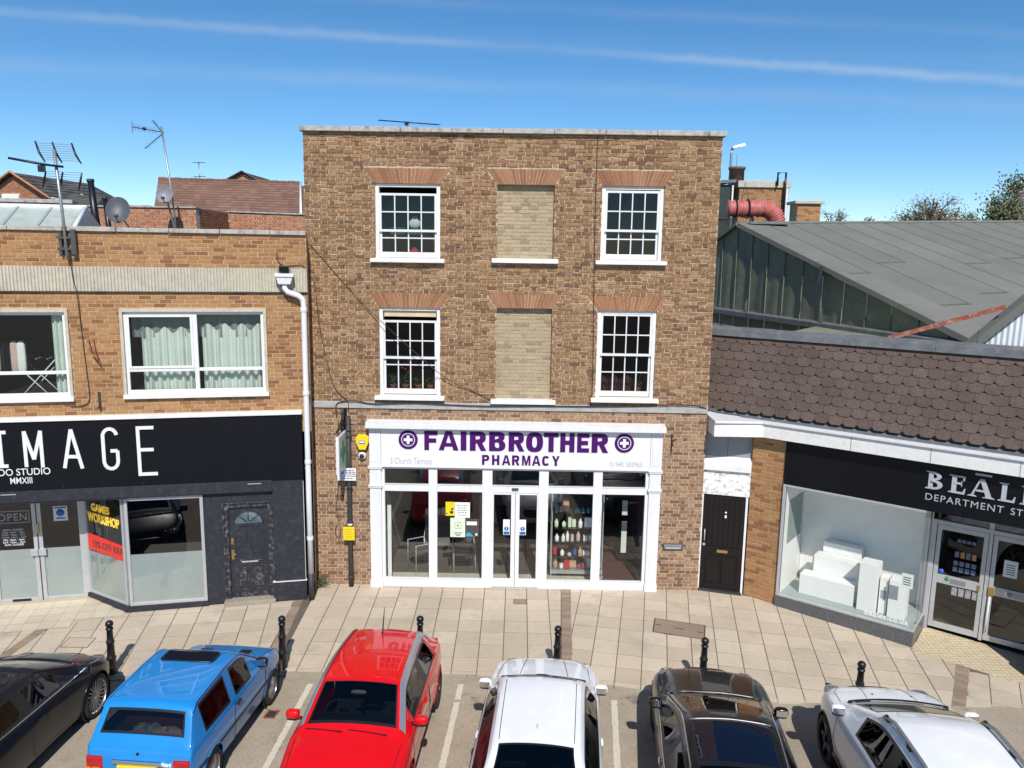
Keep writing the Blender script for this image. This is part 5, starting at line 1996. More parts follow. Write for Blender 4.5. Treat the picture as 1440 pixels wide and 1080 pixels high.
for i, (p0, p1, r0, r1, lab) in enumerate((((-12.20, 7.0, 7.05), (-12.42, 7.2, 8.98), .13, .085, 'tall dark tapered flue right of the roof lantern'), ((-11.82, 7.0, 7.05), (-12.1, 7.3, 8.50), .085, .06, 'shorter dark flue between the tall flue and the large dish'))):
    q = MB()
    q.tube([p0, Vector(p0).lerp(Vector(p1), .5), p1], [r0, (r0 + r1) / 2, r1], 10)
    t = thing('flue', lab, 'flue', (0, 0, 0), 0, 'dark flues on the left roof')
    q.build('pipe', M['iron'], t)
    q = MB()
    q.tube([Vector(p1) - Vector((0, 0, .04)), Vector(p1) + Vector((-.005, .005, .05))], r1 + .018, 10)
    q.build('cap', M['dark_pipe'], t)


def dish(lab, c, rx, rz, yaw, tilt, foot, m, grp='satellite dishes on the left roof'):
    t = thing('satellite_dish', lab, 'satellite dish', c, 0, grp)
    q = MB()
    prof = [(.001, .10)] + [(rx * i / 8, .10 - .10 * (i / 8) ** 2) for i in range(1, 9)] + [(rx + .008, -.004), (rx + .006, .012)] + [(rx * i / 8, .118 - .10 * (i / 8) ** 2) for i in range(8, 0, -1)] + [(.001, .118)]
    q.lathe(prof, (0, 0, 0), 32, axis='y')
    for i, v in enumerate(q.v):
        q.v[i] = (v[0], v[1], v[2] * rz / rx)
    rot = Euler((-tilt, 0, yaw))
    o = q.build('reflector', M[m], t)
    o.rotation_euler = rot
    rm = rot.to_matrix()
    q = MB()
    q.tube([rm @ Vector((0, .02, -rz * .96)), rm @ Vector((0.02, -rx * .75, -rz * .80))], .014, 6)
    q.blob(rm @ Vector((0.02, -rx * .78, -rz * .76)), (.05, .06, .05), 3, 10, 8)
    q.build('feed_arm', M['alu_dark'], t)
    q = MB()
    q.tube([rm @ Vector((0, .12, 0)), rm @ Vector((0, .25, -.05)), Vector(foot) - Vector(c) + Vector((0, 0, .5)), Vector(foot) - Vector(c)], .028, 8)
    q.build('mast', M['galv'], t)
    q = MB()
    f_ = Vector(foot) - Vector(c)
    for a_ in (.5, 2.6, 4.6):
        q.tube([f_ + Vector((0, 0, .45)), f_ + Vector((.4 * cos(a_), .4 * sin(a_), 0))], .013, 5)
    q.build('stay', M['iron'], t)
    return t


dish('larger dark satellite dish standing against the rear parapet', (-11.33, 6.5, 8.14), .31, .385, R(14), R(22), (-11.2, 7.0, 7.05), 'dish')
dish('smaller grey mesh satellite dish higher up on a tall mast', (-10.94, 8.63, 8.73), .245, .265, R(8), R(20), (-10.78, 8.95, 7.05), 'dish_light')
AE = thing('tv_aerial', 'TV aerial high on a slender mast behind the smaller dish', 'aerial', (-10.72, 8.9, 7.05), 0, 'TV aerials on the roofs')
q = MB()
q.tube([(0, 0, 0), (-.10, .02, 1.6), (-.34, .05, 3.72)], .03, 8)
q.build('mast', M['galv'], AE)
q = MB()
q.tube([(-.28, .04, 3.55), (-1.15, -.1, 3.68)], .014, 6)
q.tube([(-.30, .04, 3.52), (-.80, .5, 3.98)], .012, 6)
q.tube([(-.30, .04, 3.52), (-.62, -.5, 3.0)], .012, 6)
q.blob((-.82, -.05, 3.64), (.05, .05, .05), 3, 8, 6)
q.build('boom', M['iron'], AE)
q = MB()
for i in range(14):
    t_ = i / 13
    p = Vector((lerp(-.5, -1.12, t_), lerp(0.0, -.1, t_), lerp(3.585, 3.68, t_)))
    q.tube([p + Vector((0, .03, -.09)), p + Vector((0, -.03, .09))], .005, 4)
for (a, c) in (((-.34, .08, 3.56), (-.78, .48, 3.96)), ((-.33, 0, 3.47), (-.60, -.47, 3.03))):
    for i in range(9):
        p = Vector(a).lerp(Vector(c), i / 8)
        q.tube([p + Vector((-.10, .02, .03)), p + Vector((.10, -.02, -.03))], .005, 4)
q.tube([(-1.17, -.1, 3.50), (-1.17, -.1, 3.86)], .016, 5)
q.build('rods', M['galv'], AE)

# ---------------------------------------------------------------- far roofs on the left


def roof_courses(b, e0, e1, r1, r0, n_, m=0, th=.03, seed=1, bw=.6):
    """Slope from eave e0-e1 up to ridge r0-r1 built of stepped tile courses."""
    e0, e1, r0, r1 = map(Vector, (e0, e1, r0, r1))
    nrm = (e1 - e0).cross(r0 - e0).normalized()
    if nrm.z < 0:
        nrm = -nrm
    r_ = random.Random(seed)
    for i in range(n_):
        t0, t1 = i / n_, (i + 1) / n_
        a, c = e0.lerp(r0, t0), e1.lerp(r1, t0)
        d, f = e0.lerp(r0, t1), e1.lerp(r1, t1)
        L_ = (c - a).length
        k = max(1, int(L_ / bw))
        for j in range(k):
            u0, u1 = j / k, (j + 1) / k
            o = nrm * (th + r_.uniform(0, .006))
            b.add([a.lerp(c, u0) + o, a.lerp(c, u1) + o, d.lerp(f, u1) + nrm * .004, d.lerp(f, u0) + nrm * .004, a.lerp(c, u0), a.lerp(c, u1)],
                  [(0, 1, 2, 3), (4, 5, 1, 0)], m, r_.random())


H = thing('house', 'house with long brown clay-tiled roof behind the left parapet', 'house', (0, 0, 0))
q = MB()
roof_courses(q, (-19.2, 25.6, 8.6), (-11.42, 25.6, 8.45), (-12.75, 30.3, 10.93), (-20.9, 30.3, 11.05), 16, seed=2, bw=.34)
q.build('roof', M['clay_roof'], H, kind='stuff')
q = MB()
roof_courses(q, (-11.36, 25.6, 8.4), (-6, 25.6, 8.3), (-6, 30.3, 10.6), (-12.6, 30.3, 10.72), 16, seed=4, bw=.34)
q.build('lower_roof', M['clay_roof'], H, kind='stuff')
q = MB()
roof_courses(q, (-20.9, 35, 8.6), (-6, 35, 8.3), (-6, 30.3, 10.58), (-20.9, 30.3, 11.0), 8, seed=3, bw=2)
q.build('rear_roof', M['clay_roof'], H)
q = MB()
q.add([(-19.2, 25.9, -1), (-20.8, 34.8, -1), (-20.8, 34.8, 8.6), (-20.8, 30.3, 10.95), (-19.2, 25.9, 8.6)], [(0, 4, 3, 2, 1)])
q.box(-19.2, -6, 25.9, 26.1, -1, 8.3)
q.build('wall', M['brick_red'], H)
q = MB()
q.tube([(-11.42, 25.55, 8.55), (-12.70, 30.3, 10.98)], .07, 6)
q.tube([(-17.5, 25.52, 8.56), (-11.4, 25.52, 8.50)], .06, 6)
q.build('white_trim', M['white_old'], H)
q = MB()
for i in range(26):
    x_ = -20.85 + i * .312
    q.tube([(x_, 30.28, 11.06 - .12 * i / 26), (x_ + .29, 30.28, 11.06 - .12 * i / 26)], .10 + .02 * (i % 3 == 0), 6)
q.build('ridge_tile', M['clay_roof'], H)
AE = thing('tv_aerial', 'tiny far TV aerial above the brown tiled roof', 'aerial', (-20.0, 34, 10.4), 0, 'TV aerials on the roofs')
q = MB()
q.tube([(0, 0, 0), (0, 0, 2.05)], .03, 6)
q.build('mast', M['galv'], AE)
q = MB()
for z_ in (1.98, 1.15):
    q.tube([(-.30, 0, z_), (.34, 0, z_ + .02)], .02, 5)
for x_ in (-.3, 0, .3):
    q.tube([(x_, -.2, 1.98), (x_, .2, 1.98)], .014, 4)
    q.tube([(x_, -.2, 1.15), (x_, .2, 1.15)], .014, 4)
q.build('rods', M['alu_dark'], AE)

H = thing('house', 'far house whose pale brick gable just shows above the brown tiled roof', 'house', (0, 0, 0))
q = MB()
q.add([(-23.2, 45.7, 0), (-19.6, 45.7, 0), (-19.6, 45.7, 11.9), (-21.32, 45.7, 12.85), (-23.2, 45.7, 11.9)], [(0, 1, 2, 3, 4)])
q.build('wall', mat('pale_brick', (.36, .20, .12), .9, var=.2, vscale=12), H)
q = MB()
roof_courses(q, (-23.5, 45.5, 11.85), (-23.5, 52, 11.85), (-21.32, 52, 13.0), (-21.32, 45.5, 13.0), 10, seed=7, bw=1)
roof_courses(q, (-19.3, 45.5, 11.85), (-19.3, 52, 11.85), (-21.32, 52, 13.0), (-21.32, 45.5, 13.0), 10, seed=8, bw=1)
q.build('roof', M['clay_roof'], H, kind='stuff')
q = MB()
q.tube([(-23.5, 45.4, 11.88), (-21.32, 45.4, 13.03), (-19.3, 45.4, 11.88)], .06, 5)
q.build('verge', M['slate'], H)

H = thing('house', 'brick gabled house with grey slate roof at far left', 'house', (0, 0, 0))
px0 = -25.9
q = MB()
q.add([(-28.0, 25.0, 0), (-23.75, 25.0, 0), (-23.75, 25.0, 9.25), (px0, 25.0, 10.68), (-28.0, 25.0, 9.25)], [(0, 1, 2, 3, 4)])
q.build('wall', M['mortar_bright'], H)
bb = thing('gable', '', '')
del bb['label'], bb['category']
bb.parent = H
bb.location = (-28.0, 24.98, 0)
brick_wall(bb, 0, 4.25, 7.9, 10.66, [(1.45, 2.35, 8.9, 9.75)], [(-.5, 0, -.5, 2.1, 9.25, 10.68), (4.25, 4.8, 2.1, 4.8, 9.25, 10.68)], 'brick_red', 'flemish', .085, 0, L=.23)
q = MB()
roof_courses(q, (-23.4, 24.7, 9.10), (-23.4, 31.2, 9.10), (px0 + .5, 31.2, 10.80), (px0, 24.7, 10.80), 9, seed=5, bw=.35)
q.build('roof', M['slate'], H, kind='stuff')
q = MB()
roof_courses(q, (-28.4, 24.7, 9.1), (-28.4, 31.2, 9.1), (px0 + .5, 31.2, 10.8), (px0, 24.7, 10.8), 9, seed=6, bw=1)
q.add([(px0 + .5, 31.2, 10.8), (-23.4, 31.2, 9.1), (-24, 36, 9.1)], [(0, 1, 2)])
q.build('rear_roof', M['slate'], H, kind='stuff')
q = MB()
q.tube([(-28.3, 24.68, 9.2), (px0, 24.68, 10.83), (-23.4, 24.68, 9.15)], .07, 6)
q.build('verge', M['brick_red'], H)
q = MB()
q.box(-26.55, -25.65, 24.86, 25.05, 8.9, 9.72)
wf = q.build('window', M['white_old'], H, .01)
q = MB()
q.tube([(-23.9, 24.75, 9.55), (-23.55, 25.8, 9.35)], .06, 5)
q.tube([(-25.6, 28.6, 10.6), (-24.3, 28.8, 9.8)], .07, 5)
q.build('lead_flashing', M['white_old'], H)
q = MB()
roof_courses(q, (-24.35, 24.9, 9.05), (-22.35, 25.5, 9.05), (-22.6, 27.6, 9.85), (-24.3, 27.2, 9.9), 5, seed=9, bw=.4)
q.add([(-22.35, 25.5, 9.05), (-22.6, 27.6, 9.85), (-22.3, 28.5, 9.0)], [(0, 1, 2)])
q.build('dormer_roof', M['slate'], H, kind='stuff')
MB().box(-24.3, -22.4, 25.3, 27, 6, 9.05).build('dormer_wall', M['slate'], H)
t = thing('chimney', 'low brick chimney stack peeping over the rear parapet between the dishes', 'chimney', (-15.2, 16, 0))
q = MB()
q.box(-.30, .30, -.2, .2, 7, 8.70)
q.build('stack', M['brick_red'], t)
MB().box(-.34, .34, -.24, .24, 8.70, 8.78).build('cap', M['coping'], t)

# ================================================================ right: the department store (own frame, front turned 37 degrees)
RA = R(-37)
RXm = Matrix.Translation((5.42, -.57, 0)) @ Matrix.Rotation(RA, 4, 'Z')


def rthing(name, label, cat, loc=(0, 0, 0), group=None):
    return thing(name, label, cat, RXm @ Vector(loc), RA, group)


RB = rthing('store_building', 'department store with brown tiled mansard roof above a white fascia', 'building')
RE1 = 7.4
# brick pier
q = MB()
q.box(-.69, -.012, .008, .5, -.3, 3.55)
q.build('pier', M['mortar_left'], RB)
brick_wall(RB, -.69, -.012, -.15, 3.54, [], [], 'brick_left', 'stretcher', .0750, 300, 0, .001)
# roof deck, rear wall
q = MB()
q.quad((-2.2, .55, 5.05), (RE1, .55, 5.05), (RE1, 16, 5.05), (-2.2, 16, 5.05))
q.build('flat_roof', M['felt_wall'], RB)
q = MB()
q.quad((4.62, .1, -.4), (RE1, .1, -.4), (RE1, .1, 3.5), (4.62, .1, 3.5))
q.quad((-.7, .06, 2.62), (RE1, .06, 2.62), (RE1, .06, 3.95), (-.7, .06, 3.95))
q.quad((RE1, .0, -.4), (RE1, 12, -.4), (RE1, 12, 5.4), (RE1, .0, 5.4))
q.quad((-2.2, 6.0, -.4), (RE1, 6, -.4), (RE1, 6, 5.0), (-2.2, 6, 5.0))
q.build('wall', M['room_dark'], RB)
# mansard of zig-zag tiles
ey, ez, ry, rz = -.06, 3.93, .47, 5.46
sl = Vector((0, ry - ey, rz - ez))
SL = sl.length
slope = math.atan2(rz - ez, ry - ey)
q = MB()
q.quad((-2.1, ey + .03, ez), (RE1, ey + .03, ez), (RE1, ry + .03, rz), (-2.1, ry + .03, rz))
q.build('roof', M['roof_tile'], RB)
rows, tw = 9, .262
rh = SL / rows
tile_me = []
for k in range(6):
    b = MB()
    w_, ch, th = tw - .005, .052, .013
    top = [(-w_ / 2 - .0, rh * 1.12), (-w_ / 2, ch), (-w_ / 2 + ch * .95, 0), (w_ / 2 - ch * .95, 0), (w_ / 2, ch), (w_ / 2, rh * 1.12)]
    vs = [(x_, -th if z_ < rh else -.002, z_) for x_, z_ in top] + [(x_, 0, z_) for x_, z_ in top]
    fs = [(0, 1, 2, 3, 4, 5)] + [(i, 6 + i, 6 + i + 1, i + 1) for i in range(5)]
    b.add(vs, fs, 0, (k + .5) / 6)
    tile_me.append(b.mesh('tile', M['roof_tile']))
nt_ = 0
for r_ in range(rows):
    base = Vector((0, ey, ez)) + sl * (r_ / rows)
    x = -1.98 + (tw / 2 if r_ % 2 else 0)
    while x < RE1 - .1:
        nt_ += 1
        put('tile', rnd.choice(tile_me), RB, (x, base.y - .012 + rnd.uniform(-.004, .002), base.z + rnd.uniform(-.004, .004)), (-(pi / 2 - slope) - R(.8) + R(rnd.uniform(-.5, .5)), 0, R(rnd.uniform(-.6, .6))))
        x += tw
# lead ridge flashing
x = -2.1
while x < RE1:
    w = min(1.5, RE1 - x)
    q = MB()
    a = rnd.uniform(-.006, .006)
    q.add([(x + .003, ry - .09, rz - .03), (x + w - .003, ry - .09, rz - .03), (x + w - .003, ry - .075, rz + .11 + a), (x + .003, ry - .075, rz + .11 + a),
           (x + .003, ry + .10, rz + .16 + a), (x + w - .003, ry + .10, rz + .16 + a), (x + w - .003, ry + .35, rz + .12), (x + .003, ry + .35, rz + .12), (x + .003, ry + .36, 5.0), (x + w - .003, ry + .36, 5.0)],
          [(0, 1, 2, 3), (3, 2, 5, 4), (4, 5, 6, 7), (7, 6, 9, 8), (1, 9, 6, 5, 2)])
    q.build('ridge_flashing', M['lead'], RB, .008)
    x += w
# gutter and white boxed fascia: second length along the store, first length square to the street
q = MB()
q.box(-.95, RE1, -.13, .02, 3.80, 3.86)
q.add([(-1.5, -.06, 3.86), (RE1, -.06, 3.86), (RE1, .06, 3.95), (-1.5, .06, 3.95)], [(0, 1, 2, 3)])
q.build('gutter', M['lead'], RB)
iX = RXm.inverted()
cA, cB, cC = iX @ Vector((3.965, -.45, 0)), iX @ Vector((4.97, -.45, 0)), Vector((RE1, -.22, 0))
cB = Vector((-.42, -.22, 0))
cBw = RXm @ cB
cA = iX @ Vector((3.965, cBw.y, 0))
back = [iX @ Vector((3.965, .6, 0)), Vector((RE1, .1, 0))]
poly = [(cA.x, cA.y), (cB.x, cB.y), (cC.x, cC.y), (back[1].x, back[1].y), (-.5, .1), (back[0].x, back[0].y)]
q = MB()
q.prism(poly, 3.505, 3.785)
q.build('fascia', M['white_old'], RB, .006)
off = .045


def outset(p, d):
    return (p[0] + d[0], p[1] + d[1])


nA = (iX.to_3x3() @ Vector((0, -1, 0)))
q = MB()
pA, pB, pC = outset((cA.x, cA.y), (nA.x * off, nA.y * off)), outset((cB.x, cB.y), (-.01, -off)), (RE1, cC.y - off)
q.prism([pA, pB, pC, (RE1, .02), (-.9, .02), (back[0].x, back[0].y)], 3.787, 3.835)
q.build('fascia_capping', M['white'], RB, .006)
for x_ in (1.25, 2.6, 3.95, 5.3):
    q = MB()
    q.box(x_ - .004, x_ + .004, -.222, -.2195, 3.51, 3.78)
    q.build('joint', M['alu_dark'], RB)

# door wall between the two fronts
DA = R(-15)
DW = thing('side_entrance', 'dark stained plank door under a flaking white panel in the gap between buildings', 'doorway', (3.98, .10, 0), DA)
q = MB()
q.box(-.06, 0, -.02, .4, -.2, 2.14)
q.build('door_frame', M['white_old'], DW, .004)
q = MB()
q.box(.855, .90, -.02, .4, -.2, 2.14)
q.build('door_frame', M['white_old'], DW, .004)
q = MB()
q.box(-.06, .92, -.03, .3, 2.14, 2.68)
q.build('flaking_panel', M['flaky'], DW, .004)
q = MB()
q.add([(-.06, -.10, 2.682), (.92, -.10, 2.682), (.92, -.10, 2.80), (-.06, -.10, 2.80), (-.06, .10, 2.97), (.92, .10, 2.97), (-.06, .1, 2.682), (.92, .1, 2.682)],
      [(0, 1, 2, 3), (3, 2, 5, 4), (1, 7, 5, 2), (0, 3, 4, 6), (0, 6, 7, 1)])
q.build('sloping_ledge', M['white_old'], DW, .004)
q = MB()
q.box(-.06, .425, .08, .3, 2.90, 3.6)
q.box(.432, .92, .08, .3, 2.90, 3.6)
q.build('soffit_panel', M['grey_panel'], DW)
q = MB()
q.box(.0, .855, .02, .06, .03, 2.135)
dr = q.build('door', M['wood_dark'], DW)
for i in range(6):
    a = .105 + i * .108
    MB().box(a + .003, a + .105, .004, .0195, .99, 2.03).build('plank', M['wood_dark'], dr, .004)
for (a, c) in ((.13, .40), (.46, .73)):
    MB().box(a, c, .006, .0195, .18, .72).build('panel', M['wood_dark'], dr, .008)
    q = MB()
    q.box(a - .02, a, .0, .0195, .16, .74)
    q.box(c, c + .02, .0, .0195, .16, .74)
    q.box(a, c, .0, .0195, .16, .18)
    q.box(a, c, .0, .0195, .72, .74)
    q.build('panel_moulding', M['wood_dark'], dr, .003)
q = MB()
q.box(.0, .10, .0, .0195, .03, 2.13)
q.box(.755, .855, .0, .0195, .03, 2.13)
q.box(.10, .755, .002, .0195, 2.04, 2.13)
q.box(.10, .755, .002, .0195, .80, .97)
q.box(.10, .755, .002, .0195, .03, .15)
q.build('stile', M['wood_dark'], dr, .004)
MB().box(.33, .55, -.006, .0015, .86, .92).build('letter_plate', M['brass'], dr, .003)
q = MB()
q.box(.45, .49, -.006, .0, 1.64, 1.70)
q.lathe([(.02, 0), (.02, .01)], (.47, -.008, 1.76), 10, axis='y')
q.build('door_number', M['paper'], dr)
q = MB()
q.tube([(.06, .0, 1.36), (.06, -.06, 1.34), (.06, -.06, 1.12), (.06, .0, 1.10)], .012, 6)
q.lathe([(.03, 0), (.03, .015)], (.055, -.014, 1.02), 10, axis='y')
q.build('pull_handle', M['alu'], dr)
MB().box(-.02, .88, -.10, .1, -.10, .03).build('step', M['dark_pipe'], DW, .006)

# black sign band with raised letters
ST = rthing('store_sign', 'black store sign band with silver serif letters BEALES and DEPARTMENT STORE', 'sign')
q = MB()
q.box(-.01, 6.6, -.03, .05, 2.575, 3.50)
q.build('board', M['black_gloss'], ST, .003)


def serif_letter(kind, x0, x1, z0, z1, par):
    """Roman capital with thick and thin strokes and bracketed serifs."""
    q = MB()
    y1, w, h = -.031, x1 - x0, z1 - z0
    T, t, sv = .075, .030, .022
    n_ = [0]

    def pl(pts):
        n_[0] += 1
        q.prism_y([(x0 + a, z0 + c) for a, c in pts], -.055 - .0012 * n_[0], y1)

    if kind in 'BEL':
        pl([(.05, 0), (.05 + T, 0), (.05 + T, h), (.05, h)])
        pl([(.0, 0), (.08 + T, 0), (.06 + T, sv), (.02, sv)])
        pl([(.02, h - sv), (.06 + T, h - sv), (.08 + T, h), (.0, h)])
    if kind == 'E':
        pl([(.05, h - t), (w - .02, h - t), (w - .02, h), (.05, h)])
        pl([(w - .04, h - .085), (w - .025, h - .085), (w - .01, h), (w - .055, h)])
        pl([(.08, h * .52), (w * .78, h * .52), (w * .78, h * .52 + t), (.08, h * .52 + t)])
        pl([(w * .74, h * .52 - .035), (w * .78, h * .52 - .035), (w * .78, h * .52 + t + .035), (w * .74, h * .52 + t + .035)])
    if kind in 'EL':
        pl([(.05, 0), (w - .03, 0), (w - .02, t), (.05, t)])
        pl([(w - .055, 0), (w - .01, 0), (w, .10), (w - .018, .10)])
    if kind == 'B':
        for (zc, rz_, rx_) in ((h * .755, h * .245, w - .075 - T), (h * .27, h * .27, w - .05 - T)):
            k = 10
            for i in range(k):
                a0, a1 = -pi / 2 + pi * i / k, -pi / 2 + pi * (i + 1) / k
                def P(a, o):
                    return (.03 + T + (rx_ if o else rx_ - T * .95) * cos(a), zc + (rz_ if o else rz_ - t) * sin(a))
                pl([P(a0, 1), P(a1, 1), P(a1, 0), P(a0, 0)])
    if kind == 'A':
        m = w * .48
        pl([(m - .02, h), (m + .055, h), (w - .02, 0), (w - .02 - T * 1.15, 0)][::-1])
        pl([(m - .03, h - .03), (m + .01, h), (.085, 0), (.05, 0)][::-1])
        pl([(.13, h * .30), (w - .13, h * .30), (w - .14, h * .30 + t), (.14, h * .30 + t)])
        pl([(.0, 0), (.15, 0), (.11, sv), (.04, sv)])
        pl([(w - .17, 0), (w + .02, 0), (w - .02, sv), (w - .12, sv)])
    if kind == 'S':
        pts = [(w * .5 + (w * .36) * cos(R(a)), h * .755 + h * .21 * sin(R(a))) for a in range(30, 271, 30)] + [(w * .5 + (w * .40) * cos(R(a)), h * .27 + h * .24 * sin(R(a))) for a in range(90, -151, -30)]
        for a, c in zip(pts[:-1], pts[1:]):
            d = Vector((c[0] - a[0], c[1] - a[1]))
            nn = Vector((-d.y, d.x)).normalized() * .026
            pl([(a[0] - nn.x, a[1] - nn.y), (c[0] - nn.x, c[1] - nn.y), (c[0] + nn.x, c[1] + nn.y), (a[0] + nn.x, a[1] + nn.y)][::-1])
    return q.build('letter', M['letter_silver'], par)


for ch, a, c in (('B', 2.53, 2.83), ('E', 2.90, 3.17), ('A', 3.20, 3.60), ('L', 3.66, 3.92), ('E', 3.98, 4.25), ('S', 4.32, 4.58)):
    serif_letter(ch, a, c, 3.0, 3.325, ST)
put_text('lettering', 'dept', M['letter_silver'], ST, 2.555, 3.77, 2.785, 2.905, -.036, .005)
put_text('lettering', 'store', M['letter_silver'], ST, 3.875, 4.40, 2.785, 2.905, -.036, .005)
q = MB()
q.box(3.30, 3.55, -.10, -.03, 3.395, 3.425)
q.build('sign_lamp', M['letter_silver'], ST, .004)
q = MB()
q.box(3.35, 3.80, .55, .62, 2.505, 2.53)
q.build('strip_light', M['alu'], RB, .004)

# shop window with plinth and white display blocks
SW = rthing('shop_window', 'large corner shop window with empty white display blocks above a granite plinth', 'shop window')
q = MB()
q.prism([(-.012, -.06), (2.60, -.06), (2.62, .92), (2.50, .92), (2.50, .06), (-.012, .06)], -.4, .20)
q.build('plinth', M['granite'], SW, .004)
q = MB()
q.box(.0, .05, -.05, .02, .205, 2.575)
q.box(.05, 2.60, -.055, .02, .205, .245)
q.box(2.56, 2.60, .02, .90, .205, .245)
q.box(.05, 2.60, -.045, .02, 2.535, 2.574)
q.box(2.575, 2.60, .88, .92, .2, 2.6)
q.build('frame', M['alu'], SW, .004)
MB().quad((.05, -.02, .245), (2.58, -.02, .245), (2.58, -.02, 2.535), (.05, -.02, 2.535)).build('pane', M['glass_green'], SW)
MB().quad((2.585, -.015, .245), (2.585, .88, .245), (2.585, .88, 2.56), (2.585, -.015, 2.56)).build('pane', M['glass_green'], SW)
q = MB()
q.quad((.06, 1.25, .22), (2.5, 1.25, .22), (2.5, 1.25, 2.62), (.06, 1.25, 2.62))
q.quad((.055, .03, .22), (.055, 1.25, .22), (.055, 1.25, 2.62), (.055, .03, 2.62))
q.quad((.05, .0, 2.56), (2.58, .0, 2.56), (2.58, 1.25, 2.56), (.05, 1.25, 2.56))
q.box(.055, 2.57, .0, 1.25, .215, .235, 1)
q.quad((2.57, .9, .22), (2.57, 1.25, .22), (2.57, 1.25, 2.62), (2.57, .9, 2.62))
q.build('display_room', [M['display_white'], M['display_grey']], SW)
MB().box(.062, .075, .25, 1.1, 1.25, 2.15).build('grey_panel', mat('grey_display_panel', (.25, .30, .29), .6), SW)
put_text('lettering', 'web', M['paper'], SW, 1.72, 2.50, .30, .40, -.026, .003)
for (a, c, y0, y1, z1, lab) in ((.36, 1.42, .30, .62, .66, 'long low white display block at the front of the corner window'), (.52, 1.40, .64, .95, 1.00, 'long white display block behind the lowest one, one step higher'), (.60, 1.36, .97, 1.2, 1.22, 'tallest stepped white block against the rear of the display'),
                            (1.50, 1.84, .25, .60, 1.22, 'tall white display block right of the stepped blocks'), (1.87, 2.02, .35, .62, .98, 'slim white block with grey face between two taller ones'), (2.05, 2.36, .28, .60, 1.0, 'white block near the glass corner of the store window')):
    t = MB()
    t.box(a, c, y0, y1, .237, z1)
    o = t.build('display_block', M['display_white'], None, .006)
    o.matrix_world = RXm
    tag(o, lab, 'display block', 'white display blocks in the corner window')
o = MB().box(1.90, 2.0, .345, .349, .55, .72).build('grey_face', M['display_grey'])
o.parent = bpy.data.objects['display_block.004']
for (a, z0, z1, lab) in ((2.30, 1.02, 1.30, 'white notice taped inside the corner shop window'),):
    g = MB()
    g.box(a, a + .2, -.012, -.009, z0, z1)
    o = g.build('notice', M['paper'])
    o.matrix_world = RXm
    tag(o, lab, 'notice')
    g = MB()
    for i in range(4):
        g.box(a + .03, a + .16, -.0145, -.0125, z0 + .06 + i * .045, z0 + .075 + i * .045)
    g.build('print', M['dark_text'], o)

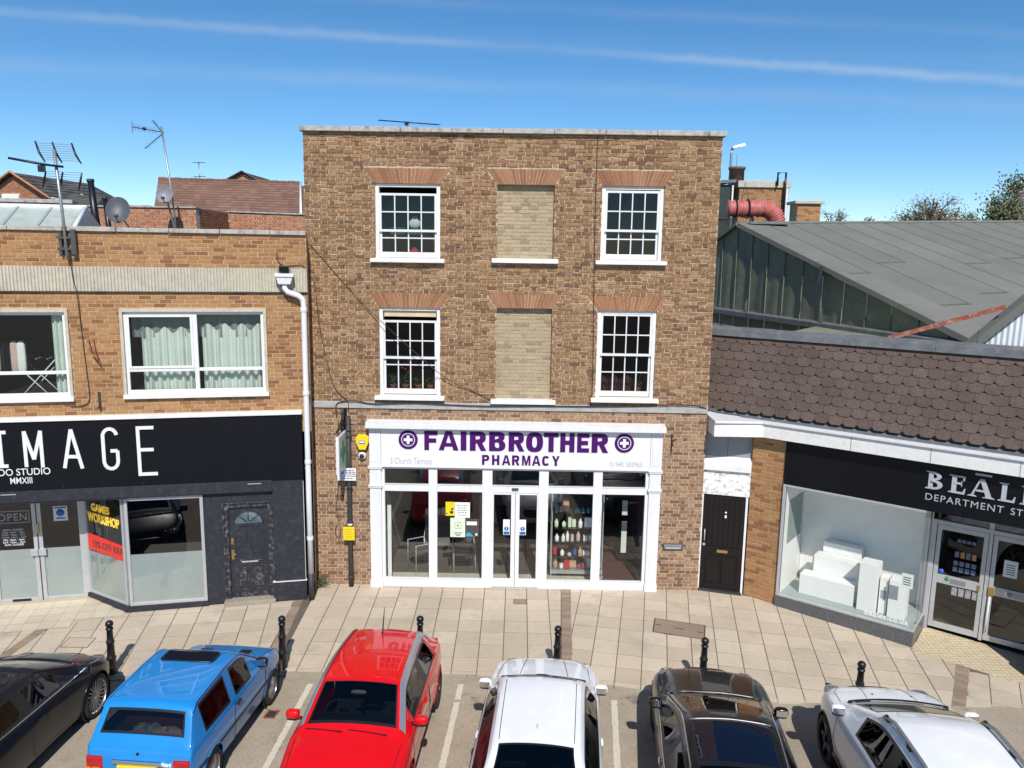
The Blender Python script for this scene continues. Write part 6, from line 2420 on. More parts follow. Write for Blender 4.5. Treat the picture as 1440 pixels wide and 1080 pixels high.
# glazed entrance doors at the back of the porch
DR = rthing('store_entrance', 'aluminium framed glass entrance doors of the department store', 'doors', (0, 0, 0))
q = MB()
q.box(2.60, 2.67, .88, .98, -.2, 2.18)
q.box(2.67, 4.7, .885, .975, 2.10, 2.18)
q.box(3.54, 3.60, .885, .975, 0, 2.10)
q.box(2.67, 4.7, .90, .96, 2.42, 2.56)
q.box(3.52, 3.60, .89, .97, 2.18, 2.42)
q.build('door_frame', M['alu'], DR, .005)
MB().quad((2.67, .93, 2.18), (4.7, .93, 2.18), (4.7, .93, 2.42), (2.67, .93, 2.42)).build('fanlight_pane', M['glass'], DR)
for (a, c) in ((2.68, 3.53), (3.61, 4.52)):
    q = MB()
    q.box(a, a + .075, .90, .96, .02, 2.09)
    q.box(c - .075, c, .90, .96, .02, 2.09)
    q.box(a + .075, c - .075, .902, .958, 2.0, 2.09)
    q.box(a + .075, c - .075, .902, .958, .93, 1.10)
    q.box(a + .075, c - .075, .902, .958, .02, .13)
    d = q.build('door', M['alu'], DR, .005)
    for (z0, z1) in ((.13, .93), (1.10, 2.0)):
        MB().quad((a + .075, .93, z0), (c - .075, .93, z0), (c - .075, .93, z1), (a + .075, .93, z1)).build('pane', M['glass'], d)
    g = MB()
    g.box(a + .30, a + .56, .895, .901, .97, 1.06)
    g.build('push_plate', M['galv'], d)
    if a < 3:
        g = MB()
        g.blob((a + .24, .899, 1.03), (.04, .004, .035), 2, 10, 6)
        g.prism_y([(a + .22, 1.075), (a + .28, 1.07), (a + .28, 1.085), (a + .22, 1.09)], .897, .9015)
        g.build('green_emblem', M['green_print'], d)
        g = MB()
        g.box(a + .76, a + .80, .88, .901, .95, 1.06)
        g.build('lock', M['brass'], d, .004)
        g = MB()
        for i in range(4):
            g.box(a + .34 + i * .115, a + .43 + i * .115, .924, .928, .74, .90)
        g.build('stickers', mat('grey_sticker', (.30, .30, .30), .6, var=.4, vscale=30), d)
        g = MB()
        for i in range(4):
            for j in range(2):
                g.box(a + .32 + i * .10, a + .395 + i * .10, .924, .928, 1.22 + j * .12, 1.31 + j * .12)
            g.box(a + .33 + i * .095, a + .40 + i * .095, .924, .928, 1.50, 1.62, i % 2)
            g.box(a + .35 + i * .08, a + .41 + i * .08, .924, .928, 1.80, 1.86)
        g.build('poster_print', [mat('blue_grey_print', (.13, .15, .24), .6, var=.5, vscale=30), mat('orange_print', (.45, .20, .05), .6)], d, kind='stuff')
        g = MB()
        g.lathe([(.001, 0), (.05, 0), (.05, .003)], (a + .13, .923, 1.16), 16, axis='y')
        g.build('blue_disc', M['blue_print'], d)
    else:
        g = MB()
        g.box(a + .20, a + .42, .923, .927, 1.33, 1.65)
        nt = g.build('notice', M['paper'], d)
        g = MB()
        for i in range(5):
            g.box(a + .24, a + .38, .920, .9225, 1.38 + .045 * i, 1.395 + .045 * i)
        g.build('print', M['dark_text'], nt)
        g = MB()
        g.lathe([(.001, 0), (.06, 0), (.06, .004)], (a + .32, .895, 1.02), 16, axis='y')
        g.build('round_label', M['paper'], d)
        g = MB()
        g.box(a + .0, a + .10, .86, .901, .92, 1.08)
        g.build('lock_plate', M['brass'], d, .006)
        g = MB()
        g.tube([(a + .04, .87, .9), (a + .035, .85, .5), (a + .03, .87, .2)], .018, 8)
        g.build('pull_handle', M['white'], d)
q = MB()
q.quad((2.6, 5.0, -.1), (5.5, 5.0, -.1), (5.5, 5.0, 2.7), (2.6, 5.0, 2.7))
q.quad((2.62, .98, -.1), (2.62, 5, -.1), (2.62, 5, 2.7), (2.62, .98, 2.7))
q.quad((2.6, .98, 2.58), (5.5, .98, 2.58), (5.5, 5, 2.58), (2.6, 5, 2.58))
q.quad((2.6, .98, -.03), (5.5, .98, -.03), (5.5, 5, -.03), (2.6, 5, -.03), 1)
q.build('lobby', [M['room_dark'], M['room_floor']], DR)
q = MB()
q.quad((2.6, -.02, 2.572), (4.7, -.02, 2.572), (4.7, .9, 2.572), (2.6, .9, 2.572))
q.build('soffit', M['black_sign'], DR)
q = MB(RXm)
q.prism([(2.62, -.16), (4.75, -.16), (4.75, .95), (2.62, .95)], -.35, -.062)
q.v = [(a, c, (.04 * c + .008) if d > -.3 else d) for a, c, d in q.v]
struct(q.build('porch_floor', M['tactile']))
t = rthing('corner_pillar', 'black polished pillar at the far right side of the store porch', 'pillar')
q = MB()
q.box(4.55, 5.3, -.05, .95, -.4, .55)
q.build('base', M['black_gloss'], t, .006)
q = MB()
q.box(4.60, 5.25, .0, .9, .55, 2.57)
q.build('shaft', M['black_gloss'], t, .006)
# second shop window further along, outside the picture
q = MB()
q.box(5.3, RE1, -.05, .1, -.4, .2)
q.build('plinth', M['granite'], RB)
MB().quad((5.3, -.02, .2), (RE1, -.02, .2), (RE1, -.02, 2.57), (5.3, -.02, 2.57)).build('pane', M['glass_green'], RB)

# ================================================================ behind the store: big felt-covered roof
FB = thing('felt_roofed_hall', 'large hall with grey felt pitched roof and dark green felt-clad gable', 'building', (0, 0, 0))
P0 = Vector((7.84, 12.74, 8.26))
w80 = R(75)
dd = Vector((cos(w80), -sin(w80), 0))
rd = Vector((sin(w80), cos(w80), .028))
RUN, DROP = 13.0, 13.0 * .103 / .364
for i in range(18):
    a, c = i * 1.0, i * 1.0 + .995
    q = MB()
    lap = .012
    cut = rnd.uniform(.25, .75)
    A0, A1 = P0 + rd * a, P0 + rd * (c + .05)
    dn = dd * RUN + Vector((0, 0, -DROP))
    up = Vector((0, 0, 1))
    q.add([A0 + up * .0, A1 + up * lap, A1 + dn * cut + up * lap, A0 + dn * cut], [(3, 2, 1, 0)], 0, rnd.random())
    q.add([A0 + dn * cut + up * .014, A1 + dn * cut + up * (lap + .014), A1 + dn + up * lap, A0 + dn], [(3, 2, 1, 0)], 0, rnd.random())
    s0_ = rd * .026
    u2 = up * (lap + .006)
    q.add([A1 + u2 - s0_, A1 + u2, A1 + dn + u2, A1 + dn + u2 - s0_], [(3, 2, 1, 0)], 1)
    q.add([A0 + dn * cut + up * .02, A1 + dn * cut + u2 + up * .014, A1 + dn * (cut + .007) + u2 + up * .014, A0 + dn * (cut + .007) + up * .02], [(3, 2, 1, 0)], 1)
    q.build('felt_strip', [M['felt_roof'], M['bitumen']], FB)
# rear slope
bd = -dd
q = MB()
q.quad(P0, P0 + bd * 6 + Vector((0, 0, -2.2)), P0 + bd * 6 + rd * 18 + Vector((0, 0, -2.2)), P0 + rd * 18)
q.build('rear_slope', M['felt_roof'], FB)
# gable cladding: full-height felt widths with lapped seams
NP = 13
for i in range(-2, NP):
    a, c = i * 1.0, i * 1.0 + 1.0
    f = lambda t_: P0 + dd * t_ + Vector((0, 0, -(t_ * DROP / RUN) if t_ >= 0 else t_ * 2.2 / 6)) + Vector((0, 0, -.06))
    q = MB()
    nx = Vector((-sin(w80), -cos(w80), 0))
    k = 8
    rows_ = 6
    grid = []
    for u in range(k + 1):
        t_ = lerp(a, c, u / k)
        tp = f(t_)
        col = []
        for v in range(rows_ + 1):
            z_ = lerp(tp.z, 4.6, v / rows_)
            w_ = .016 * sin(u / k * 2 * pi * 1.0 + i * 1.7 + v * .35) * min(1, v / 2) * (.3 + .7 * sin(pi * u / k))
            col.append(Vector((tp.x, tp.y, z_)) + nx * (w_ + (.02 if u == k else 0)))
        grid.append(col)
    for u in range(k):
        for v in range(rows_):
            q.add([grid[u][v], grid[u][v + 1], grid[u + 1][v + 1], grid[u + 1][v]], [(0, 1, 2, 3)], 0, ((i * 37) % 10) / 10, True)
    q.build('felt_panel', M['felt_wall'], FB)
    q = MB()
    q.tube([f(c) + nx * .03, Vector((f(c).x, f(c).y, 4.6)) + nx * .03], .011, 5)
    q.build('seam', M['felt_wall'], FB)
# verge
q = MB()
for i in range(14):
    a, c = i * .93, (i + 1) * .93 + .03
    def V(t_):
        return P0 + dd * t_ + Vector((0, 0, -t_ * DROP / RUN))
    nx = Vector((-sin(w80), -cos(w80), 0))
    j = rnd.uniform(-.015, .015)
    q.add([V(a) + nx * .12 + Vector((0, 0, -.10 + j)), V(c) + nx * .12 + Vector((0, 0, -.10 + j)), V(c) + nx * .10 + Vector((0, 0, .05)), V(a) + nx * .10 + Vector((0, 0, .05)), V(a) - nx * .25 + Vector((0, 0, .035)), V(c) - nx * .25 + Vector((0, 0, .035)), V(a) - nx * .0 + Vector((0, 0, -.13)), V(c) - nx * .0 + Vector((0, 0, -.13))],
          [(0, 1, 2, 3), (3, 2, 5, 4), (0, 6, 7, 1)], 0, rnd.random())
q.build('verge', M['felt_roof'], FB)
q = MB()
nx = Vector((-sin(w80), -cos(w80), 0))
v0 = P0 + bd * 6 + Vector((0, 0, -2.2))
q.tube([P0 + nx * .08, v0 + nx * .08], .07, 5)
q.build('verge', M['felt_wall'], FB)
q = MB()
q.tube([P0 + rd * .0 + Vector((0, 0, .03)), P0 + rd * 18 + Vector((0, 0, .03))], .06, 6)
q.build('ridge', M['felt_roof'], FB)
q = MB()
c_ = P0 + rd * .9 + Vector((0, 0, .03))
q.box(c_.x - .5, c_.x + .9, c_.y - .3, c_.y + .1, c_.z - .05, c_.z + .02)
q.build('ridge_patch', M['lead'], FB)
# torn strap hanging at the verge, pointed lead vents at the foot
q = MB()
p_ = P0 + dd * 5.0 + Vector((0, 0, -5 * DROP / RUN)) + nx * .16
q.add([p_, p_ + Vector((.02, -.2, .0)), p_ + Vector((-.03, -.26, -.55)), p_ + Vector((0, -.02, -.42)), p_ + Vector((.0, .15, -.75))], [(0, 1, 2, 3), (0, 3, 4)])
q.build('torn_flap', M['lead'], FB)
for k, t_ in enumerate((1.0, 5.2)):
    q = MB()
    p_ = P0 + dd * t_ + nx * .10
    z0 = 5.15
    q.add([(p_.x - .02, p_.y + .16, z0), (p_.x - .02, p_.y - .16, z0), (p_.x - .03, p_.y - .15, z0 + .30), (p_.x, p_.y, z0 + .52), (p_.x - .03, p_.y + .15, z0 + .30)], [(0, 1, 2, 3, 4)])
    q.build('lead_vent', M['galv'], FB)
q = MB()
b0, b1 = P0 - dd * 2 + nx * .22, P0 + dd * 12 + nx * .22
q.add([(b0.x, b0.y, 5.0), (b1.x, b1.y, 5.0), (b1.x, b1.y, 5.16), (b0.x, b0.y, 5.16), (b0.x + .3, b0.y, 5.22), (b1.x + .3, b1.y, 5.22)], [(0, 1, 2, 3), (3, 2, 5, 4)])
q.build('upstand_flashing', M['lead'], FB)

# gable with white corrugated cladding and felt capping, and a rusty steel angle leaning on it
WG = rthing('corrugated_gable', 'white corrugated gable with wide grey felt verge behind the lead ridge', 'building', (0, 0, 0))
q = MB()
z_at = lambda e: 5.55 + (e - 2.72) * 1.10
k = 0
e = 2.9
yy0 = 1.2
while e < 6.6:
    w_ = .045
    q.quad((e, yy0 + (.018 if k % 2 else 0), 5.0), (e + w_, yy0 + (0 if k % 2 else .018), 5.0), (e + w_, yy0 + (0 if k % 2 else .018), z_at(e + w_) - .28), (e, yy0 + (.018 if k % 2 else 0), z_at(e) - .28))
    e += w_
    k += 1
q.build('corrugated_sheet', M['corrug'], WG, kind='stuff')
q = MB()
for i in range(6):
    a, c = 2.2 + i * .75, 2.2 + (i + 1) * .75 + .02
    q.add([(a, yy0 - .14, z_at(a) - .34), (c, yy0 - .14, z_at(c) - .34), (c, yy0 - .12, z_at(c) - .15), (a, yy0 - .12, z_at(a) - .15),
           (a, yy0 + 0.0, z_at(a)), (c, yy0 + 0.0, z_at(c)), (c, yy0 + .9, z_at(c) + .02), (a, yy0 + .9, z_at(a) + .02)],
          [(0, 1, 2, 3), (3, 2, 5, 4), (4, 5, 6, 7)], 0, rnd.random())
q.build('felt_verge', M['felt_roof'], WG)
q = MB()
q.quad((2.2, yy0 + .9, z_at(2.2) + .02), (6.7, yy0 + .9, z_at(6.7) + .02), (6.7, 5.5, z_at(6.7) + .02), (2.2, 5.5, z_at(2.2) + .02))
q.build('roof', M['felt_roof'], WG)
t = rthing('steel_angle', 'rusty red steel angle propped between the lead ridge and the felt verge', 'steel bar')
q = MB()
p0, p1 = Vector((1.50, .93, 5.53)), Vector((3.36, 1.04, 6.23))
d = (p1 - p0).normalized()
n1 = Vector((-d.z, 0, d.x)) * .085
n2 = Vector((0, .07, 0))
q.add([p0, p1, p1 + n1, p0 + n1, p0 + n1 + n2, p1 + n1 + n2, p0 + n2 * .12, p1 + n2 * .12], [(0, 1, 2, 3), (3, 2, 5, 4), (6, 4, 5, 7), (0, 6, 7, 1)])
q.build('flange', M['rust'], t)

# ---------------------------------------------------------------- plant room, duct, chimneys, lamp beyond the ridge
PR = thing('plant_room', 'square buff-brick rooftop room behind the felt roof, pipe hooked over its edge', 'building', (0, 0, 0))
q = MB()
q.box(11.2, 13.72, 25.41, 29.5, 7.0, 10.62)
q.build('wall', M['mortar_left'], PR)
bb = bpy.data.objects.new('front_brickwork', None)
C.objects.link(bb)
bb.parent = PR
bb.location = (11.2, 25.4, 0)
brick_wall(bb, 0, 2.52, 8.4, 10.62, [], [], 'brick_left', 'stretcher', .085, 120, 0, .002, L=.24)
q = MB()
q.box(11.1, 13.8, 25.3, 29.6, 10.62, 10.95)
q.build('roof_slab', M['concrete'], PR, .02)
q = MB()
q.tube([(13.05, 25.2, 10.7), (13.05, 25.15, 11.35), (13.45, 25.15, 11.35), (13.45, 25.2, 10.6), (13.45, 25.25, 8.6)], .06, 8)
q.build('pipe', M['iron'], PR)
MB().box(13.56, 13.66, 25.28, 25.40, 7, 10.6).build('white_pipe', M['white_old'], PR)
PV = thing('shaded_side_box', 'dark box left of the red duct standing in for the shaded plant room side', 'stand-in', (0, 0, 0))
q = MB()
q.box(9.6, 10.75, 25.4, 27.4, 9.0, 10.75)
q.build('housing', mat('dark_shaded_side', (.03, .04, .035), .4, var=.3), PV, .02)  # added dark box: shade of the plant room side, with its dark window
q = MB()
q.add([(9.5, 25.2, 10.75), (10.95, 25.2, 10.85), (10.95, 27.6, 10.95), (9.5, 27.6, 10.85), (9.5, 25.2, 10.9), (10.95, 25.2, 11.0), (10.95, 27.6, 11.1), (9.5, 27.6, 11.0)], [(0, 3, 2, 1), (4, 5, 6, 7), (0, 1, 5, 4), (1, 2, 6, 5), (2, 3, 7, 6), (3, 0, 4, 7)])
q.build('hood', M['lead'], PV)
MB().box(10.77, 10.85, 25.2, 25.28, 8.5, 10.7).build('leg', M['white_old'], PV)
PD = thing('flexible_duct', 'fat faded red flexible duct bending down beside the brick plant room', 'duct', (0, 0, 0))
cen = [(9.55, 21.0, 9.28), (10.1, 21.0, 9.28), (10.65, 21.0, 9.30), (11.1, 21.0, 9.32)] + [(11.1 + .72 * sin(a_), 21.0, 8.60 + .72 * cos(a_)) for a_ in [R(i * 11) for i in range(1, 9)]] + [(11.84, 21.0, 8.3)]
pts, rad = [], []
for i in range(len(cen) - 1):
    for k in range(6):
        pts.append(Vector(cen[i]).lerp(Vector(cen[i + 1]), k / 6))
        rad.append(.37 + (.035 if (len(pts) % 4) < 2 else -.01))
q = MB()
q.tube(pts, rad, 16)
q.build('hose', M['duct_red'], PD)
q = MB()
for x_ in (9.85, 10.42):
    q.tube([(x_, 21.0 + .43 * cos(a_), 9.28 + .43 * sin(a_)) for a_ in [2 * pi * i / 16 for i in range(16)]], .035, 5, 0, True)
q.tube([(10.1, 20.9, 9.7), (10.25, 20.95, 10.5), (10.42, 20.9, 9.7)], .02, 5)
q.box(9.7, 9.8, 20.8, 21.2, 8.0, 8.9)
q.box(10.6, 10.7, 20.8, 21.2, 8.0, 8.9)
q.build('strap', M['iron'], PD)
t = thing('chimney', 'square buff-brick chimney with flat cap behind the felt ridge', 'chimney', (0, 0, 0))
q = MB()
q.box(11.33, 12.28, 17.0, 17.9, 7.5, 9.28)
q.build('stack', M['mortar_left'], t)
bb = bpy.data.objects.new('brickwork', None)
C.objects.link(bb)
bb.parent = t
bb.location = (11.33, 16.99, 0)
brick_wall(bb, 0, .95, 8.2, 9.28, [], [], 'brick_left', 'stretcher', .080, 60, 0, .002)
MB().box(11.2, 12.40, 16.88, 18.0, 9.28, 9.40).build('cap', M['concrete'], t, .01)
t = thing('chimney', 'round dark chimney pot beyond the brick plant room', 'chimney', (12.4, 30.6, 0))
q = MB()
q.lathe([(.42, 10.0), (.42, 12.05), (.48, 12.05), (.48, 12.2), (.40, 12.2)], seg=18)
q.build('stack', mat('sooty_brick', (.15, .10, .07), .9, var=.3, vscale=8), t)
t = thing('street_lamp', 'far street lamp on a thin post right of the brown building', 'lamp', (16.1, 46.4, 0))
q = MB()
q.tube([(0, 0, -1), (0, 0, 14.9), (.1, 0, 15.35)], [.14, .09, .08], 8)
q.build('post', M['galv'], t)
q = MB()
q.add([(.0, -.25, 15.3), (1.0, -.25, 15.5), (1.0, .25, 15.5), (.0, .25, 15.3), (.1, -.2, 15.48), (.95, -.18, 15.7), (.95, .18, 15.7), (.1, .2, 15.48)], [(0, 3, 2, 1), (4, 5, 6, 7), (0, 1, 5, 4), (1, 2, 6, 5), (2, 3, 7, 6), (3, 0, 4, 7)])
q.build('lamp_head', M['alu_dark'], t)
t = thing('pole', 'thin antenna rod beside the round far chimney', 'pole', (13.0, 33, 0))
q = MB()
q.tube([(0, 0, 8), (0, 0, 13.2)], .025, 5)
q.box(-.06, .06, -.06, .06, 11.8, 12.0)
q.build('rod', M['galv'], t)


def tree(lab, x, y, z0, h, rx, n_leaf, mats_, seed, trunk_h=.45, droop=0., leaf=.22, grp='far trees beyond the felt roof', clusters=26, sparse=.33):
    r0 = random.Random(seed)
    t = thing('tree', lab, 'tree', (x, y, z0), 0, grp)
    q = MB()
    q.tube([(0, 0, 0), (.1, 0, h * .35), (-.05, .1, h * .62), (.0, 0, h * .9)], [h * .022, h * .017, h * .011, h * .003], 7)
    q.build('trunk', M['bark'], t)
    q = MB()
    cl = []
    for i in range(clusters):
        a_, hh = r0.uniform(0, 2 * pi), r0.uniform(trunk_h, .97)
        prof = math.sqrt(max(.05, 1 - ((hh - .62) / .45) ** 2))
        rr = rx * prof * r0.uniform(.35, 1.0)
        p = Vector((rr * cos(a_), rr * sin(a_), h * hh))
        cl.append(p)
        s_ = Vector((0, 0, h * max(.2, hh - .28)))
        m_ = s_.lerp(p, .55) + Vector((0, 0, .06 * h))
        q.tube([s_, m_, p, p + (p - m_) * .35 + Vector((0, 0, -droop * .5))], [h * .007, h * .005, h * .003, h * .001], 5)
        for _ in range(7):
            e = p + Vector((r0.gauss(0, .16 * rx), r0.gauss(0, .16 * rx), r0.gauss(0.02, .09 * rx) - droop * r0.random()))
            q.tube([m_.lerp(p, r0.uniform(.4, 1)), e], [h * .0025, h * .0007], 4)
    q.build('limb', M['bark'], t)
    q = MB()
    for i in range(n_leaf):
        c0 = r0.choice(cl)
        g = Vector((r0.gauss(0, 1), r0.gauss(0, 1), r0.gauss(0, 1)))
        p = c0 + Vector((g.x * rx * .17, g.y * rx * .17, g.z * rx * .15))
        if droop:
            p.z -= abs(r0.gauss(0, droop))
        d = Vector((r0.uniform(-1, 1), r0.uniform(-1, 1), r0.uniform(-1, .4) - droop * .6)).normalized() * leaf * r0.uniform(.6, 1.3)
        e = d.cross(Vector((r0.uniform(-1, 1), r0.uniform(-1, 1), r0.uniform(-1, 1)))).normalized() * leaf * sparse
        q.add([p, p + d * .5 + e, p + d, p + d * .5 - e], [(0, 1, 2, 3)], r0.randrange(len(mats_)))
    q.build('crown', [M[m_] for m_ in mats_], t, kind='stuff')
    return t


tree('leafy weeping tree with green hanging foliage at the far right edge', 29.0, 30.8, -1, 13.4, 2.6, 11000, ['leaf', 'leaf_dull', 'leaf', 'leaf_dull', 'leaf_brown'], 3, .4, .55, .17)
tree('smaller green tree at the left foot of the weeping one', 26.9, 31.5, -1, 11.2, 1.3, 3600, ['leaf', 'leaf_dull'], 14, .5, .3, .17, clusters=16)
tree('bare twiggy tree with thin reddish leaf, left of the leafy green one', 36.6, 56.0, -1, 14.2, 3.0, 5500, ['leaf_dull', 'leaf_brown', 'leaf_dull'], 4, .5, .35, .2, clusters=60, sparse=.22)
tree('second twiggy tree leaning right beside the reddish one', 39.4, 57.5, -1, 13.0, 2.4, 3600, ['leaf_dull', 'leaf_brown'], 5, .5, .35, .2, clusters=26, sparse=.22)
tree('low orange-brown bush-like tree below the twiggy trees', 40.6, 54.0, -1, 11.9, 1.6, 2600, ['leaf_brown', 'leaf', 'leaf_brown'], 15, .6, .1, .15, clusters=16)
tree('low orange-tinged tree at the left end of the twiggy row', 34.6, 55.0, -1, 11.8, 1.3, 1900, ['leaf_brown', 'leaf_dull'], 16, .6, .1, .15, clusters=14)
tree('small dark far tree right of the brick chimney', 44.0, 97.0, -1, 15.0, 2.6, 1500, ['leaf_dull'], 6, .5, 0, .25, clusters=22, sparse=.25)
tree('tiny far tree top on the felt ridge', 52.7, 107, -1, 14.8, 1.8, 500, ['leaf_dull', 'leaf'], 7, .5, 0, .35, clusters=18)
tree('fainter tiny far tree top near the previous one, further right', 57.5, 112, -1, 14.4, 2.2, 360, ['leaf_dull'], 8, .5, 0, .35, clusters=18)


# ================================================================ ground
q = MB()
q.quad((-700, -700, -1.6), (700, -700, -1.6), (700, 1500, -1.6), (-700, 1500, -1.6))
struct(q.build('ground', M['ground']))


def zp(y):
    return .04 * y


def zr(y):
    return -.172 - .025 * (min(y, -3.3) + 3.5)


KERB = [(-16, -4.3), (-6.8, -3.70), (-3.95, -3.47), (-.8, -3.46), (1.7, -3.70), (4.6, -4.32), (7.66, -5.15), (16, -8.2)]


def kerb_y(x):
    for (xa, ya), (xb, yb) in zip(KERB[:-1], KERB[1:]):
        if xa <= x <= xb:
            return lerp(ya, yb, (x - xa) / (xb - xa))
    return KERB[-1][1]


# road sheet following the fall away from the kerb
q = MB()
ys = [0, -3, -4, -6, -9, -14, -30]
xs = [-40 + 5 * i for i in range(17)]
for i in range(len(xs) - 1):
    for j in range(len(ys) - 1):
        f = lambda x_, y_: (x_, y_, min(zr(y_), .05) if y_ < -3.3 else -.18)
        q.add([f(xs[i], ys[j + 1]), f(xs[i + 1], ys[j + 1]), f(xs[i + 1], ys[j]), f(xs[i], ys[j])], [(0, 1, 2, 3)])
road = struct(q.build('road', M['asphalt']))
# worn white bay lines
for k, (x0, y0, x1, y1, w_) in enumerate(((-3.43, -3.68, -3.50, -8.4, .10), (-.885, -3.61, -1.10, -8.4, .10), (1.67, -4.02, 1.26, -8.4, .10), (-8.75, -3.9, -8.9, -8.4, .10))):
    q = MB()
    n_ = 60
    r0 = random.Random(k)
    w0 = w_
    for i in range(n_):
        a, c = i / n_, (i + 1) / n_
        xa, ya, xb, yb = lerp(x0, x1, a), lerp(y0, y1, a), lerp(x0, x1, c), lerp(y0, y1, c)
        w1_ = w_ * r0.uniform(.82, 1.08)
        if r0.random() < .012:
            w0 = w1_
            continue
        q.add([(xa - w0 / 2, ya, zr(ya) + .004), (xa + w0 / 2, ya, zr(ya) + .004), (xb + w1_ / 2, yb, zr(yb) + .004), (xb - w1_ / 2, yb, zr(yb) + .004)], [(3, 2, 1, 0)])
        w0 = w1_
    q.build('bay_line', M['road_line'], road)
# small drain cover set in the road
t = thing('drain_cover', 'small square rusty drain cover in the asphalt between blue and red cars', 'drain cover', (-3.80, -4.62, zr(-4.62)), R(-3))
q = MB()
for (a, c, d, e) in ((-.10, .10, -.12, -.09), (-.10, .10, .09, .12), (-.10, -.075, -.09, .09), (.075, .10, -.09, .09)):
    q.box(a, c, d, e, -.02, .006)
q.build('frame', M['rust'], t)
MB().box(-.074, .074, -.089, .089, -.02, .003).build('cover', M['dark_pipe'], t)

# pavement: bed, slabs, bands of brown pavers, kerb
pave = struct(MB().prism([(-16, .05), (-16, -4.2)] + [(x_, y_ + .10) for x_, y_ in KERB[1:-1]] + [(16, -8.1), (16, .05)], -.5, 0).build('pavement', mat('joint_sand', (.12, .10, .078), .95, var=.15)))
me = pave.data
for v in me.vertices:
    v.co.z = zp(v.co.y) - .0055 if v.co.z > -.1 else -.6


def clip(poly, a, c):
    """Keep the part of a convex polygon left of the line a->c."""
    out = []
    d = (c[0] - a[0], c[1] - a[1])
    s_ = [d[0] * (p[1] - a[1]) - d[1] * (p[0] - a[0]) for p in poly]
    for i in range(len(poly)):
        j = (i + 1) % len(poly)
        if s_[i] >= 0:
            out.append(poly[i])
        if (s_[i] >= 0) != (s_[j] >= 0):
            t_ = s_[i] / (s_[i] - s_[j])
            out.append((lerp(poly[i][0], poly[j][0], t_), lerp(poly[i][1], poly[j][1], t_)))
    return out


def area(p):
    return .5 * sum(p[i][0] * p[(i + 1) % len(p)][1] - p[(i + 1) % len(p)][0] * p[i][1] for i in range(len(p)))


SLAB_ME = []
SZ = .448
for k in range(12):
    b = MB()
    h = SZ / 2 - .0075
    e = .004
    b.add([(-h, -h, -.03), (h, -h, -.03), (h, h, -.03), (-h, h, -.03), (-h + 0, -h, -.004), (h, -h, -.004), (h, h, -.004), (-h, h, -.004),
           (-h + e, -h + e, 0), (h - e, -h + e, 0), (h - e, h - e, 0), (-h + e, h - e, 0)],
          [(8, 9, 10, 11), (4, 5, 9, 8), (5, 6, 10, 9), (6, 7, 11, 10), (7, 4, 8, 11), (0, 1, 5, 4), (1, 2, 6, 5), (2, 3, 7, 6), (3, 0, 4, 7)], 0, (k + .5) / 12)
    SLAB_ME.append(b.mesh('slab', M['slab']))
slab_n = [0]
slab_rest = MB()
TILT = math.atan(.04)
HOLES = []          # polygons kept free for covers


def in_holes(x_, y_):
    return any(all((b_[0] - a_[0]) * (y_ - a_[1]) - (b_[1] - a_[1]) * (x_ - a_[0]) > -.0 for a_, b_ in zip(h, h[1:] + h[:1])) for h in HOLES)


def slabs(zone, ang, ox, oy, rect=None):
    """Square slabs laid at an angle over a convex zone, cut to its edges."""
    ca, sa = cos(ang), sin(ang)
    cx = [p[0] for p in zone]
    cy = [p[1] for p in zone]
    todo = []
    for i in range(-60, 61):
        for j in range(-40, 41):
            u, v = ox + i * SZ, oy + j * SZ
            px_, py_ = u * ca - v * sa, u * sa + v * ca
            if not (min(cx) - .5 < px_ < max(cx) + .5 and min(cy) - .5 < py_ < max(cy) + .5):
                continue
            h = SZ / 2 - .0075
            sq_ = [(px_ + a * ca - c * sa, py_ + a * sa + c * ca) for a, c in ((-h, -h), (h, -h), (h, h), (-h, h))]
            p = sq_
            for a_, c_ in zip(zone, zone[1:] + zone[:1]):
                p = clip(p, a_, c_)
                if len(p) < 3:
                    break
            for (xa, ya), (xb, yb) in zip(KERB[:-1], KERB[1:]):
                if len(p) >= 3 and xa <= px_ < xb:
                    p = clip(p, (xa, ya + .112), (xb, yb + .112))
            if len(p) < 3 or area(p) < .004:
                continue
            todo.append((py_, px_, p, area(p) > .98 * (2 * h) ** 2))
    todo.sort(key=lambda w: w[0])
    for py_, px_, p, whole in todo:
        dz = rnd.uniform(-.0012, .002)
        if in_holes(px_, py_):
            continue
        if slab_n[0] < 300 and whole and -11 < px_ < 10:
            slab_n[0] += 1
            o = bpy.data.objects.new('slab', rnd.choice(SLAB_ME))
            C.objects.link(o)
            o.parent = pave
            o.matrix_world = Matrix.Translation((px_, py_, zp(py_) + dz)) @ Matrix.Rotation(TILT, 4, 'X') @ Matrix.Rotation(ang, 4, 'Z')
        else:
            tn = rnd.random()
            k = len(p)
            vs = [(a, c, zp(c) + dz) for a, c in p] + [(a, c, zp(c) - .03) for a, c in p]
            if slab_n[0] < 300 and -11 < px_ < 10:
                slab_n[0] += 1
                b = MB()
                b.add(vs, [list(range(k))] + [(i, k + i, k + (i + 1) % k, (i + 1) % k) for i in range(k)], 0, tn)
                b.build('slab', M['slab'], pave)
            else:
                slab_rest.add(vs, [list(range(k))] + [(i, k + i, k + (i + 1) % k, (i + 1) % k) for i in range(k)], 0, tn)


def ccw(p):
    return p if area(p) > 0 else p[::-1]


ky = lambda x_: kerb_y(x_) + .11
cov1 = [(2.80, -1.25), (2.67, -1.78), (3.62, -2.04), (3.76, -1.50)]
cov2 = [(-8.28, -2.38), (-8.26, -2.72), (-7.76, -2.72), (-7.77, -2.38)]
cov3 = [(-.02, -.55), (-.02, -.76), (.26, -.76), (.26, -.55)]
for cv in (cov2,):
    HOLES.append(ccw(cv))
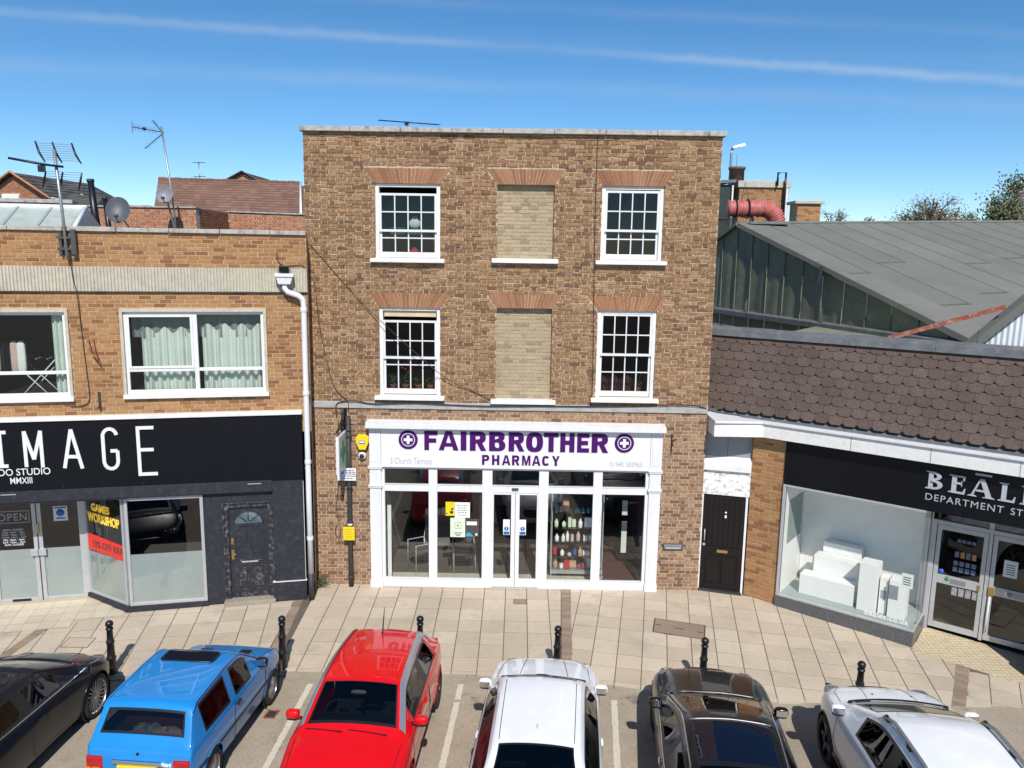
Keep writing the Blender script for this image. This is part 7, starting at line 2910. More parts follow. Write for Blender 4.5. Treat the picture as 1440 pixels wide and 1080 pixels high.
# zones from left to right (convex pieces)
slabs(ccw([(-14, -6), (-4.38, -6), (-4.52, -.45), (-14, -2.6)]), R(10), .1, .0)
slabs(ccw([(-4.12, -6), (.68, -6), (1.0, .1), (-4.19, .1)]), 0, .035, -.33)
slabs(ccw([(.88, -6), (5.85, -6.2), (8.06, -2.63), (7.0, -1.0), (3.9, .15), (1.21, .1)]), R(-10), .3, -.2)
slabs(ccw([(6.1, -6.2), (14, -9), (14, -4), (9.4, -3.2), (8.24, -2.72)]), R(-28), .1, .1)
slab_rest.build('slab', M['slab'], pave, kind='stuff')


def paver_band(p0, p1, w_, lift=0.):
    d = Vector((p1[0] - p0[0], p1[1] - p0[1]))
    L_ = d.length
    d.normalize()
    n_ = Vector((-d.y, d.x))
    k = int(L_ / .105)
    for i in range(k):
        a, c = L_ * i / k + .003, L_ * (i + 1) / k - .003
        pts = [Vector(p0) + d * a - n_ * w_ / 2, Vector(p0) + d * a + n_ * w_ / 2, Vector(p0) + d * c + n_ * w_ / 2, Vector(p0) + d * c - n_ * w_ / 2]
        pts = ccw([tuple(p) for p in pts])
        dz = rnd.uniform(-.001, .002) + lift
        b = MB()
        b.add([(x_, y_, zp(y_) + dz) for x_, y_ in pts] + [(x_, y_, zp(y_) - .03) for x_, y_ in pts], [(0, 1, 2, 3), (0, 4, 5, 1), (1, 5, 6, 2), (2, 6, 7, 3), (3, 7, 4, 0)], 0, rnd.random())
        b.build('paver', M['paver'], pave)


paver_band((-4.49, -.30), (-4.29, ky(-4.3)), .19)
paver_band((1.10, .0), (.94, ky(.94)), .19)
paver_band((8.14, -2.68), (6.86, ky(6.86)), .23)
paver_band((-8.94, -2.02), (-9.15, ky(-9.1)), .19, .005)
# kerb stones
x = -14.0
for (xa, ya), (xb, yb) in zip(KERB[:-1], KERB[1:]):
    d = Vector((xb - xa, yb - ya))
    L_ = d.length
    k = max(1, int(L_ / .9))
    d.normalize()
    n_ = Vector((-d.y, d.x))
    for i in range(k):
        a, c = Vector((xa, ya)) + d * (L_ * i / k + .004), Vector((xa, ya)) + d * (L_ * (i + 1) / k - .004)
        if c.x < -12 or a.x > 11:
            continue
        b = MB()
        P_ = [a, c, c + n_ * .105, a + n_ * .105]
        dz = rnd.uniform(-.004, .004)
        b.add([(p.x, p.y, zp(p.y) + dz) for p in P_] + [(p.x, p.y, -.55) for p in P_], [(0, 1, 2, 3), (4, 5, 1, 0), (1, 5, 6, 2), (3, 7, 4, 0)], 0, rnd.random())
        b.build('kerb_stone', M['kerb'], pave)


def cover(lab, poly, base, mid=True):
    t = thing('manhole_cover', lab, 'manhole cover', (0, 0, 0))
    p = [Vector(v) for v in ccw(poly)]
    c_ = sum(p, Vector((0, 0))) / 4
    inn = [c_ + (v - c_) * .955 for v in p]
    b = MB()
    for i in range(4):
        j = (i + 1) % 4
        b.add([(v.x, v.y, zp(v.y) + .006) for v in (p[i], p[j], inn[j], inn[i])] + [(v.x, v.y, zp(v.y) - .02) for v in (p[i], p[j], inn[j], inn[i])], [(0, 1, 2, 3), (4, 5, 1, 0), (6, 7, 3, 2)])
    b.build('frame', M['dark_pipe'], t)
    b = MB()
    b.add([(v.x, v.y, zp(v.y) + .0045) for v in inn], [(0, 1, 2, 3)], 0, .3)
    b.build('infill', M[base], t)
    if mid:
        d = (p[1] - p[0]).normalized()
        if abs(d.x) < abs((p[2] - p[1]).normalized().x):
            d = (p[2] - p[1]).normalized()
        n_ = Vector((-d.y, d.x))
        for o_, l_ in ((Vector((0, 0)), .09), (d * .40 + n_ * -.03, .05), (d * -.40 + n_ * .03, .05)):
            b = MB()
            q4 = [c_ + o_ + d * s1_ * l_ + n_ * s2_ * .012 for s1_, s2_ in ((-1, -1), (1, -1), (1, 1), (-1, 1))]
            b.add([(v.x, v.y, zp(v.y) + .0065) for v in q4], [(0, 1, 2, 3)])
            b.build('lifting_slot', M['dark_pipe'], t)


cover('wide stone-filled manhole cover in the pavement behind the black car', cov1, 'paver')
cover('iron-framed manhole cover in the pavement at the left', cov2, 'slab', False)
cover('small grey metal plate in the pavement before the sliding doors', cov3, 'paver', False)

# ---------------------------------------------------------------- bollards
bol = thing('bollard', 'black iron bollard between the dark saloon and the blue hatchback', 'bollard', (0, 0, 0), 0, 'black bollards along the kerb')
q = MB()
q.lathe([(.095, -.05), (.095, .06), (.085, .08), (.085, .30), (.092, .31), (.092, .34), (.075, .36), (.066, .62), (.078, .63), (.078, .67), (.062, .69), (.055, .90), (.07, .91), (.07, .935), (.045, .95)], seg=20)
q.build('post', M['iron'], bol)
q = MB()
q.lathe([(.045, .945), (.04, .955)] + [(.075 * sin(a_), 1.02 - .075 * cos(a_)) for a_ in [R(30 + i * 15) for i in range(10)]] + [(.001, 1.095)], seg=20)
q.build('ball_finial', M['iron'], bol)
BP = [(-6.90, -3.50, None), (-4.04, -3.23, 'black iron bollard at the nose of the blue hatchback'), (-1.65, -3.14, 'black iron bollard behind the red car'), (.74, -3.39, 'black iron bollard in front of the white saloon beside the paver band'),
      (3.18, -3.70, 'black iron bollard in front of the black car'), (5.53, -4.31, 'black iron bollard at the nose of the white roof-railed car')]
for i, (x_, y_, lab) in enumerate(BP):
    o = bol if i == 0 else copy_tree(bol)
    o.location = (x_, y_, zp(y_))
    o.scale = (.875, .875, .875)
    o.rotation_euler = (R(rnd.uniform(-1, 1)), R(rnd.uniform(-1.5, 1.5)), rnd.uniform(0, 6))
    if lab:
        o['label'] = lab


# ================================================================ cars (own frame: y forwards, x to the car's right, z up from the road)
def paint(name, col, rough=.35, metal=0., coat=1.0):
    m, n, l, out = new_mat(name)
    p = n.new('ShaderNodeBsdfPrincipled')
    p.inputs['Base Color'].default_value = (*col, 1)
    p.inputs['Roughness'].default_value = rough
    p.inputs['Metallic'].default_value = metal
    p.inputs['Coat Weight'].default_value = coat
    p.inputs['Coat Roughness'].default_value = .02
    p.inputs['Coat IOR'].default_value = 1.4
    p.inputs['Specular IOR Level'].default_value = .2
    g = n.new('ShaderNodeTexCoord')
    f = noise(n, l, g.outputs['Object'], 2.0, 4, .6)
    c = ramp(n, l, f, [(.3, scale_col((*col, 1), .94)), (.7, scale_col((*col, 1), 1.05))])
    l.new(c, p.inputs['Base Color'])
    dust = noise(n, l, g.outputs['Object'], 40, 4, .7)
    l.new(ramp(n, l, dust, [(.35, (.01,) * 3), (.8, (.09,) * 3)]), p.inputs['Coat Roughness'])
    l.new(p.outputs[0], out.inputs[0])
    return m


M['rubber'] = mat('tyre_rubber', (.018, .018, .019), .8, var=.2, vscale=30, bump=.2)
M['rim'] = mat('alloy_rim', (.42, .43, .45), .3, metal=.8, var=.08)
M['rim_dark'] = mat('dark_alloy_rim', (.14, .14, .15), .35, metal=.7, var=.1)
M['trim'] = mat('black_window_trim', (.010, .010, .011), .35, var=.1)
M['chrome'] = mat('chrome', (.75, .76, .78), .12, metal=1.0, var=.02)
M['lamp_red'] = mat('red_lamp_lens', (.42, .008, .010), .15, var=.15, vscale=14, coat=.6)
M['lamp_amber'] = mat('amber_lamp_lens', (.70, .20, .02), .2, var=.1)
M['lamp_clear'] = mat('clear_lamp_lens', (.16, .17, .19), .08, var=.4, vscale=18, coat=1.)
M['plate_yellow'] = mat('yellow_plate', (.80, .60, .02), .4, var=.03)
M['plate_white'] = mat('white_plate', (.75, .75, .72), .4, var=.03)
M['seat'] = mat('dark_seat_fabric', (.030, .030, .033), .9, var=.2)
M['cabin'] = mat('dark_cabin_trim', (.022, .022, .024), .75, var=.15)
M['seat_red'] = mat('maroon_seat_fabric', (.10, .018, .02), .9, var=.2)
M['panel_gap'] = mat('panel_gap', (.004, .004, .004), .9, var=0)


def interp(tab, y):
    if isinstance(tab, (int, float)):
        return tab
    if y <= tab[0][0]:
        return tab[0][1]
    for (a, va), (c, vc) in zip(tab[:-1], tab[1:]):
        if a <= y <= c:
            return lerp(va, vc, (y - a) / (c - a))
    return tab[-1][1]


def car_cage(sp):
    """Control cage: cross-sections along y. Material slots: 0 body, 1 windscreen, 2 rear window, 3.. side windows, then roof glass."""
    ys = sorted(sp['ys'])
    vs, secs = [], []
    for y in ys:
        zc, hr, cr, hw, zb, wm = (interp(sp[k], y) for k in ('top', 'hr', 'cr', 'hw', 'belt', 'wm'))
        zm, zs, ws = interp(sp['zm'], y), interp(sp['zs'], y), wm - .05
        hr = min(hr, hw - .004)
        ze = zc - cr
        half = [(0, zc), (hr * .5, zc - cr * .22), (hr - sp.get('rim_w', .055), zc - cr * .72), (hr, ze - .012),
                (lerp(hr, hw, .10), lerp(ze - .012, zb, .10)), (hw, zb), (lerp(hw, wm, .75), zb - .055), (wm, zm),
                (wm - .008, (zm + zs) / 2), (ws, zs), (ws * .6, zs - .02), (0, zs - .02)]
        sec = []
        for i, (x_, z_) in enumerate(half):
            sec.append(len(vs))
            vs.append((x_, y, z_))
        left = []
        for i, (x_, z_) in list(enumerate(half))[1:-1]:
            left.append(len(vs))
            vs.append((-x_, y, z_))
        secs.append((sec, [sec[0]] + left + [sec[-1]]))
    fs, ms = [], []
    crease = {}

    def inside(iv, a, c):
        return iv is not None and a >= iv[0] - 1e-6 and c <= iv[1] + 1e-6

    for i in range(len(ys) - 1):
        a, c = ys[i], ys[i + 1]
        for side in (0, 1):
            s0, s1 = secs[i][side], secs[i + 1][side]
            for j in range(11):
                f = (s0[j], s0[j + 1], s1[j + 1], s1[j])
                if side == 0:
                    f = f[::-1]
                m_ = 0
                if j <= 1:
                    if inside(sp['ws'], a, c):
                        m_ = 1
                    elif inside(sp['rw'], a, c):
                        m_ = 2
                    elif sp.get('roofglass') and inside(sp['roofglass'], a, c):
                        m_ = 30
                if j == 4:
                    if not sp.get('painted_pillar') and sp['side'][0][0] <= a and c <= sp['side'][-1][1]:
                        m_ = 31
                    for k, iv in enumerate(sp['side']):
                        if inside(iv, a, c):
                            m_ = 3 + k * 2 + side
                fs.append(f)
                ms.append(m_)
    for end in (0, -1):
        r, l_ = secs[end]
        loop = list(r) + list(l_[1:-1])[::-1]
        fs.append(loop if end == 0 else loop[::-1])
        ms.append(0)
    for i in range(len(ys)):
        for side in (0, 1):
            s_ = secs[i][side]
            for j, cv in ((3, sp.get('c_rail', .35)), (4, sp.get('c_rail', .35)), (5, sp.get('c_belt', .45)), (9, .5)):
                if i < len(ys) - 1:
                    crease[tuple(sorted((s_[j], secs[i + 1][side][j])))] = cv
            if ys[i] in sp.get('cross', {}):
                for j in range(0, 5):
                    crease[tuple(sorted((s_[j], s_[j + 1])))] = sp['cross'][ys[i]]
    for end in (0, -1):
        for side in (0, 1):
            s_ = secs[end][side]
            for j in range(11):
                crease[tuple(sorted((s_[j], s_[j + 1])))] = .35
    return vs, fs, ms, crease


def ask_car(sp):
    vs, fs, ms, crease = car_cage(sp)
    me = bpy.data.meshes.new('cage')
    me.from_pydata(vs, [], fs)
    for i in range(32):
        me.materials.append(None)
    me.polygons.foreach_set('material_index', ms)
    at = me.attributes.new('crease_edge', 'FLOAT', 'EDGE')
    for e in me.edges:
        at.data[e.index].value = crease.get(tuple(sorted(e.vertices)), 0.)
    o = bpy.data.objects.new('cage', me)
    C.objects.link(o)
    md = o.modifiers.new('s', 'SUBSURF')
    md.levels = md.render_levels = 3
    return o


def make_car(name, label, cage_eval, sp, loc, rotz):
    t = thing(name, label, 'car', loc, rotz, 'cars parked in the bays')
    t.rotation_euler = (Matrix.Rotation(R(-1.4), 3, 'X') @ Matrix.Rotation(rotz, 3, 'Z')).to_euler()
    me = cage_eval
    V = [v.co.copy() for v in me.vertices]
    P = [list(p.vertices) for p in me.polygons]
    MI = [p.material_index for p in me.polygons]
    bvh = BVHTree.FromPolygons(V, P)
    body_m, trim_m = M[sp['paint']], M['trim']
    # trim ring round every window
    vm = {}
    for p, m_ in zip(P, MI):
        for v in p:
            vm.setdefault(v, set()).add(m_)
    MI2 = list(MI)
    for i, (p, m_) in enumerate(zip(P, MI)):
        if m_ == 31 or m_ > 0 and any(len(vm[v]) > 1 for v in p):
            MI2[i] = 50
    # wheel openings
    wr = sp['wheel_r']
    ro = wr + .045
    wheels = [(s_, y_) for y_ in sp['wheels'] for s_ in (1, -1)]
    drop = set()
    for i, p in enumerate(P):
        c = sum((V[v] for v in p), Vector()) / len(p)
        for s_, y_ in wheels:
            if c.x * s_ > sp['half'] * .72 and (c.y - y_) ** 2 + (c.z - wr) ** 2 < ro ** 2:
                drop.add(i)
    keepv = {}
    for i, p in enumerate(P):
        for v in p:
            keepv.setdefault(v, [0, 0])[i in drop] += 1
    arcs = {k: [] for k in range(4)}
    for v, (a, c) in keepv.items():
        if a and c:
            for k, (s_, y_) in enumerate(wheels):
                if V[v].x * s_ > .3 and abs(V[v].y - y_) < ro * 1.5 and V[v].z < wr + ro * 1.4:
                    d = Vector((V[v].y - y_, V[v].z - wr))
                    if d.length > 1e-4:
                        d = d.normalized() * ro
                        V[v] = Vector((V[v].x, y_ + d.x, wr + d.y))
                        arcs[k].append((math.atan2(d.y, d.x), V[v]))

    def sub(ids, mname, mt, parent, smooth=True, off=0.):
        mp, vv, ff = {}, [], []
        for i in ids:
            f = []
            for v in P[i]:
                if v not in mp:
                    mp[v] = len(vv)
                    vv.append(V[v])
                f.append(mp[v])
            ff.append(f)
        b = MB()
        b.add(vv, ff, 0, .5, smooth)
        o = b.build(mname, mt, parent)
        return o

    body = sub([i for i in range(len(P)) if MI2[i] == 0 and i not in drop], 'body', body_m, t)
    sub([i for i in range(len(P)) if MI2[i] == 50], 'window_trim', trim_m, t)
    gm = M[sp.get('glass', 'car_glass')]
    for k, nm in ((1, 'windscreen'), (2, 'rear_window'), (30, 'glass_roof')):
        ids = [i for i in range(len(P)) if MI2[i] == k]
        if ids:
            sub(ids, nm, M[sp.get('roof_glass_mat', 'car_glass_dark')] if k == 30 else gm, t)
    for k in range(len(sp['side']) * 2):
        ids = [i for i in range(len(P)) if MI2[i] == 3 + k]
        if ids:
            sub(ids, 'side_window', gm, t)
    # wheel arch lips and wells, wheels
    for k, (s_, y_) in enumerate(wheels):
        if arcs[k]:
            pts = sorted(arcs[k], key=lambda q: (q[0] + pi / 2) % (2 * pi))
            b = MB()
            b.tube([p for _, p in pts], .012, 6)
            b.build('wheel_arch', M['black_plastic'] if sp.get('dark_arch') else body_m, t)
        b = MB()
        n_ = 18
        x0, x1 = s_ * .38, s_ * (sp['half'] - .035)
        pa = [(y_ + (ro + .012) * cos(a_), wr + (ro + .012) * sin(a_)) for a_ in [pi * (i - 3) / (n_ - 6) for i in range(n_ + 1)]]
        for (ya_, za_), (yb_, zb_) in zip(pa[:-1], pa[1:]):
            b.quad((x0, ya_, za_), (x1, ya_, za_), (x1, yb_, zb_), (x0, yb_, zb_))
        b.add([(x0, p[0], p[1]) for p in pa], [list(range(len(pa)))])
        b.build('wheel_well', M['panel_gap'], t)
        w_ = bpy.data.objects.new('wheel', None)
        C.objects.link(w_)
        w_.parent = t
        w_.location = (s_ * (sp['half'] - .115), y_, wr)
        b = MB()
        tw = .095
        r_in = wr * sp.get('rim_frac', .70)
        b.lathe([(r_in, -tw), (wr * .93, -tw - .004), (wr * .985, -tw * .8), (wr, -tw * .5), (wr, tw * .5), (wr * .985, tw * .8), (wr * .93, tw + .004), (r_in, tw)], (0, 0, 0), 32, axis='x', caps=False)
        b.build('tyre', M['rubber'], w_)
        b = MB()
        xo = s_ * tw * .82
        b.lathe([(r_in * .93, -.02), (r_in, .0), (r_in * 1.01, .01)], (xo, 0, 0), 32, axis='x', caps=False)
        ns = sp.get('spokes', 10)
        if ns:
            for i in range(ns):
                a_ = 2 * pi * i / ns
                c_, q_ = cos(a_), sin(a_)
                hw_ = sp.get('spoke_w', .02)
                Pn = lambda r_, o_, x_: (x_, r_ * c_ - o_ * q_, r_ * q_ + o_ * c_)
                b.add([Pn(.03, -hw_, xo - s_ * .012), Pn(.03, hw_, xo - s_ * .012), Pn(r_in * .98, hw_ * .8, xo), Pn(r_in * .98, -hw_ * .8, xo),
                       Pn(.03, -hw_, xo - s_ * .035), Pn(.03, hw_, xo - s_ * .035), Pn(r_in * .98, hw_ * .8, xo - s_ * .03), Pn(r_in * .98, -hw_ * .8, xo - s_ * .03)],
                      [(0, 1, 2, 3), (0, 4, 5, 1), (1, 5, 6, 2), (2, 6, 7, 3), (3, 7, 4, 0)])
            b.lathe([(.001, .008), (.05, .006), (.055, -.02)], (xo, 0, 0), 16, axis='x', caps=False)
        else:
            b.lathe([(.001, .02), (r_in * .5, .015), (r_in * .55, .005), (r_in * .9, .004), (r_in * .95, -.01)][::1], (xo, 0, 0), 28, axis='x', caps=False)
        b.build('rim', M[sp.get('rim', 'rim')], w_)
        b = MB()
        b.lathe([(.001, 0), (r_in * .98, 0)], (s_ * .01, 0, 0), 20, axis='x', caps=False)
        b.build('hub', M['panel_gap'], w_)
    half = sp['half']

    def side_pt(y_, z_, s_):
        h = bvh.ray_cast(Vector((s_ * 3, y_, z_)), Vector((-s_, 0, 0)))
        return h[0] if h[0] is not None else Vector((s_ * half, y_, z_))

    def top_pt(x_, y_):
        h = bvh.ray_cast(Vector((x_, y_, 4)), Vector((0, 0, -1)))
        return h[0] if h[0] is not None else Vector((x_, y_, 1))

    # shut lines
    gaps = MB()
    for line in sp.get('door_lines', []):
        pts = []
        for (ya_, za_), (yb_, zb_) in zip(line[:-1], line[1:]):
            n_ = max(2, int(math.hypot(yb_ - ya_, zb_ - za_) / .05))
            pts += [(lerp(ya_, yb_, i / n_), lerp(za_, zb_, i / n_)) for i in range(n_ + 1)]
        for s_ in (1, -1):
            gaps.tube([side_pt(y_, z_, s_) for y_, z_ in pts], .0045, 4)
    for line in sp.get('top_lines', []):
        pts = []
        for (xa, ya_), (xb, yb_) in zip(line[:-1], line[1:]):
            n_ = max(2, int(math.hypot(xb - xa, yb_ - ya_) / .05))
            pts += [(lerp(xa, xb, i / n_), lerp(ya_, yb_, i / n_)) for i in range(n_ + 1)]
        gaps.tube([top_pt(x_, y_) for x_, y_ in pts], .005, 4)
        if any(abs(x_) > .05 for x_, _ in pts) and not sp.get('no_mirror_top'):
            gaps.tube([top_pt(-x_, y_) for x_, y_ in pts], .005, 4)
    if gaps.v:
        gaps.build('panel_gap', M['panel_gap'], t)
    if sp.get('strip_z'):
        for s_ in (1, -1):
            b = MB()
            y0, y1 = sp['strip_y']
            b.tube([side_pt(lerp(y0, y1, i / 24), sp['strip_z'], s_) for i in range(25)], .016, 6)
            b.build('side_moulding', M['trim'], t)
    if sp.get('crease_z'):
        pass
    # mirrors and handles
    my, mz, mw = sp['mirror']
    for s_ in (1, -1):
        p = side_pt(my, mz - .04, s_)
        b = MB()
        b.blob((s_ * (mw - .085), my - .01, mz + .01), (.095, .055, .062), 3, 20, 12)
        m_ = b.build('door_mirror', M[sp.get('mirror_mat', sp['paint'])], t)
        b = MB()
        b.blob((s_ * (mw - .085), my - .012, mz - .045), (.085, .05, .03), 3, 16, 8)
        b.tube([p, (s_ * (mw - .15), my, mz - .04)], .024, 6)
        b.build('mirror_base', M['trim'], m_)
        b = MB()
        b.box(s_ * (mw - .085) - .075, s_ * (mw - .085) + .075, my - .070, my - .062, mz - .035, mz + .05)
        b.build('mirror_glass', M['chrome'], m_)
    for y_, z_ in sp.get('handles', []):
        for s_ in (1, -1):
            p = side_pt(y_, z_, s_)
            b = MB()
            b.blob((p.x + s_ * .012, y_, z_), (.016, .085, .018), 3, 14, 8)
            b.build('door_handle', M[sp.get('handle_mat', sp['paint'])], t)
    # wipers
    for (xa, ya_, xb, yb_) in sp.get('wipers', []):
        b = MB()
        pts = [top_pt(lerp(xa, xb, i / 8), lerp(ya_, yb_, i / 8)) + Vector((0, 0, .014)) for i in range(9)]
        b.tube(pts, [.010] * 2 + [.007] * 7, 5)
        b.build('wiper', M['trim'], t)
    # interior
    b = MB()
    z0 = sp['floor_z']
    y0, y1 = sp['cabin']
    b.box(-half + .16, half - .16, y0, y1, z0 - .03, z0)
    b.build('cabin_floor', M['cabin'], t)
    b = MB()
    wsb = sp['ws'][1]
    b.blob((0, wsb - .30, interp(sp['belt'], wsb) - .10), (half - .16, .26, .12), 4, 24, 10)
    b.build('dashboard', M['cabin'], t)
    seat_m = M[sp.get('seat_mat', 'seat')]
    for s_ in (1, -1):
        b = MB()
        sy = sp['seat_y']
        b.blob((s_ * .34, sy + .18, z0 + .24), (.23, .26, .10), 3.5, 20, 10)
        b.blob((s_ * .34, sy - .14, z0 + .55), (.22, .085, .33), 3, 20, 12, 0, Euler((R(14), 0, 0)).to_matrix())
        b.blob((s_ * .34, sy - .24, z0 + .92), (.12, .05, .08), 3, 14, 8)
        b.build('seat', seat_m, t)
    if sp.get('rear_seat'):
        b = MB()
        ry = sp['rear_seat']
        b.blob((0, ry + .22, z0 + .24), (half - .22, .25, .10), 4, 24, 10)
        b.blob((0, ry - .08, z0 + .53), (half - .24, .09, .31), 4, 24, 12, 0, Euler((R(14), 0, 0)).to_matrix())
        b.build('rear_seat', seat_m, t)
    b = MB()
    n_ = 24
    sw = Vector((.34, wsb - .60, interp(sp['belt'], wsb) - .04))
    ring_ = [sw + Euler((R(-64), 0, 0)).to_matrix() @ Vector((.18 * cos(2 * pi * i / n_), .18 * sin(2 * pi * i / n_), 0)) for i in range(n_)]
    b.tube(ring_, .017, 6, 0, True)
    b.tube([ring_[0], sw, ring_[n_ // 2]], .016, 6)
    b.tube([sw, ring_[18]], .016, 6)
    b.blob(sw, (.05, .03, .05), 3, 12, 8)
    b.tube([sw, sw + Vector((0, .3, -.12))], .03, 6)
    b.build('steering_wheel', M['cabin'], t)
    if sp.get('cockpit_mirror', True):
        b = MB()
        yt = sp['ws'][0]
        p = Vector((0, yt + .16, interp(sp['top'], yt) - .10))
        b.blob(p, (.11, .02, .035), 3, 14, 8)
        b.build('rear_view_mirror', M['cabin'], t)
    return t, side_pt, top_pt


# ---------------------------------------------------------------- specifications (metres)
M['paint_blue'] = paint('light_blue_paint', (.012, .215, .56), .4)
M['paint_red'] = paint('bright_red_paint', (.66, .003, .006), .35)
M['paint_white'] = paint('cool_white_paint', (.82, .83, .85), .35)
M['paint_white2'] = paint('pure_white_paint', (.84, .845, .85), .35)
M['paint_black'] = paint('black_paint', (.006, .006, .008), .3, 0., .55)
M['paint_dark'] = paint('dark_blue_grey_paint', (.012, .014, .022), .3, .3, .6)
M['silver'] = mat('satin_silver_trim', (.50, .52, .54), .28, metal=.7, var=.05)

BLUE = dict(paint='paint_blue', painted_pillar=True, half=.735, wheel_r=.265, wheels=(1.02, -1.06), rim='rim', rim_frac=.68, spokes=0,
            ys=[-1.66, -1.63, -1.60, -1.55, -1.35, -1.28, -.85, -.42, -.36, -.05, .02, .16, .68, .76, .90, 1.20, 1.42, 1.50],
            top=[(-1.66, .72), (-1.63, .84), (-1.60, .90), (-1.55, .955), (-1.35, 1.305), (-1.28, 1.345), (-.85, 1.375), (-.36, 1.385), (.02, 1.37), (.16, 1.315), (.68, .985), (.76, .945), (.90, .92), (1.20, .85), (1.42, .76), (1.50, .67)],
            hr=[(-1.66, .64), (-1.60, .67), (-1.55, .665), (-1.35, .595), (-1.28, .58), (.02, .575), (.16, .585), (.68, .64), (.76, .66), (1.20, .64), (1.50, .58)],
            cr=[(-1.66, .01), (-1.55, .015), (-1.3, .03), (.1, .03), (.68, .03), (1.5, .02)],
            hw=[(-1.66, .67), (-1.60, .695), (-1.2, .71), (0, .715), (.76, .705), (1.20, .68), (1.50, .62)],
            belt=[(-1.66, .68), (-1.60, .84), (-1.5, .875), (0, .87), (.76, .865), (1.20, .79), (1.5, .63)],
            wm=[(-1.66, .69), (-1.5, .725), (0, .735), (1.0, .73), (1.35, .70), (1.50, .64)],
            zm=.60, zs=[(-1.66, .34), (-1.5, .24), (1.4, .22), (1.50, .30)],
            ws=(.16, .68), rw=(-1.55, -1.35), side=[(-1.28, -.42), (-.36, .16)], c_rail=.7, c_belt=.7, cross={-1.35: .2, .68: .5, -1.55: .2},
            door_lines=[[(-.39, .86), (-.41, .50), (-.36, .26), (.60, .26), (.70, .50), (.72, .85)]], top_lines=[[(.63, .84), (.63, 1.20), (.58, 1.42)]],
            strip_z=.52, strip_y=(-1.55, 1.42), mirror=(.52, .97, .85), mirror_mat='trim', handles=[(-.27, .77)], handle_mat='trim', wipers=[(.45, .76, .05, .74), (-.05, .76, -.50, .74)],
            floor_z=.26, cabin=(-1.45, 1.0), seat_y=-.30, rear_seat=-.95, seat_mat='seat_red', glass='car_glass')
RED = dict(paint='paint_red', rim_w=.035, half=.83, wheel_r=.315, wheels=(1.10, -1.16), rim='rim_dark', rim_frac=.74, spokes=10,
           ys=[-1.84, -1.80, -1.72, -1.60, -1.28, -1.20, -.80, -.42, -.34, .0, .30, .37, .50, .98, 1.06, 1.25, 1.62, 1.86, 1.93],
           top=[(-1.84, .72), (-1.80, .84), (-1.72, .95), (-1.60, 1.05), (-1.28, 1.33), (-1.20, 1.365), (-.8, 1.40), (-.34, 1.415), (.0, 1.41), (.30, 1.375), (.37, 1.36), (.50, 1.29), (.98, 1.00), (1.06, .965), (1.25, .935), (1.62, .83), (1.86, .70), (1.93, .58)],
           hr=[(-1.84, .60), (-1.72, .66), (-1.60, .65), (-1.28, .52), (-1.20, .535), (-.3, .565), (.37, .575), (.50, .60), (.98, .69), (1.06, .715), (1.62, .68), (1.93, .52)],
           cr=[(-1.84, .04), (-1.2, .055), (.3, .05), (.98, .06), (1.93, .05)],
           hw=[(-1.84, .64), (-1.72, .74), (-1.2, .785), (-.4, .785), (.5, .775), (1.06, .765), (1.62, .72), (1.93, .56)],
           belt=[(-1.84, .66), (-1.72, .88), (-1.3, .955), (-.4, .925), (.5, .90), (1.06, .885), (1.62, .76), (1.93, .52)],
           wm=[(-1.84, .70), (-1.70, .785), (-1.2, .825), (0, .815), (1.1, .83), (1.62, .79), (1.93, .60)],
           zm=.64, zs=[(-1.84, .36), (-1.6, .22), (1.6, .20), (1.93, .28)],
           ws=(.37, .98), rw=(-1.60, -1.28), side=[(-1.20, -.42), (-.34, .50)], c_rail=.3, c_belt=.35,
           door_lines=[[(-.38, .92), (-.42, .60), (-.52, .30), (.62, .26), (.86, .50), (.84, .86)], [(-.38, .92), (-.50, .55)]], top_lines=[[(.70, 1.10), (.66, 1.60), (.40, 1.84)], [(0, 1.0), (.0, 1.001)]],
           mirror=(.66, .965, .965), handles=[(-.16, .80)], wipers=[(-.50, 1.03, .02, 1.0), (.10, 1.03, .60, .98)],
           floor_z=.28, cabin=(-1.5, 1.2), seat_y=-.25, rear_seat=-.95)
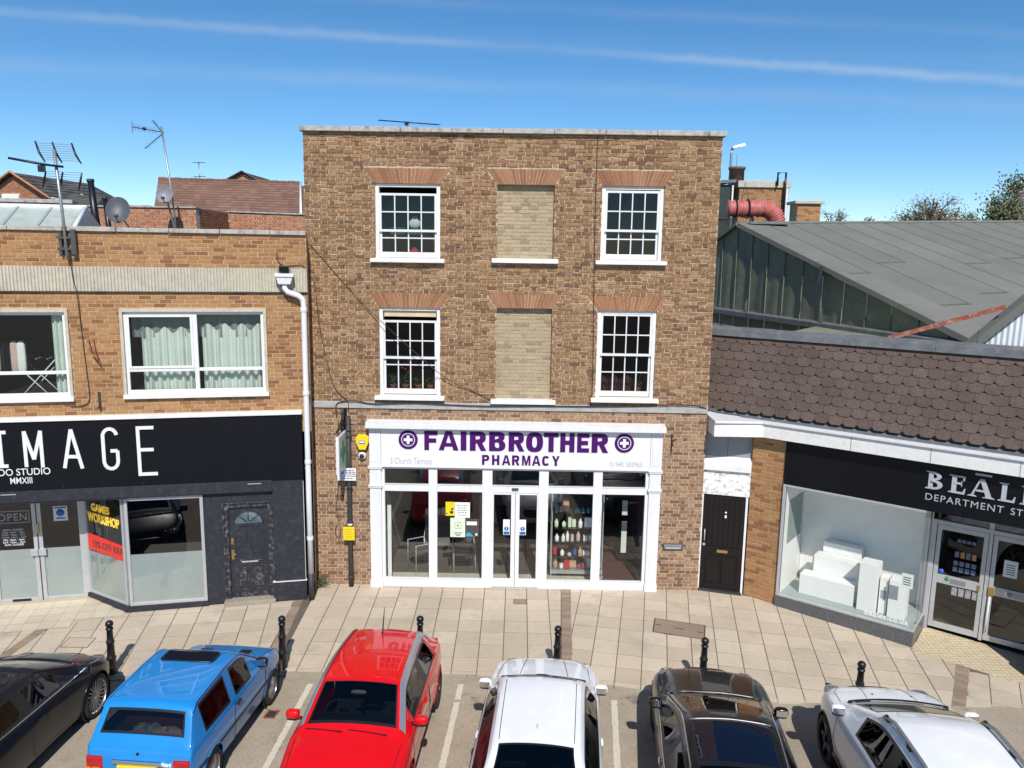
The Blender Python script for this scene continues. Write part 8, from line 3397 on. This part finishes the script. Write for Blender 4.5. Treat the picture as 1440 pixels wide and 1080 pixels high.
WHITE = dict(paint='paint_white', half=.845, wheel_r=.315, wheels=(1.33, -1.28), rim='rim', rim_frac=.74, spokes=10,
             ys=[-2.10, -2.05, -1.95, -1.55, -1.45, -1.0, -.86, -.66, -.50, -.42, -.1, .10, .22, .64, .72, .90, 1.35, 1.70, 1.88, 1.95],
             top=[(-2.10, .74), (-2.05, .86), (-1.95, .96), (-1.55, 1.02), (-1.45, 1.05), (-1.0, 1.30), (-.86, 1.345), (-.5, 1.375), (-.1, 1.385), (.10, 1.345), (.22, 1.285), (.64, 1.015), (.72, .975), (.90, .955), (1.35, .89), (1.70, .79), (1.88, .68), (1.95, .56)],
             hr=[(-2.10, .60), (-1.95, .68), (-1.55, .67), (-1.45, .64), (-1.0, .54), (-.86, .535), (-.1, .55), (.10, .565), (.22, .59), (.64, .69), (.72, .715), (1.35, .69), (1.75, .60), (1.95, .46)],
             cr=[(-2.10, .04), (-1.5, .05), (-.5, .05), (.64, .06), (1.0, .055), (1.95, .05)],
             hw=[(-2.10, .66), (-1.95, .75), (-1.4, .79), (-.4, .80), (.64, .785), (1.35, .76), (1.75, .68), (1.95, .52)],
             belt=[(-2.10, .68), (-1.95, .90), (-1.4, .955), (-.4, .925), (.64, .895), (1.35, .82), (1.75, .70), (1.95, .50)],
             wm=[(-2.10, .70), (-1.9, .80), (-1.3, .845), (0, .83), (1.3, .845), (1.70, .77), (1.95, .58)],
             zm=.64, zs=[(-2.10, .36), (-1.8, .22), (1.7, .20), (1.95, .28)],
             ws=(.10, .64), rw=(-1.45, -.86), side=[(-1.45, -.50), (-.42, .22)], c_rail=.3, c_belt=.35,
             door_lines=[[(-.46, .92), (-.48, .50), (-.46, .28), (.50, .26), (.62, .50), (.58, .86)], [(-.46, .92), (-.47, .40), (-1.02, .34), (-1.28, .66), (-1.22, .92)]],
             top_lines=[[(.70, .76), (.66, 1.35), (.46, 1.80)], [(.36, .84), (.28, 1.72)], [(.46, -.80), (.485, .02)]],
             mirror=(.50, .955, .935), mirror_mat='paint_white', handles=[(-.34, .80), (-1.12, .82)], wipers=[(-.52, .68, .05, .665), (.02, .69, .60, .66)],
             floor_z=.28, cabin=(-1.5, 1.0), seat_y=-.40, rear_seat=-1.15, glass='car_glass')
BLACK = dict(paint='paint_black', half=.86, wheel_r=.325, wheels=(1.40, -1.36), rim='rim_dark', rim_frac=.74, spokes=10,
             ys=[-2.25, -2.2, -2.1, -1.75, -1.65, -1.15, -1.0, -.62, -.50, -.42, -.30, .00, .06, .16, .60, .68, .86, 1.40, 1.80, 2.0, 2.06],
             top=[(-2.25, .74), (-2.2, .88), (-2.1, .98), (-1.75, 1.04), (-1.65, 1.07), (-1.15, 1.33), (-1.0, 1.375), (-.5, 1.42), (-.3, 1.425), (0, 1.39), (.06, 1.37), (.16, 1.315), (.60, 1.035), (.68, 1.0), (.86, .985), (1.40, .93), (1.80, .83), (2.0, .70), (2.06, .58)],
             hr=[(-2.25, .60), (-2.1, .69), (-1.75, .68), (-1.65, .65), (-1.15, .56), (-1.0, .555), (-.3, .57), (0, .575), (.16, .61), (.60, .70), (.68, .73), (1.40, .71), (1.85, .62), (2.06, .48)],
             cr=[(-2.25, .04), (-1.5, .05), (-.5, .045), (.60, .06), (1.0, .06), (2.06, .05)],
             hw=[(-2.25, .68), (-2.1, .76), (-1.5, .80), (-.4, .81), (.60, .80), (1.40, .78), (1.85, .70), (2.06, .54)],
             belt=[(-2.25, .68), (-2.1, .92), (-1.5, .97), (-.4, .945), (.60, .915), (1.40, .85), (1.85, .73), (2.06, .52)],
             wm=[(-2.25, .72), (-2.05, .82), (-1.4, .86), (0, .845), (1.4, .86), (1.82, .79), (2.06, .60)],
             zm=.66, zs=[(-2.25, .36), (-1.9, .22), (1.8, .20), (2.06, .28)],
             ws=(.06, .60), rw=(-1.65, -1.0), side=[(-1.65, -.50), (-.42, .16)], roofglass=(-1.0, -.30), c_rail=.35, c_belt=.35, roof_glass_mat='roof_glass',
             door_lines=[[(-.46, .94), (-.48, .50), (-.46, .28), (.48, .26), (.60, .50), (.56, .88)]],
             top_lines=[[(.72, .72), (.68, 1.40), (.48, 1.92)], [(.34, .80), (.26, 1.88)]],
             mirror=(.46, .985, .945), handles=[(-.34, .82), (-1.15, .84)], handle_mat='chrome', wipers=[(-.54, .64, .05, .625), (.02, .65, .62, .62)],
             floor_z=.28, cabin=(-1.6, 1.0), seat_y=-.42, rear_seat=-1.2)
DARK = dict(paint='paint_dark', half=.87, wheel_r=.335, wheels=(1.44, -1.36), rim='rim', rim_frac=.78, spokes=20, spoke_w=.009,
            ys=[-2.22, -2.17, -2.05, -1.7, -1.6, -.95, -.80, -.50, -.42, -.2, .0, .12, .64, .72, .92, 1.45, 1.85, 2.05, 2.12],
            top=[(-2.22, .74), (-2.17, .86), (-2.05, .94), (-1.7, .99), (-1.6, 1.02), (-.95, 1.26), (-.80, 1.30), (-.42, 1.335), (-.2, 1.335), (.0, 1.30), (.12, 1.25), (.64, .985), (.72, .95), (.92, .935), (1.45, .88), (1.85, .78), (2.05, .66), (2.12, .55)],
            hr=[(-2.22, .60), (-2.05, .68), (-1.7, .67), (-1.6, .63), (-.95, .52), (-.8, .52), (-.2, .545), (.12, .585), (.64, .70), (.72, .735), (1.45, .72), (1.9, .60), (2.12, .46)],
            cr=[(-2.22, .04), (-1.5, .055), (-.5, .05), (.64, .065), (1.0, .06), (2.12, .05)],
            hw=[(-2.22, .68), (-2.05, .76), (-1.4, .81), (-.4, .80), (.64, .80), (1.45, .80), (1.9, .70), (2.12, .54)],
            belt=[(-2.22, .68), (-2.05, .88), (-1.4, .93), (-.4, .90), (.64, .88), (1.45, .83), (1.9, .70), (2.12, .50)],
            wm=[(-2.22, .72), (-2.0, .83), (-1.4, .87), (0, .84), (1.4, .87), (1.88, .80), (2.12, .60)],
            zm=.64, zs=[(-2.22, .36), (-1.9, .22), (1.8, .20), (2.12, .28)],
            ws=(.0, .64), rw=(-1.6, -.80), side=[(-1.6, -.50), (-.42, .12)], c_rail=.3, c_belt=.4,
            door_lines=[[(-.46, .90), (-.50, .50), (-.46, .28), (.60, .26), (.70, .50), (.66, .85)]],
            top_lines=[[(.72, .76), (.66, 1.45), (.46, 1.95)], [(.40, .84), (.30, 1.90)]],
            mirror=(.52, .945, .955), mirror_mat='paint_dark', handles=[(-.34, .76)], wipers=[(-.54, .68, .05, .665), (.02, .69, .62, .66)],
            floor_z=.26, cabin=(-1.6, 1.0), seat_y=-.40, rear_seat=-1.1)
SUV = dict(paint='paint_white2', half=.865, wheel_r=.335, wheels=(1.28, -1.26), rim='rim_dark', rim_frac=.72, spokes=5, spoke_w=.035, dark_arch=True,
           ys=[-2.05, -2.0, -1.92, -1.75, -1.45, -1.35, -1.0, -.56, -.48, -.1, .12, .22, .36, .84, .92, 1.10, 1.40, 1.72, 1.90, 1.96],
           top=[(-2.05, .82), (-2.0, .98), (-1.92, 1.12), (-1.75, 1.22), (-1.45, 1.50), (-1.35, 1.53), (-1.0, 1.56), (-.48, 1.575), (-.1, 1.575), (.12, 1.55), (.22, 1.525), (.36, 1.45), (.84, 1.14), (.92, 1.10), (1.10, 1.08), (1.40, 1.04), (1.72, .95), (1.90, .82), (1.96, .66)],
           hr=[(-2.05, .62), (-1.9, .66), (-1.75, .66), (-1.45, .58), (-1.35, .58), (-.1, .60), (.22, .61), (.36, .64), (.84, .73), (.92, .75), (1.40, .73), (1.75, .66), (1.96, .52)],
           cr=[(-2.05, .04), (-1.3, .045), (0, .04), (.84, .06), (1.1, .055), (1.96, .05)],
           hw=[(-2.05, .70), (-1.9, .77), (-1.35, .81), (-.4, .82), (.84, .81), (1.40, .80), (1.75, .73), (1.96, .56)],
           belt=[(-2.05, .76), (-1.9, 1.02), (-1.35, 1.08), (-.4, 1.05), (.84, 1.02), (1.40, .95), (1.75, .82), (1.96, .60)],
           wm=[(-2.05, .74), (-1.9, .83), (-1.3, .865), (0, .85), (1.3, .865), (1.72, .80), (1.96, .62)],
           zm=.72, zs=[(-2.05, .42), (-1.8, .28), (1.7, .26), (1.96, .34)],
           ws=(.36, .84), rw=(-1.75, -1.45), side=[(-1.45, -.56), (-.48, .36)], c_rail=.4, c_belt=.4,
           door_lines=[[(-.52, 1.05), (-.54, .60), (-.52, .36), (.62, .34), (.80, .60), (.76, .98)], [(-.52, 1.05), (-.53, .45), (-1.00, .44), (-1.28, .78), (-1.22, 1.05)]],
           top_lines=[[(.73, .98), (.70, 1.40), (.50, 1.80)], [(.34, 1.08), (.28, 1.80)]],
           mirror=(.72, 1.10, .955), mirror_mat='paint_white2', handles=[(-.38, .92), (-1.12, .94)], wipers=[(-.55, .90, .05, .885), (.0, .91, .62, .88)],
           floor_z=.36, cabin=(-1.6, 1.1), seat_y=-.30, rear_seat=-1.05)
rg, n__, l__, out__ = new_mat('blue_black_roof_glass')
p__ = n__.new('ShaderNodeBsdfPrincipled')
p__.inputs['Base Color'].default_value = (.004, .006, .016, 1)
p__.inputs['Roughness'].default_value = .03
l__.new(p__.outputs[0], out__.inputs[0])
M['roof_glass'] = rg



def remap(sp, tab):
    """Stretch a specification along the car: tab pairs old and new stations."""
    f = lambda y: (tab[0][1] + y - tab[0][0]) if y < tab[0][0] else (tab[-1][1] + y - tab[-1][0]) if y > tab[-1][0] else interp(tab, y)
    for k in ('top', 'hr', 'cr', 'hw', 'belt', 'wm', 'zs'):
        sp[k] = [(f(y), v) for y, v in sp[k]]
    sp['ys'] = [f(y) for y in sp['ys']]
    for k in ('ws', 'rw', 'roofglass', 'cabin'):
        if sp.get(k):
            sp[k] = tuple(f(y) for y in sp[k])
    sp['side'] = [tuple(f(y) for y in iv) for iv in sp['side']]
    sp['door_lines'] = [[(f(y), z) for y, z in ln] for ln in sp['door_lines']]
    sp['top_lines'] = [[(x, f(y)) for x, y in ln] for ln in sp['top_lines']]
    sp['handles'] = [(f(y), z) for y, z in sp['handles']]
    sp['wipers'] = [(a, f(b), c, f(d)) for a, b, c, d in sp['wipers']]
    sp['mirror'] = (f(sp['mirror'][0]), *sp['mirror'][1:])
    sp['seat_y'] = f(sp['seat_y'])
    sp['rear_seat'] = f(sp['rear_seat'])
    sp['f'] = f


remap(RED, [(-1.84, -1.98), (-1.60, -1.70), (-1.28, -1.28), (1.93, 1.93)])
RED['wheels'] = (1.12, -1.36)
remap(WHITE, [(-2.10, -2.40), (-1.45, -1.78), (-.86, -1.18), (-.42, -.30), (.10, .46), (.64, 1.02), (.72, 1.10), (1.35, 1.68), (1.95, 2.36)])
WHITE['wheels'] = (1.62, -1.5)
remap(BLACK, [(-2.25, -2.80), (-1.65, -2.2), (-1.0, -1.6), (-.46, -.92), (-.30, -.72), (.06, -.40), (.60, .62), (.68, .70), (1.40, 1.40), (2.06, 1.98)])
BLACK['wheels'] = (1.38, -1.62)
remap(DARK, [(-2.22, -2.60), (-1.6, -1.9), (-.80, -.98), (0, -.08), (.12, .06), (.64, .72), (.72, .79), (1.45, 1.06), (2.12, 1.58)])
DARK['wheels'] = (.88, -1.72)
remap(SUV, [(-2.05, -2.35), (-1.45, -1.75), (-.52, -.78), (.12, -.28), (.22, -.17), (.36, .02), (.84, .84), (.92, .90), (1.40, 1.32), (1.96, 1.84)])
SUV['wheels'] = (1.16, -1.42)

cages = [ask_car(s_) for s_ in (BLUE, RED, WHITE, BLACK, DARK, SUV)]
bpy.context.view_layer.update()
dg_ = bpy.context.evaluated_depsgraph_get()
evs = []
for o in cages:
    evs.append(bpy.data.meshes.new_from_object(o.evaluated_get(dg_)))
for o in cages:
    me_ = o.data
    bpy.data.objects.remove(o)
    bpy.data.meshes.remove(me_)


def rz_(y):
    return zr(y) + .0


# blue hatchback, seen from behind
x_, y_ = -4.66, -5.25
t, sp_, tp_ = make_car('hatchback_car', 'old boxy light blue hatchback with sunroof, seen from behind', evs[0], BLUE, (x_, y_, rz_(y_)), R(-4))
q = MB()
q.box(-.68, .68, -1.74, -1.58, .26, .47)
q.build('rear_bumper', M['trim'], t, .03)
q = MB()
q.box(-.68, .68, 1.42, 1.57, .26, .47)
q.build('front_bumper', M['trim'], t, .03)
for s_ in (1, -1):
    q = MB()
    q.box(s_ * .575 - .11, s_ * .575 + .11, -1.675, -1.60, .50, .745)
    o = q.build('tail_light', M['lamp_red'], t, .02)
    q = MB()
    q.box(s_ * .55 - .05, s_ * .55 + .05, -1.682, -1.6755, .53, .60)
    q.box(s_ * .66 - .04, s_ * .66 + .04, -1.682, -1.6755, .53, .60)
    q.build('amber_lens', M['lamp_amber'], o)
    q = MB()
    q.box(s_ * .50 - .13, s_ * .50 + .13, 1.45, 1.51, .56, .70)
    q.build('headlight', M['lamp_clear'], t, .02)
q = MB()
q.box(-.33, .33, -1.69, -1.63, .655, .72)
q.build('plate_recess', M['chrome'], t, .012)
q = MB()
q.box(-.26, .26, -1.700, -1.64, .53, .65)
pl_ = q.build('number_plate', M['plate_yellow'], t, .004)
put_text('lettering', 'plate', M['dark_text'], pl_, -.235, .235, .550, .630, -1.705, .003)
put_text('lettering', 'mistral', M['paper'], t, .325, .450, .66, .71, -1.676, .02)
q = MB()
q.lathe([(.018, 0), (.018, .012)], (0, -1.66, .80), 10, axis='y')
q.build('boot_lock', M['trim'], t)
# tilting glass sunroof
q = MB()
c_ = tp_(0, -.20)
pts = [(-.34, -.33), (.34, -.33), (.37, -.30), (.37, -.09), (.34, -.06), (-.34, -.06), (-.37, -.09), (-.37, -.30)]
q.prism(pts, c_.z - .012, c_.z + .012)
sr = q.build('sunroof', M['roof_glass'], t, .006)
q = MB()
q.tube([(a * 1.03, -.195 + (c + .195) * 1.08, c_.z + .006) for a, c in pts], .013, 6, 0, True)
q.build('sunroof_seal', M['trim'], sr)
q = MB()
q.box(.25, .42, .84, .95, .912, .926)
q.build('scuttle_vent', M['trim'], t)
# rain gutters along the roof edges, jacket and magazines under the rear glass
for s_ in (1, -1):
    q = MB()
    q.tube([(s_ * .605, -1.36, 1.24), (s_ * .59, -1.25, 1.312), (s_ * .583, -.4, 1.35), (s_ * .583, .02, 1.335), (s_ * .60, .2, 1.255), (s_ * .66, .66, .955)], .011, 6)
    q.build('roof_gutter', M['paint_blue'], t)
for (lx, ly, lz, rx_, mm, lab, nm) in ((.22, -1.30, .84, .22, 'pink_cloth', 'crumpled pink and white cloth behind the blue car rear window', 'bundle'), (-.10, -1.24, .84, .20, 'grey_panel', 'dark grey coat behind the blue car rear window', 'coat')):
    q = MB()
    r0 = random.Random(int(lx * 100))
    q.blob((0, 0, 0), (rx_, .16, .07), 2.2, 18, 10)
    q.v = [(a + r0.uniform(-.02, .02), c + r0.uniform(-.02, .02), d + r0.uniform(-.025, .025)) for a, c, d in q.v]
    o = q.build(nm, M[mm])
    o.matrix_world = Matrix.Translation((x_, y_, rz_(y_))) @ Matrix.Rotation(R(-4), 4, 'Z') @ Matrix.Translation((lx, ly, lz + .06))
    tag(o, lab, nm)
q = MB()
q.box(-.55, .55, -1.50, -1.02, .84, .86)
q.build('parcel_shelf', M['cabin'], t)

# red hatchback, nose towards the camera
x_, y_ = -2.07, -5.60
t, sp_, tp_ = make_car('hatchback_car', 'bright red rounded hatchback with silver roof arch, nose towards the camera', evs[1], RED, (x_, y_, rz_(y_)), R(180 - 3))
for s_ in (1, -1):
    q = MB()
    pts = [sp_(lerp(-1.30, .52, i / 20), .99 + 0, s_) for i in range(1)]
    arch = []
    for i in range(29):
        yy = lerp(-1.50, .93, i / 28)
        hr_, zc_, cr_ = interp(RED['hr'], yy), interp(RED['top'], yy), interp(RED['cr'], yy)
        arch.append(Vector((s_ * (hr_ + .006), yy, zc_ - cr_ - .012)))
    # a flat satin band lying on the cant rail
    for a, c in zip(arch[:-1], arch[1:]):
        ha = bvh_a = None
        q.add([a + Vector((-s_ * .045, 0, .040)), c + Vector((-s_ * .045, 0, .040)), c + Vector((s_ * .035, 0, -.030)), a + Vector((s_ * .035, 0, -.030)), a + Vector((-s_ * .005, 0, .022)), c + Vector((-s_ * .005, 0, .022))],
              [(0, 1, 5, 4), (4, 5, 2, 3)], 0, .5, True)
    q.build('roof_arch', M['silver'], t)
    q = MB()
    q.box(s_ * .60 - .11, s_ * .60 + .11, -1.93, -1.80, .74, .90)
    q.build('tail_light', M['lamp_red'], t, .03)
    q = MB()
    q.blob((s_ * .60, 1.66, .70), (.15, .16, .07), 2.5, 16, 10)
    q.build('headlight', M['lamp_clear'], t)
q = MB()
p_ = tp_(0.02, -.98)
q.tube([p_, p_ + Vector((0, -.03, .03)), p_ + Vector((0, -.17, .36))], [.016, .012, .004], 6)
q.build('aerial', M['trim'], t)
q = MB()
q.box(-.26, .26, -2.01, -1.97, .62, .73)
pl_ = q.build('number_plate', M['plate_yellow'], t, .004)
q = MB()
q.blob((0, 1.90, .50), (.34, .05, .14), 4, 20, 10)
q.build('grille', M['trim'], t)
q = MB()
for s_ in (1, -1):
    q.tube([(s_ * .10, .96, .93), (s_ * .35, .93, .935), (s_ * .60, .86, .93)], .018, 6)
q.build('dash_vent', M['cabin'], t)

# white saloon, tail towards the camera
x_, y_ = .375, -6.20
t, sp_, tp_ = make_car('saloon_car', 'white coupe-like saloon with shark-fin aerial in the middle bay', evs[2], WHITE, (x_, y_, rz_(y_)), R(-4.2))
f_ = WHITE['f']
q = MB()
p_ = tp_(0, f_(-.70))
q.add([p_ + Vector((-.035, -.10, -.01)), p_ + Vector((.035, -.10, -.01)), p_ + Vector((.022, .11, -.005)), p_ + Vector((-.022, .11, -.005)), p_ + Vector((.0, -.09, .065)), p_ + Vector((.0, .06, .018))],
      [(0, 3, 5, 4), (1, 4, 5, 2), (0, 4, 1), (3, 2, 5)], 0, .5)
q.build('shark_fin', M['paint_white'], t, .006)
q = MB()
q.tube([tp_(lerp(-.62, .62, i / 14), 1.10 - .10 * abs(lerp(-1, 1, i / 14)) ** 2.2) + Vector((0, 0, .004)) for i in range(15)], .026, 6)
q.build('scuttle', M['trim'], t)
for s_ in (1, -1):
    q = MB()
    q.blob((s_ * .555, f_(1.58), .665), (.15, .22, .07), 2.5, 16, 10)
    q.build('headlight', M['lamp_clear'], t)
    q = MB()
    q.box(s_ * .62 - .12, s_ * .62 + .12, -2.40, -2.28, .70, .84)
    q.build('tail_light', M['lamp_red'], t, .03)
q = MB()
q.box(-.26, .26, -2.425, -2.39, .50, .61)
q.build('number_plate', M['plate_yellow'], t, .004)
q = MB()
q.blob((0, 2.33, .52), (.36, .05, .12), 4, 20, 10)
q.build('grille', M['trim'], t)

# black car with glass roof
x_, y_ = 2.82, -6.20
t, sp_, tp_ = make_car('saloon_car', 'glossy black car with dark glass roof and chrome trims', evs[3], BLACK, (x_, y_, rz_(y_)), R(-7))
f_ = BLACK['f']
for s_ in (1, -1):
    q = MB()
    q.tube([(s_ * (interp(BLACK['hw'], yy) + .004), yy, interp(BLACK['belt'], yy) + .004) for yy in [lerp(-2.1, .52, i / 20) for i in range(21)]], .010, 6)
    q.build('chrome_strip', M['chrome'], t)
    q = MB()
    q.tube([(s_ * (interp(BLACK['hr'], yy) + .002), yy, interp(BLACK['top'], yy) - interp(BLACK['cr'], yy) - .006) for yy in [lerp(-2.1, .50, i / 24) for i in range(25)]], .011, 6)
    q.build('roof_strip', M['chrome'], t)
    q = MB()
    q.blob((s_ * .58, f_(1.62), .72), (.16, .26, .07), 2.5, 18, 10)
    q.build('headlight', M['lamp_clear'], t)
    q = MB()
    q.box(s_ * .62 - .12, s_ * .62 + .12, -2.80, -2.68, .70, .84)
    q.build('tail_light', M['lamp_red'], t, .03)
q = MB()
q.tube([tp_(lerp(-.64, .64, i / 14), .71 - .10 * abs(lerp(-1, 1, i / 14)) ** 2.2) + Vector((0, 0, .003)) for i in range(15)], .018, 6)
q.build('scuttle', M['trim'], t)
q = MB()
q.tube([tp_(lerp(-.50, .50, i / 12), -.70 + .02 * (1 - abs(lerp(-1, 1, i / 12)))) + Vector((0, 0, .006)) for i in range(13)], .010, 6)
q.build('roof_seal', M['galv'], t)
q = MB()
q.blob((0, 1.95, .56), (.38, .05, .16), 4, 20, 10)
q.build('grille', M['trim'], t)
MB().box(-.26, .26, -2.84, -2.80, .50, .61).build('number_plate', M['plate_yellow'], t, .004)

# dark saloon at the left
x_, y_ = -7.34, -5.60
t, sp_, tp_ = make_car('saloon_car', 'dark blue-grey low car with many-spoked wheels at the left edge', evs[4], DARK, (x_, y_, rz_(y_)), R(-1.5))
f_ = DARK['f']
for s_ in (1, -1):
    q = MB()
    q.tube([(s_ * (interp(DARK['hw'], yy) + .004), yy, interp(DARK['belt'], yy) + .004) for yy in [lerp(-1.8, .62, i / 20) for i in range(21)]], .009, 6)
    q.build('chrome_strip', M['chrome'], t)
    q = MB()
    q.blob((s_ * .57, f_(1.66), .68), (.16, .26, .07), 2.5, 18, 10)
    q.build('headlight', M['lamp_clear'], t)
    q = MB()
    q.box(s_ * .62 - .12, s_ * .62 + .12, -2.60, -2.48, .70, .82)
    q.build('tail_light', M['lamp_red'], t, .03)
q = MB()
q.tube([tp_(lerp(-.64, .64, i / 14), .80 - .10 * abs(lerp(-1, 1, i / 14)) ** 2.2) + Vector((0, 0, .003)) for i in range(15)], .020, 6)
q.build('scuttle', M['trim'], t)
q = MB()
q.blob((0, 1.55, .52), (.36, .05, .14), 4, 20, 10)
q.build('grille', M['trim'], t)
MB().box(-.26, .26, -2.64, -2.60, .50, .61).build('number_plate', M['plate_yellow'], t, .004)

# white car with roof rails at the right
x_, y_ = 5.27, -6.75
t, sp_, tp_ = make_car('crossover_car', 'tall white car with silver roof rails and black wheel arches at the right', evs[5], SUV, (x_, y_, rz_(y_)), R(-4.5))
f_ = SUV['f']
for s_ in (1, -1):
    q = MB()
    pts = []
    for i in range(20):
        yy = lerp(-1.6, -.18, i / 19)
        z_ = interp(SUV['top'], yy) - interp(SUV['cr'], yy) + .055 * min(1, 4 * min(i, 19 - i) / 19 + .15)
        pts.append((s_ * (interp(SUV['hr'], yy) - .02), yy, z_))
    q.tube(pts, .024, 8)
    q.build('roof_rail', M['galv'], t)
    q = MB()
    for yy in (-1.5, -.9, -.28):
        q.box(s_ * (interp(SUV['hr'], yy) - .02) - .018, s_ * (interp(SUV['hr'], yy) - .02) + .018, yy - .05, yy + .05, interp(SUV['top'], yy) - .08, interp(SUV['top'], yy) - interp(SUV['cr'], yy) + .05)
    q.build('rail_foot', M['trim'], t)
    q = MB()
    q.blob((s_ * .61, f_(1.63), .835), (.15, .20, .085), 2.5, 18, 10)
    q.build('headlight', M['lamp_clear'], t)
    q = MB()
    q.box(s_ * .64 - .11, s_ * .64 + .11, -2.35, -2.24, .90, 1.06)
    q.build('tail_light', M['lamp_red'], t, .03)
    q = MB()
    q.tube([sp_(lerp(-1.0, .76, i / 16), .36, s_) for i in range(17)], .035, 6)
    q.build('sill_moulding', M['trim'], t)
q = MB()
q.tube([tp_(lerp(-.66, .66, i / 14), .925 - .10 * abs(lerp(-1, 1, i / 14)) ** 2.2) + Vector((0, 0, .004)) for i in range(15)], .034, 6)
q.build('scuttle', M['trim'], t)
q = MB()
for s_ in (-.22, .32):
    p_ = tp_(s_, 1.18)
    q.blob(p_, (.014, .02, .010), 2.5, 10, 6)
q.build('washer_jet', M['trim'], t)
q = MB()
q.blob((0, 1.83, .66), (.40, .05, .16), 4, 20, 10)
q.build('grille', M['trim'], t)
MB().box(-.26, .26, -2.39, -2.35, .60, .71).build('number_plate', M['plate_yellow'], t, .004)
for me_ in evs:
    bpy.data.meshes.remove(me_)

for o in list(bpy.data.objects):
    if o.parent is not None and o.type == 'EMPTY' and 'label' in o and not o['label']:
        del o['label']
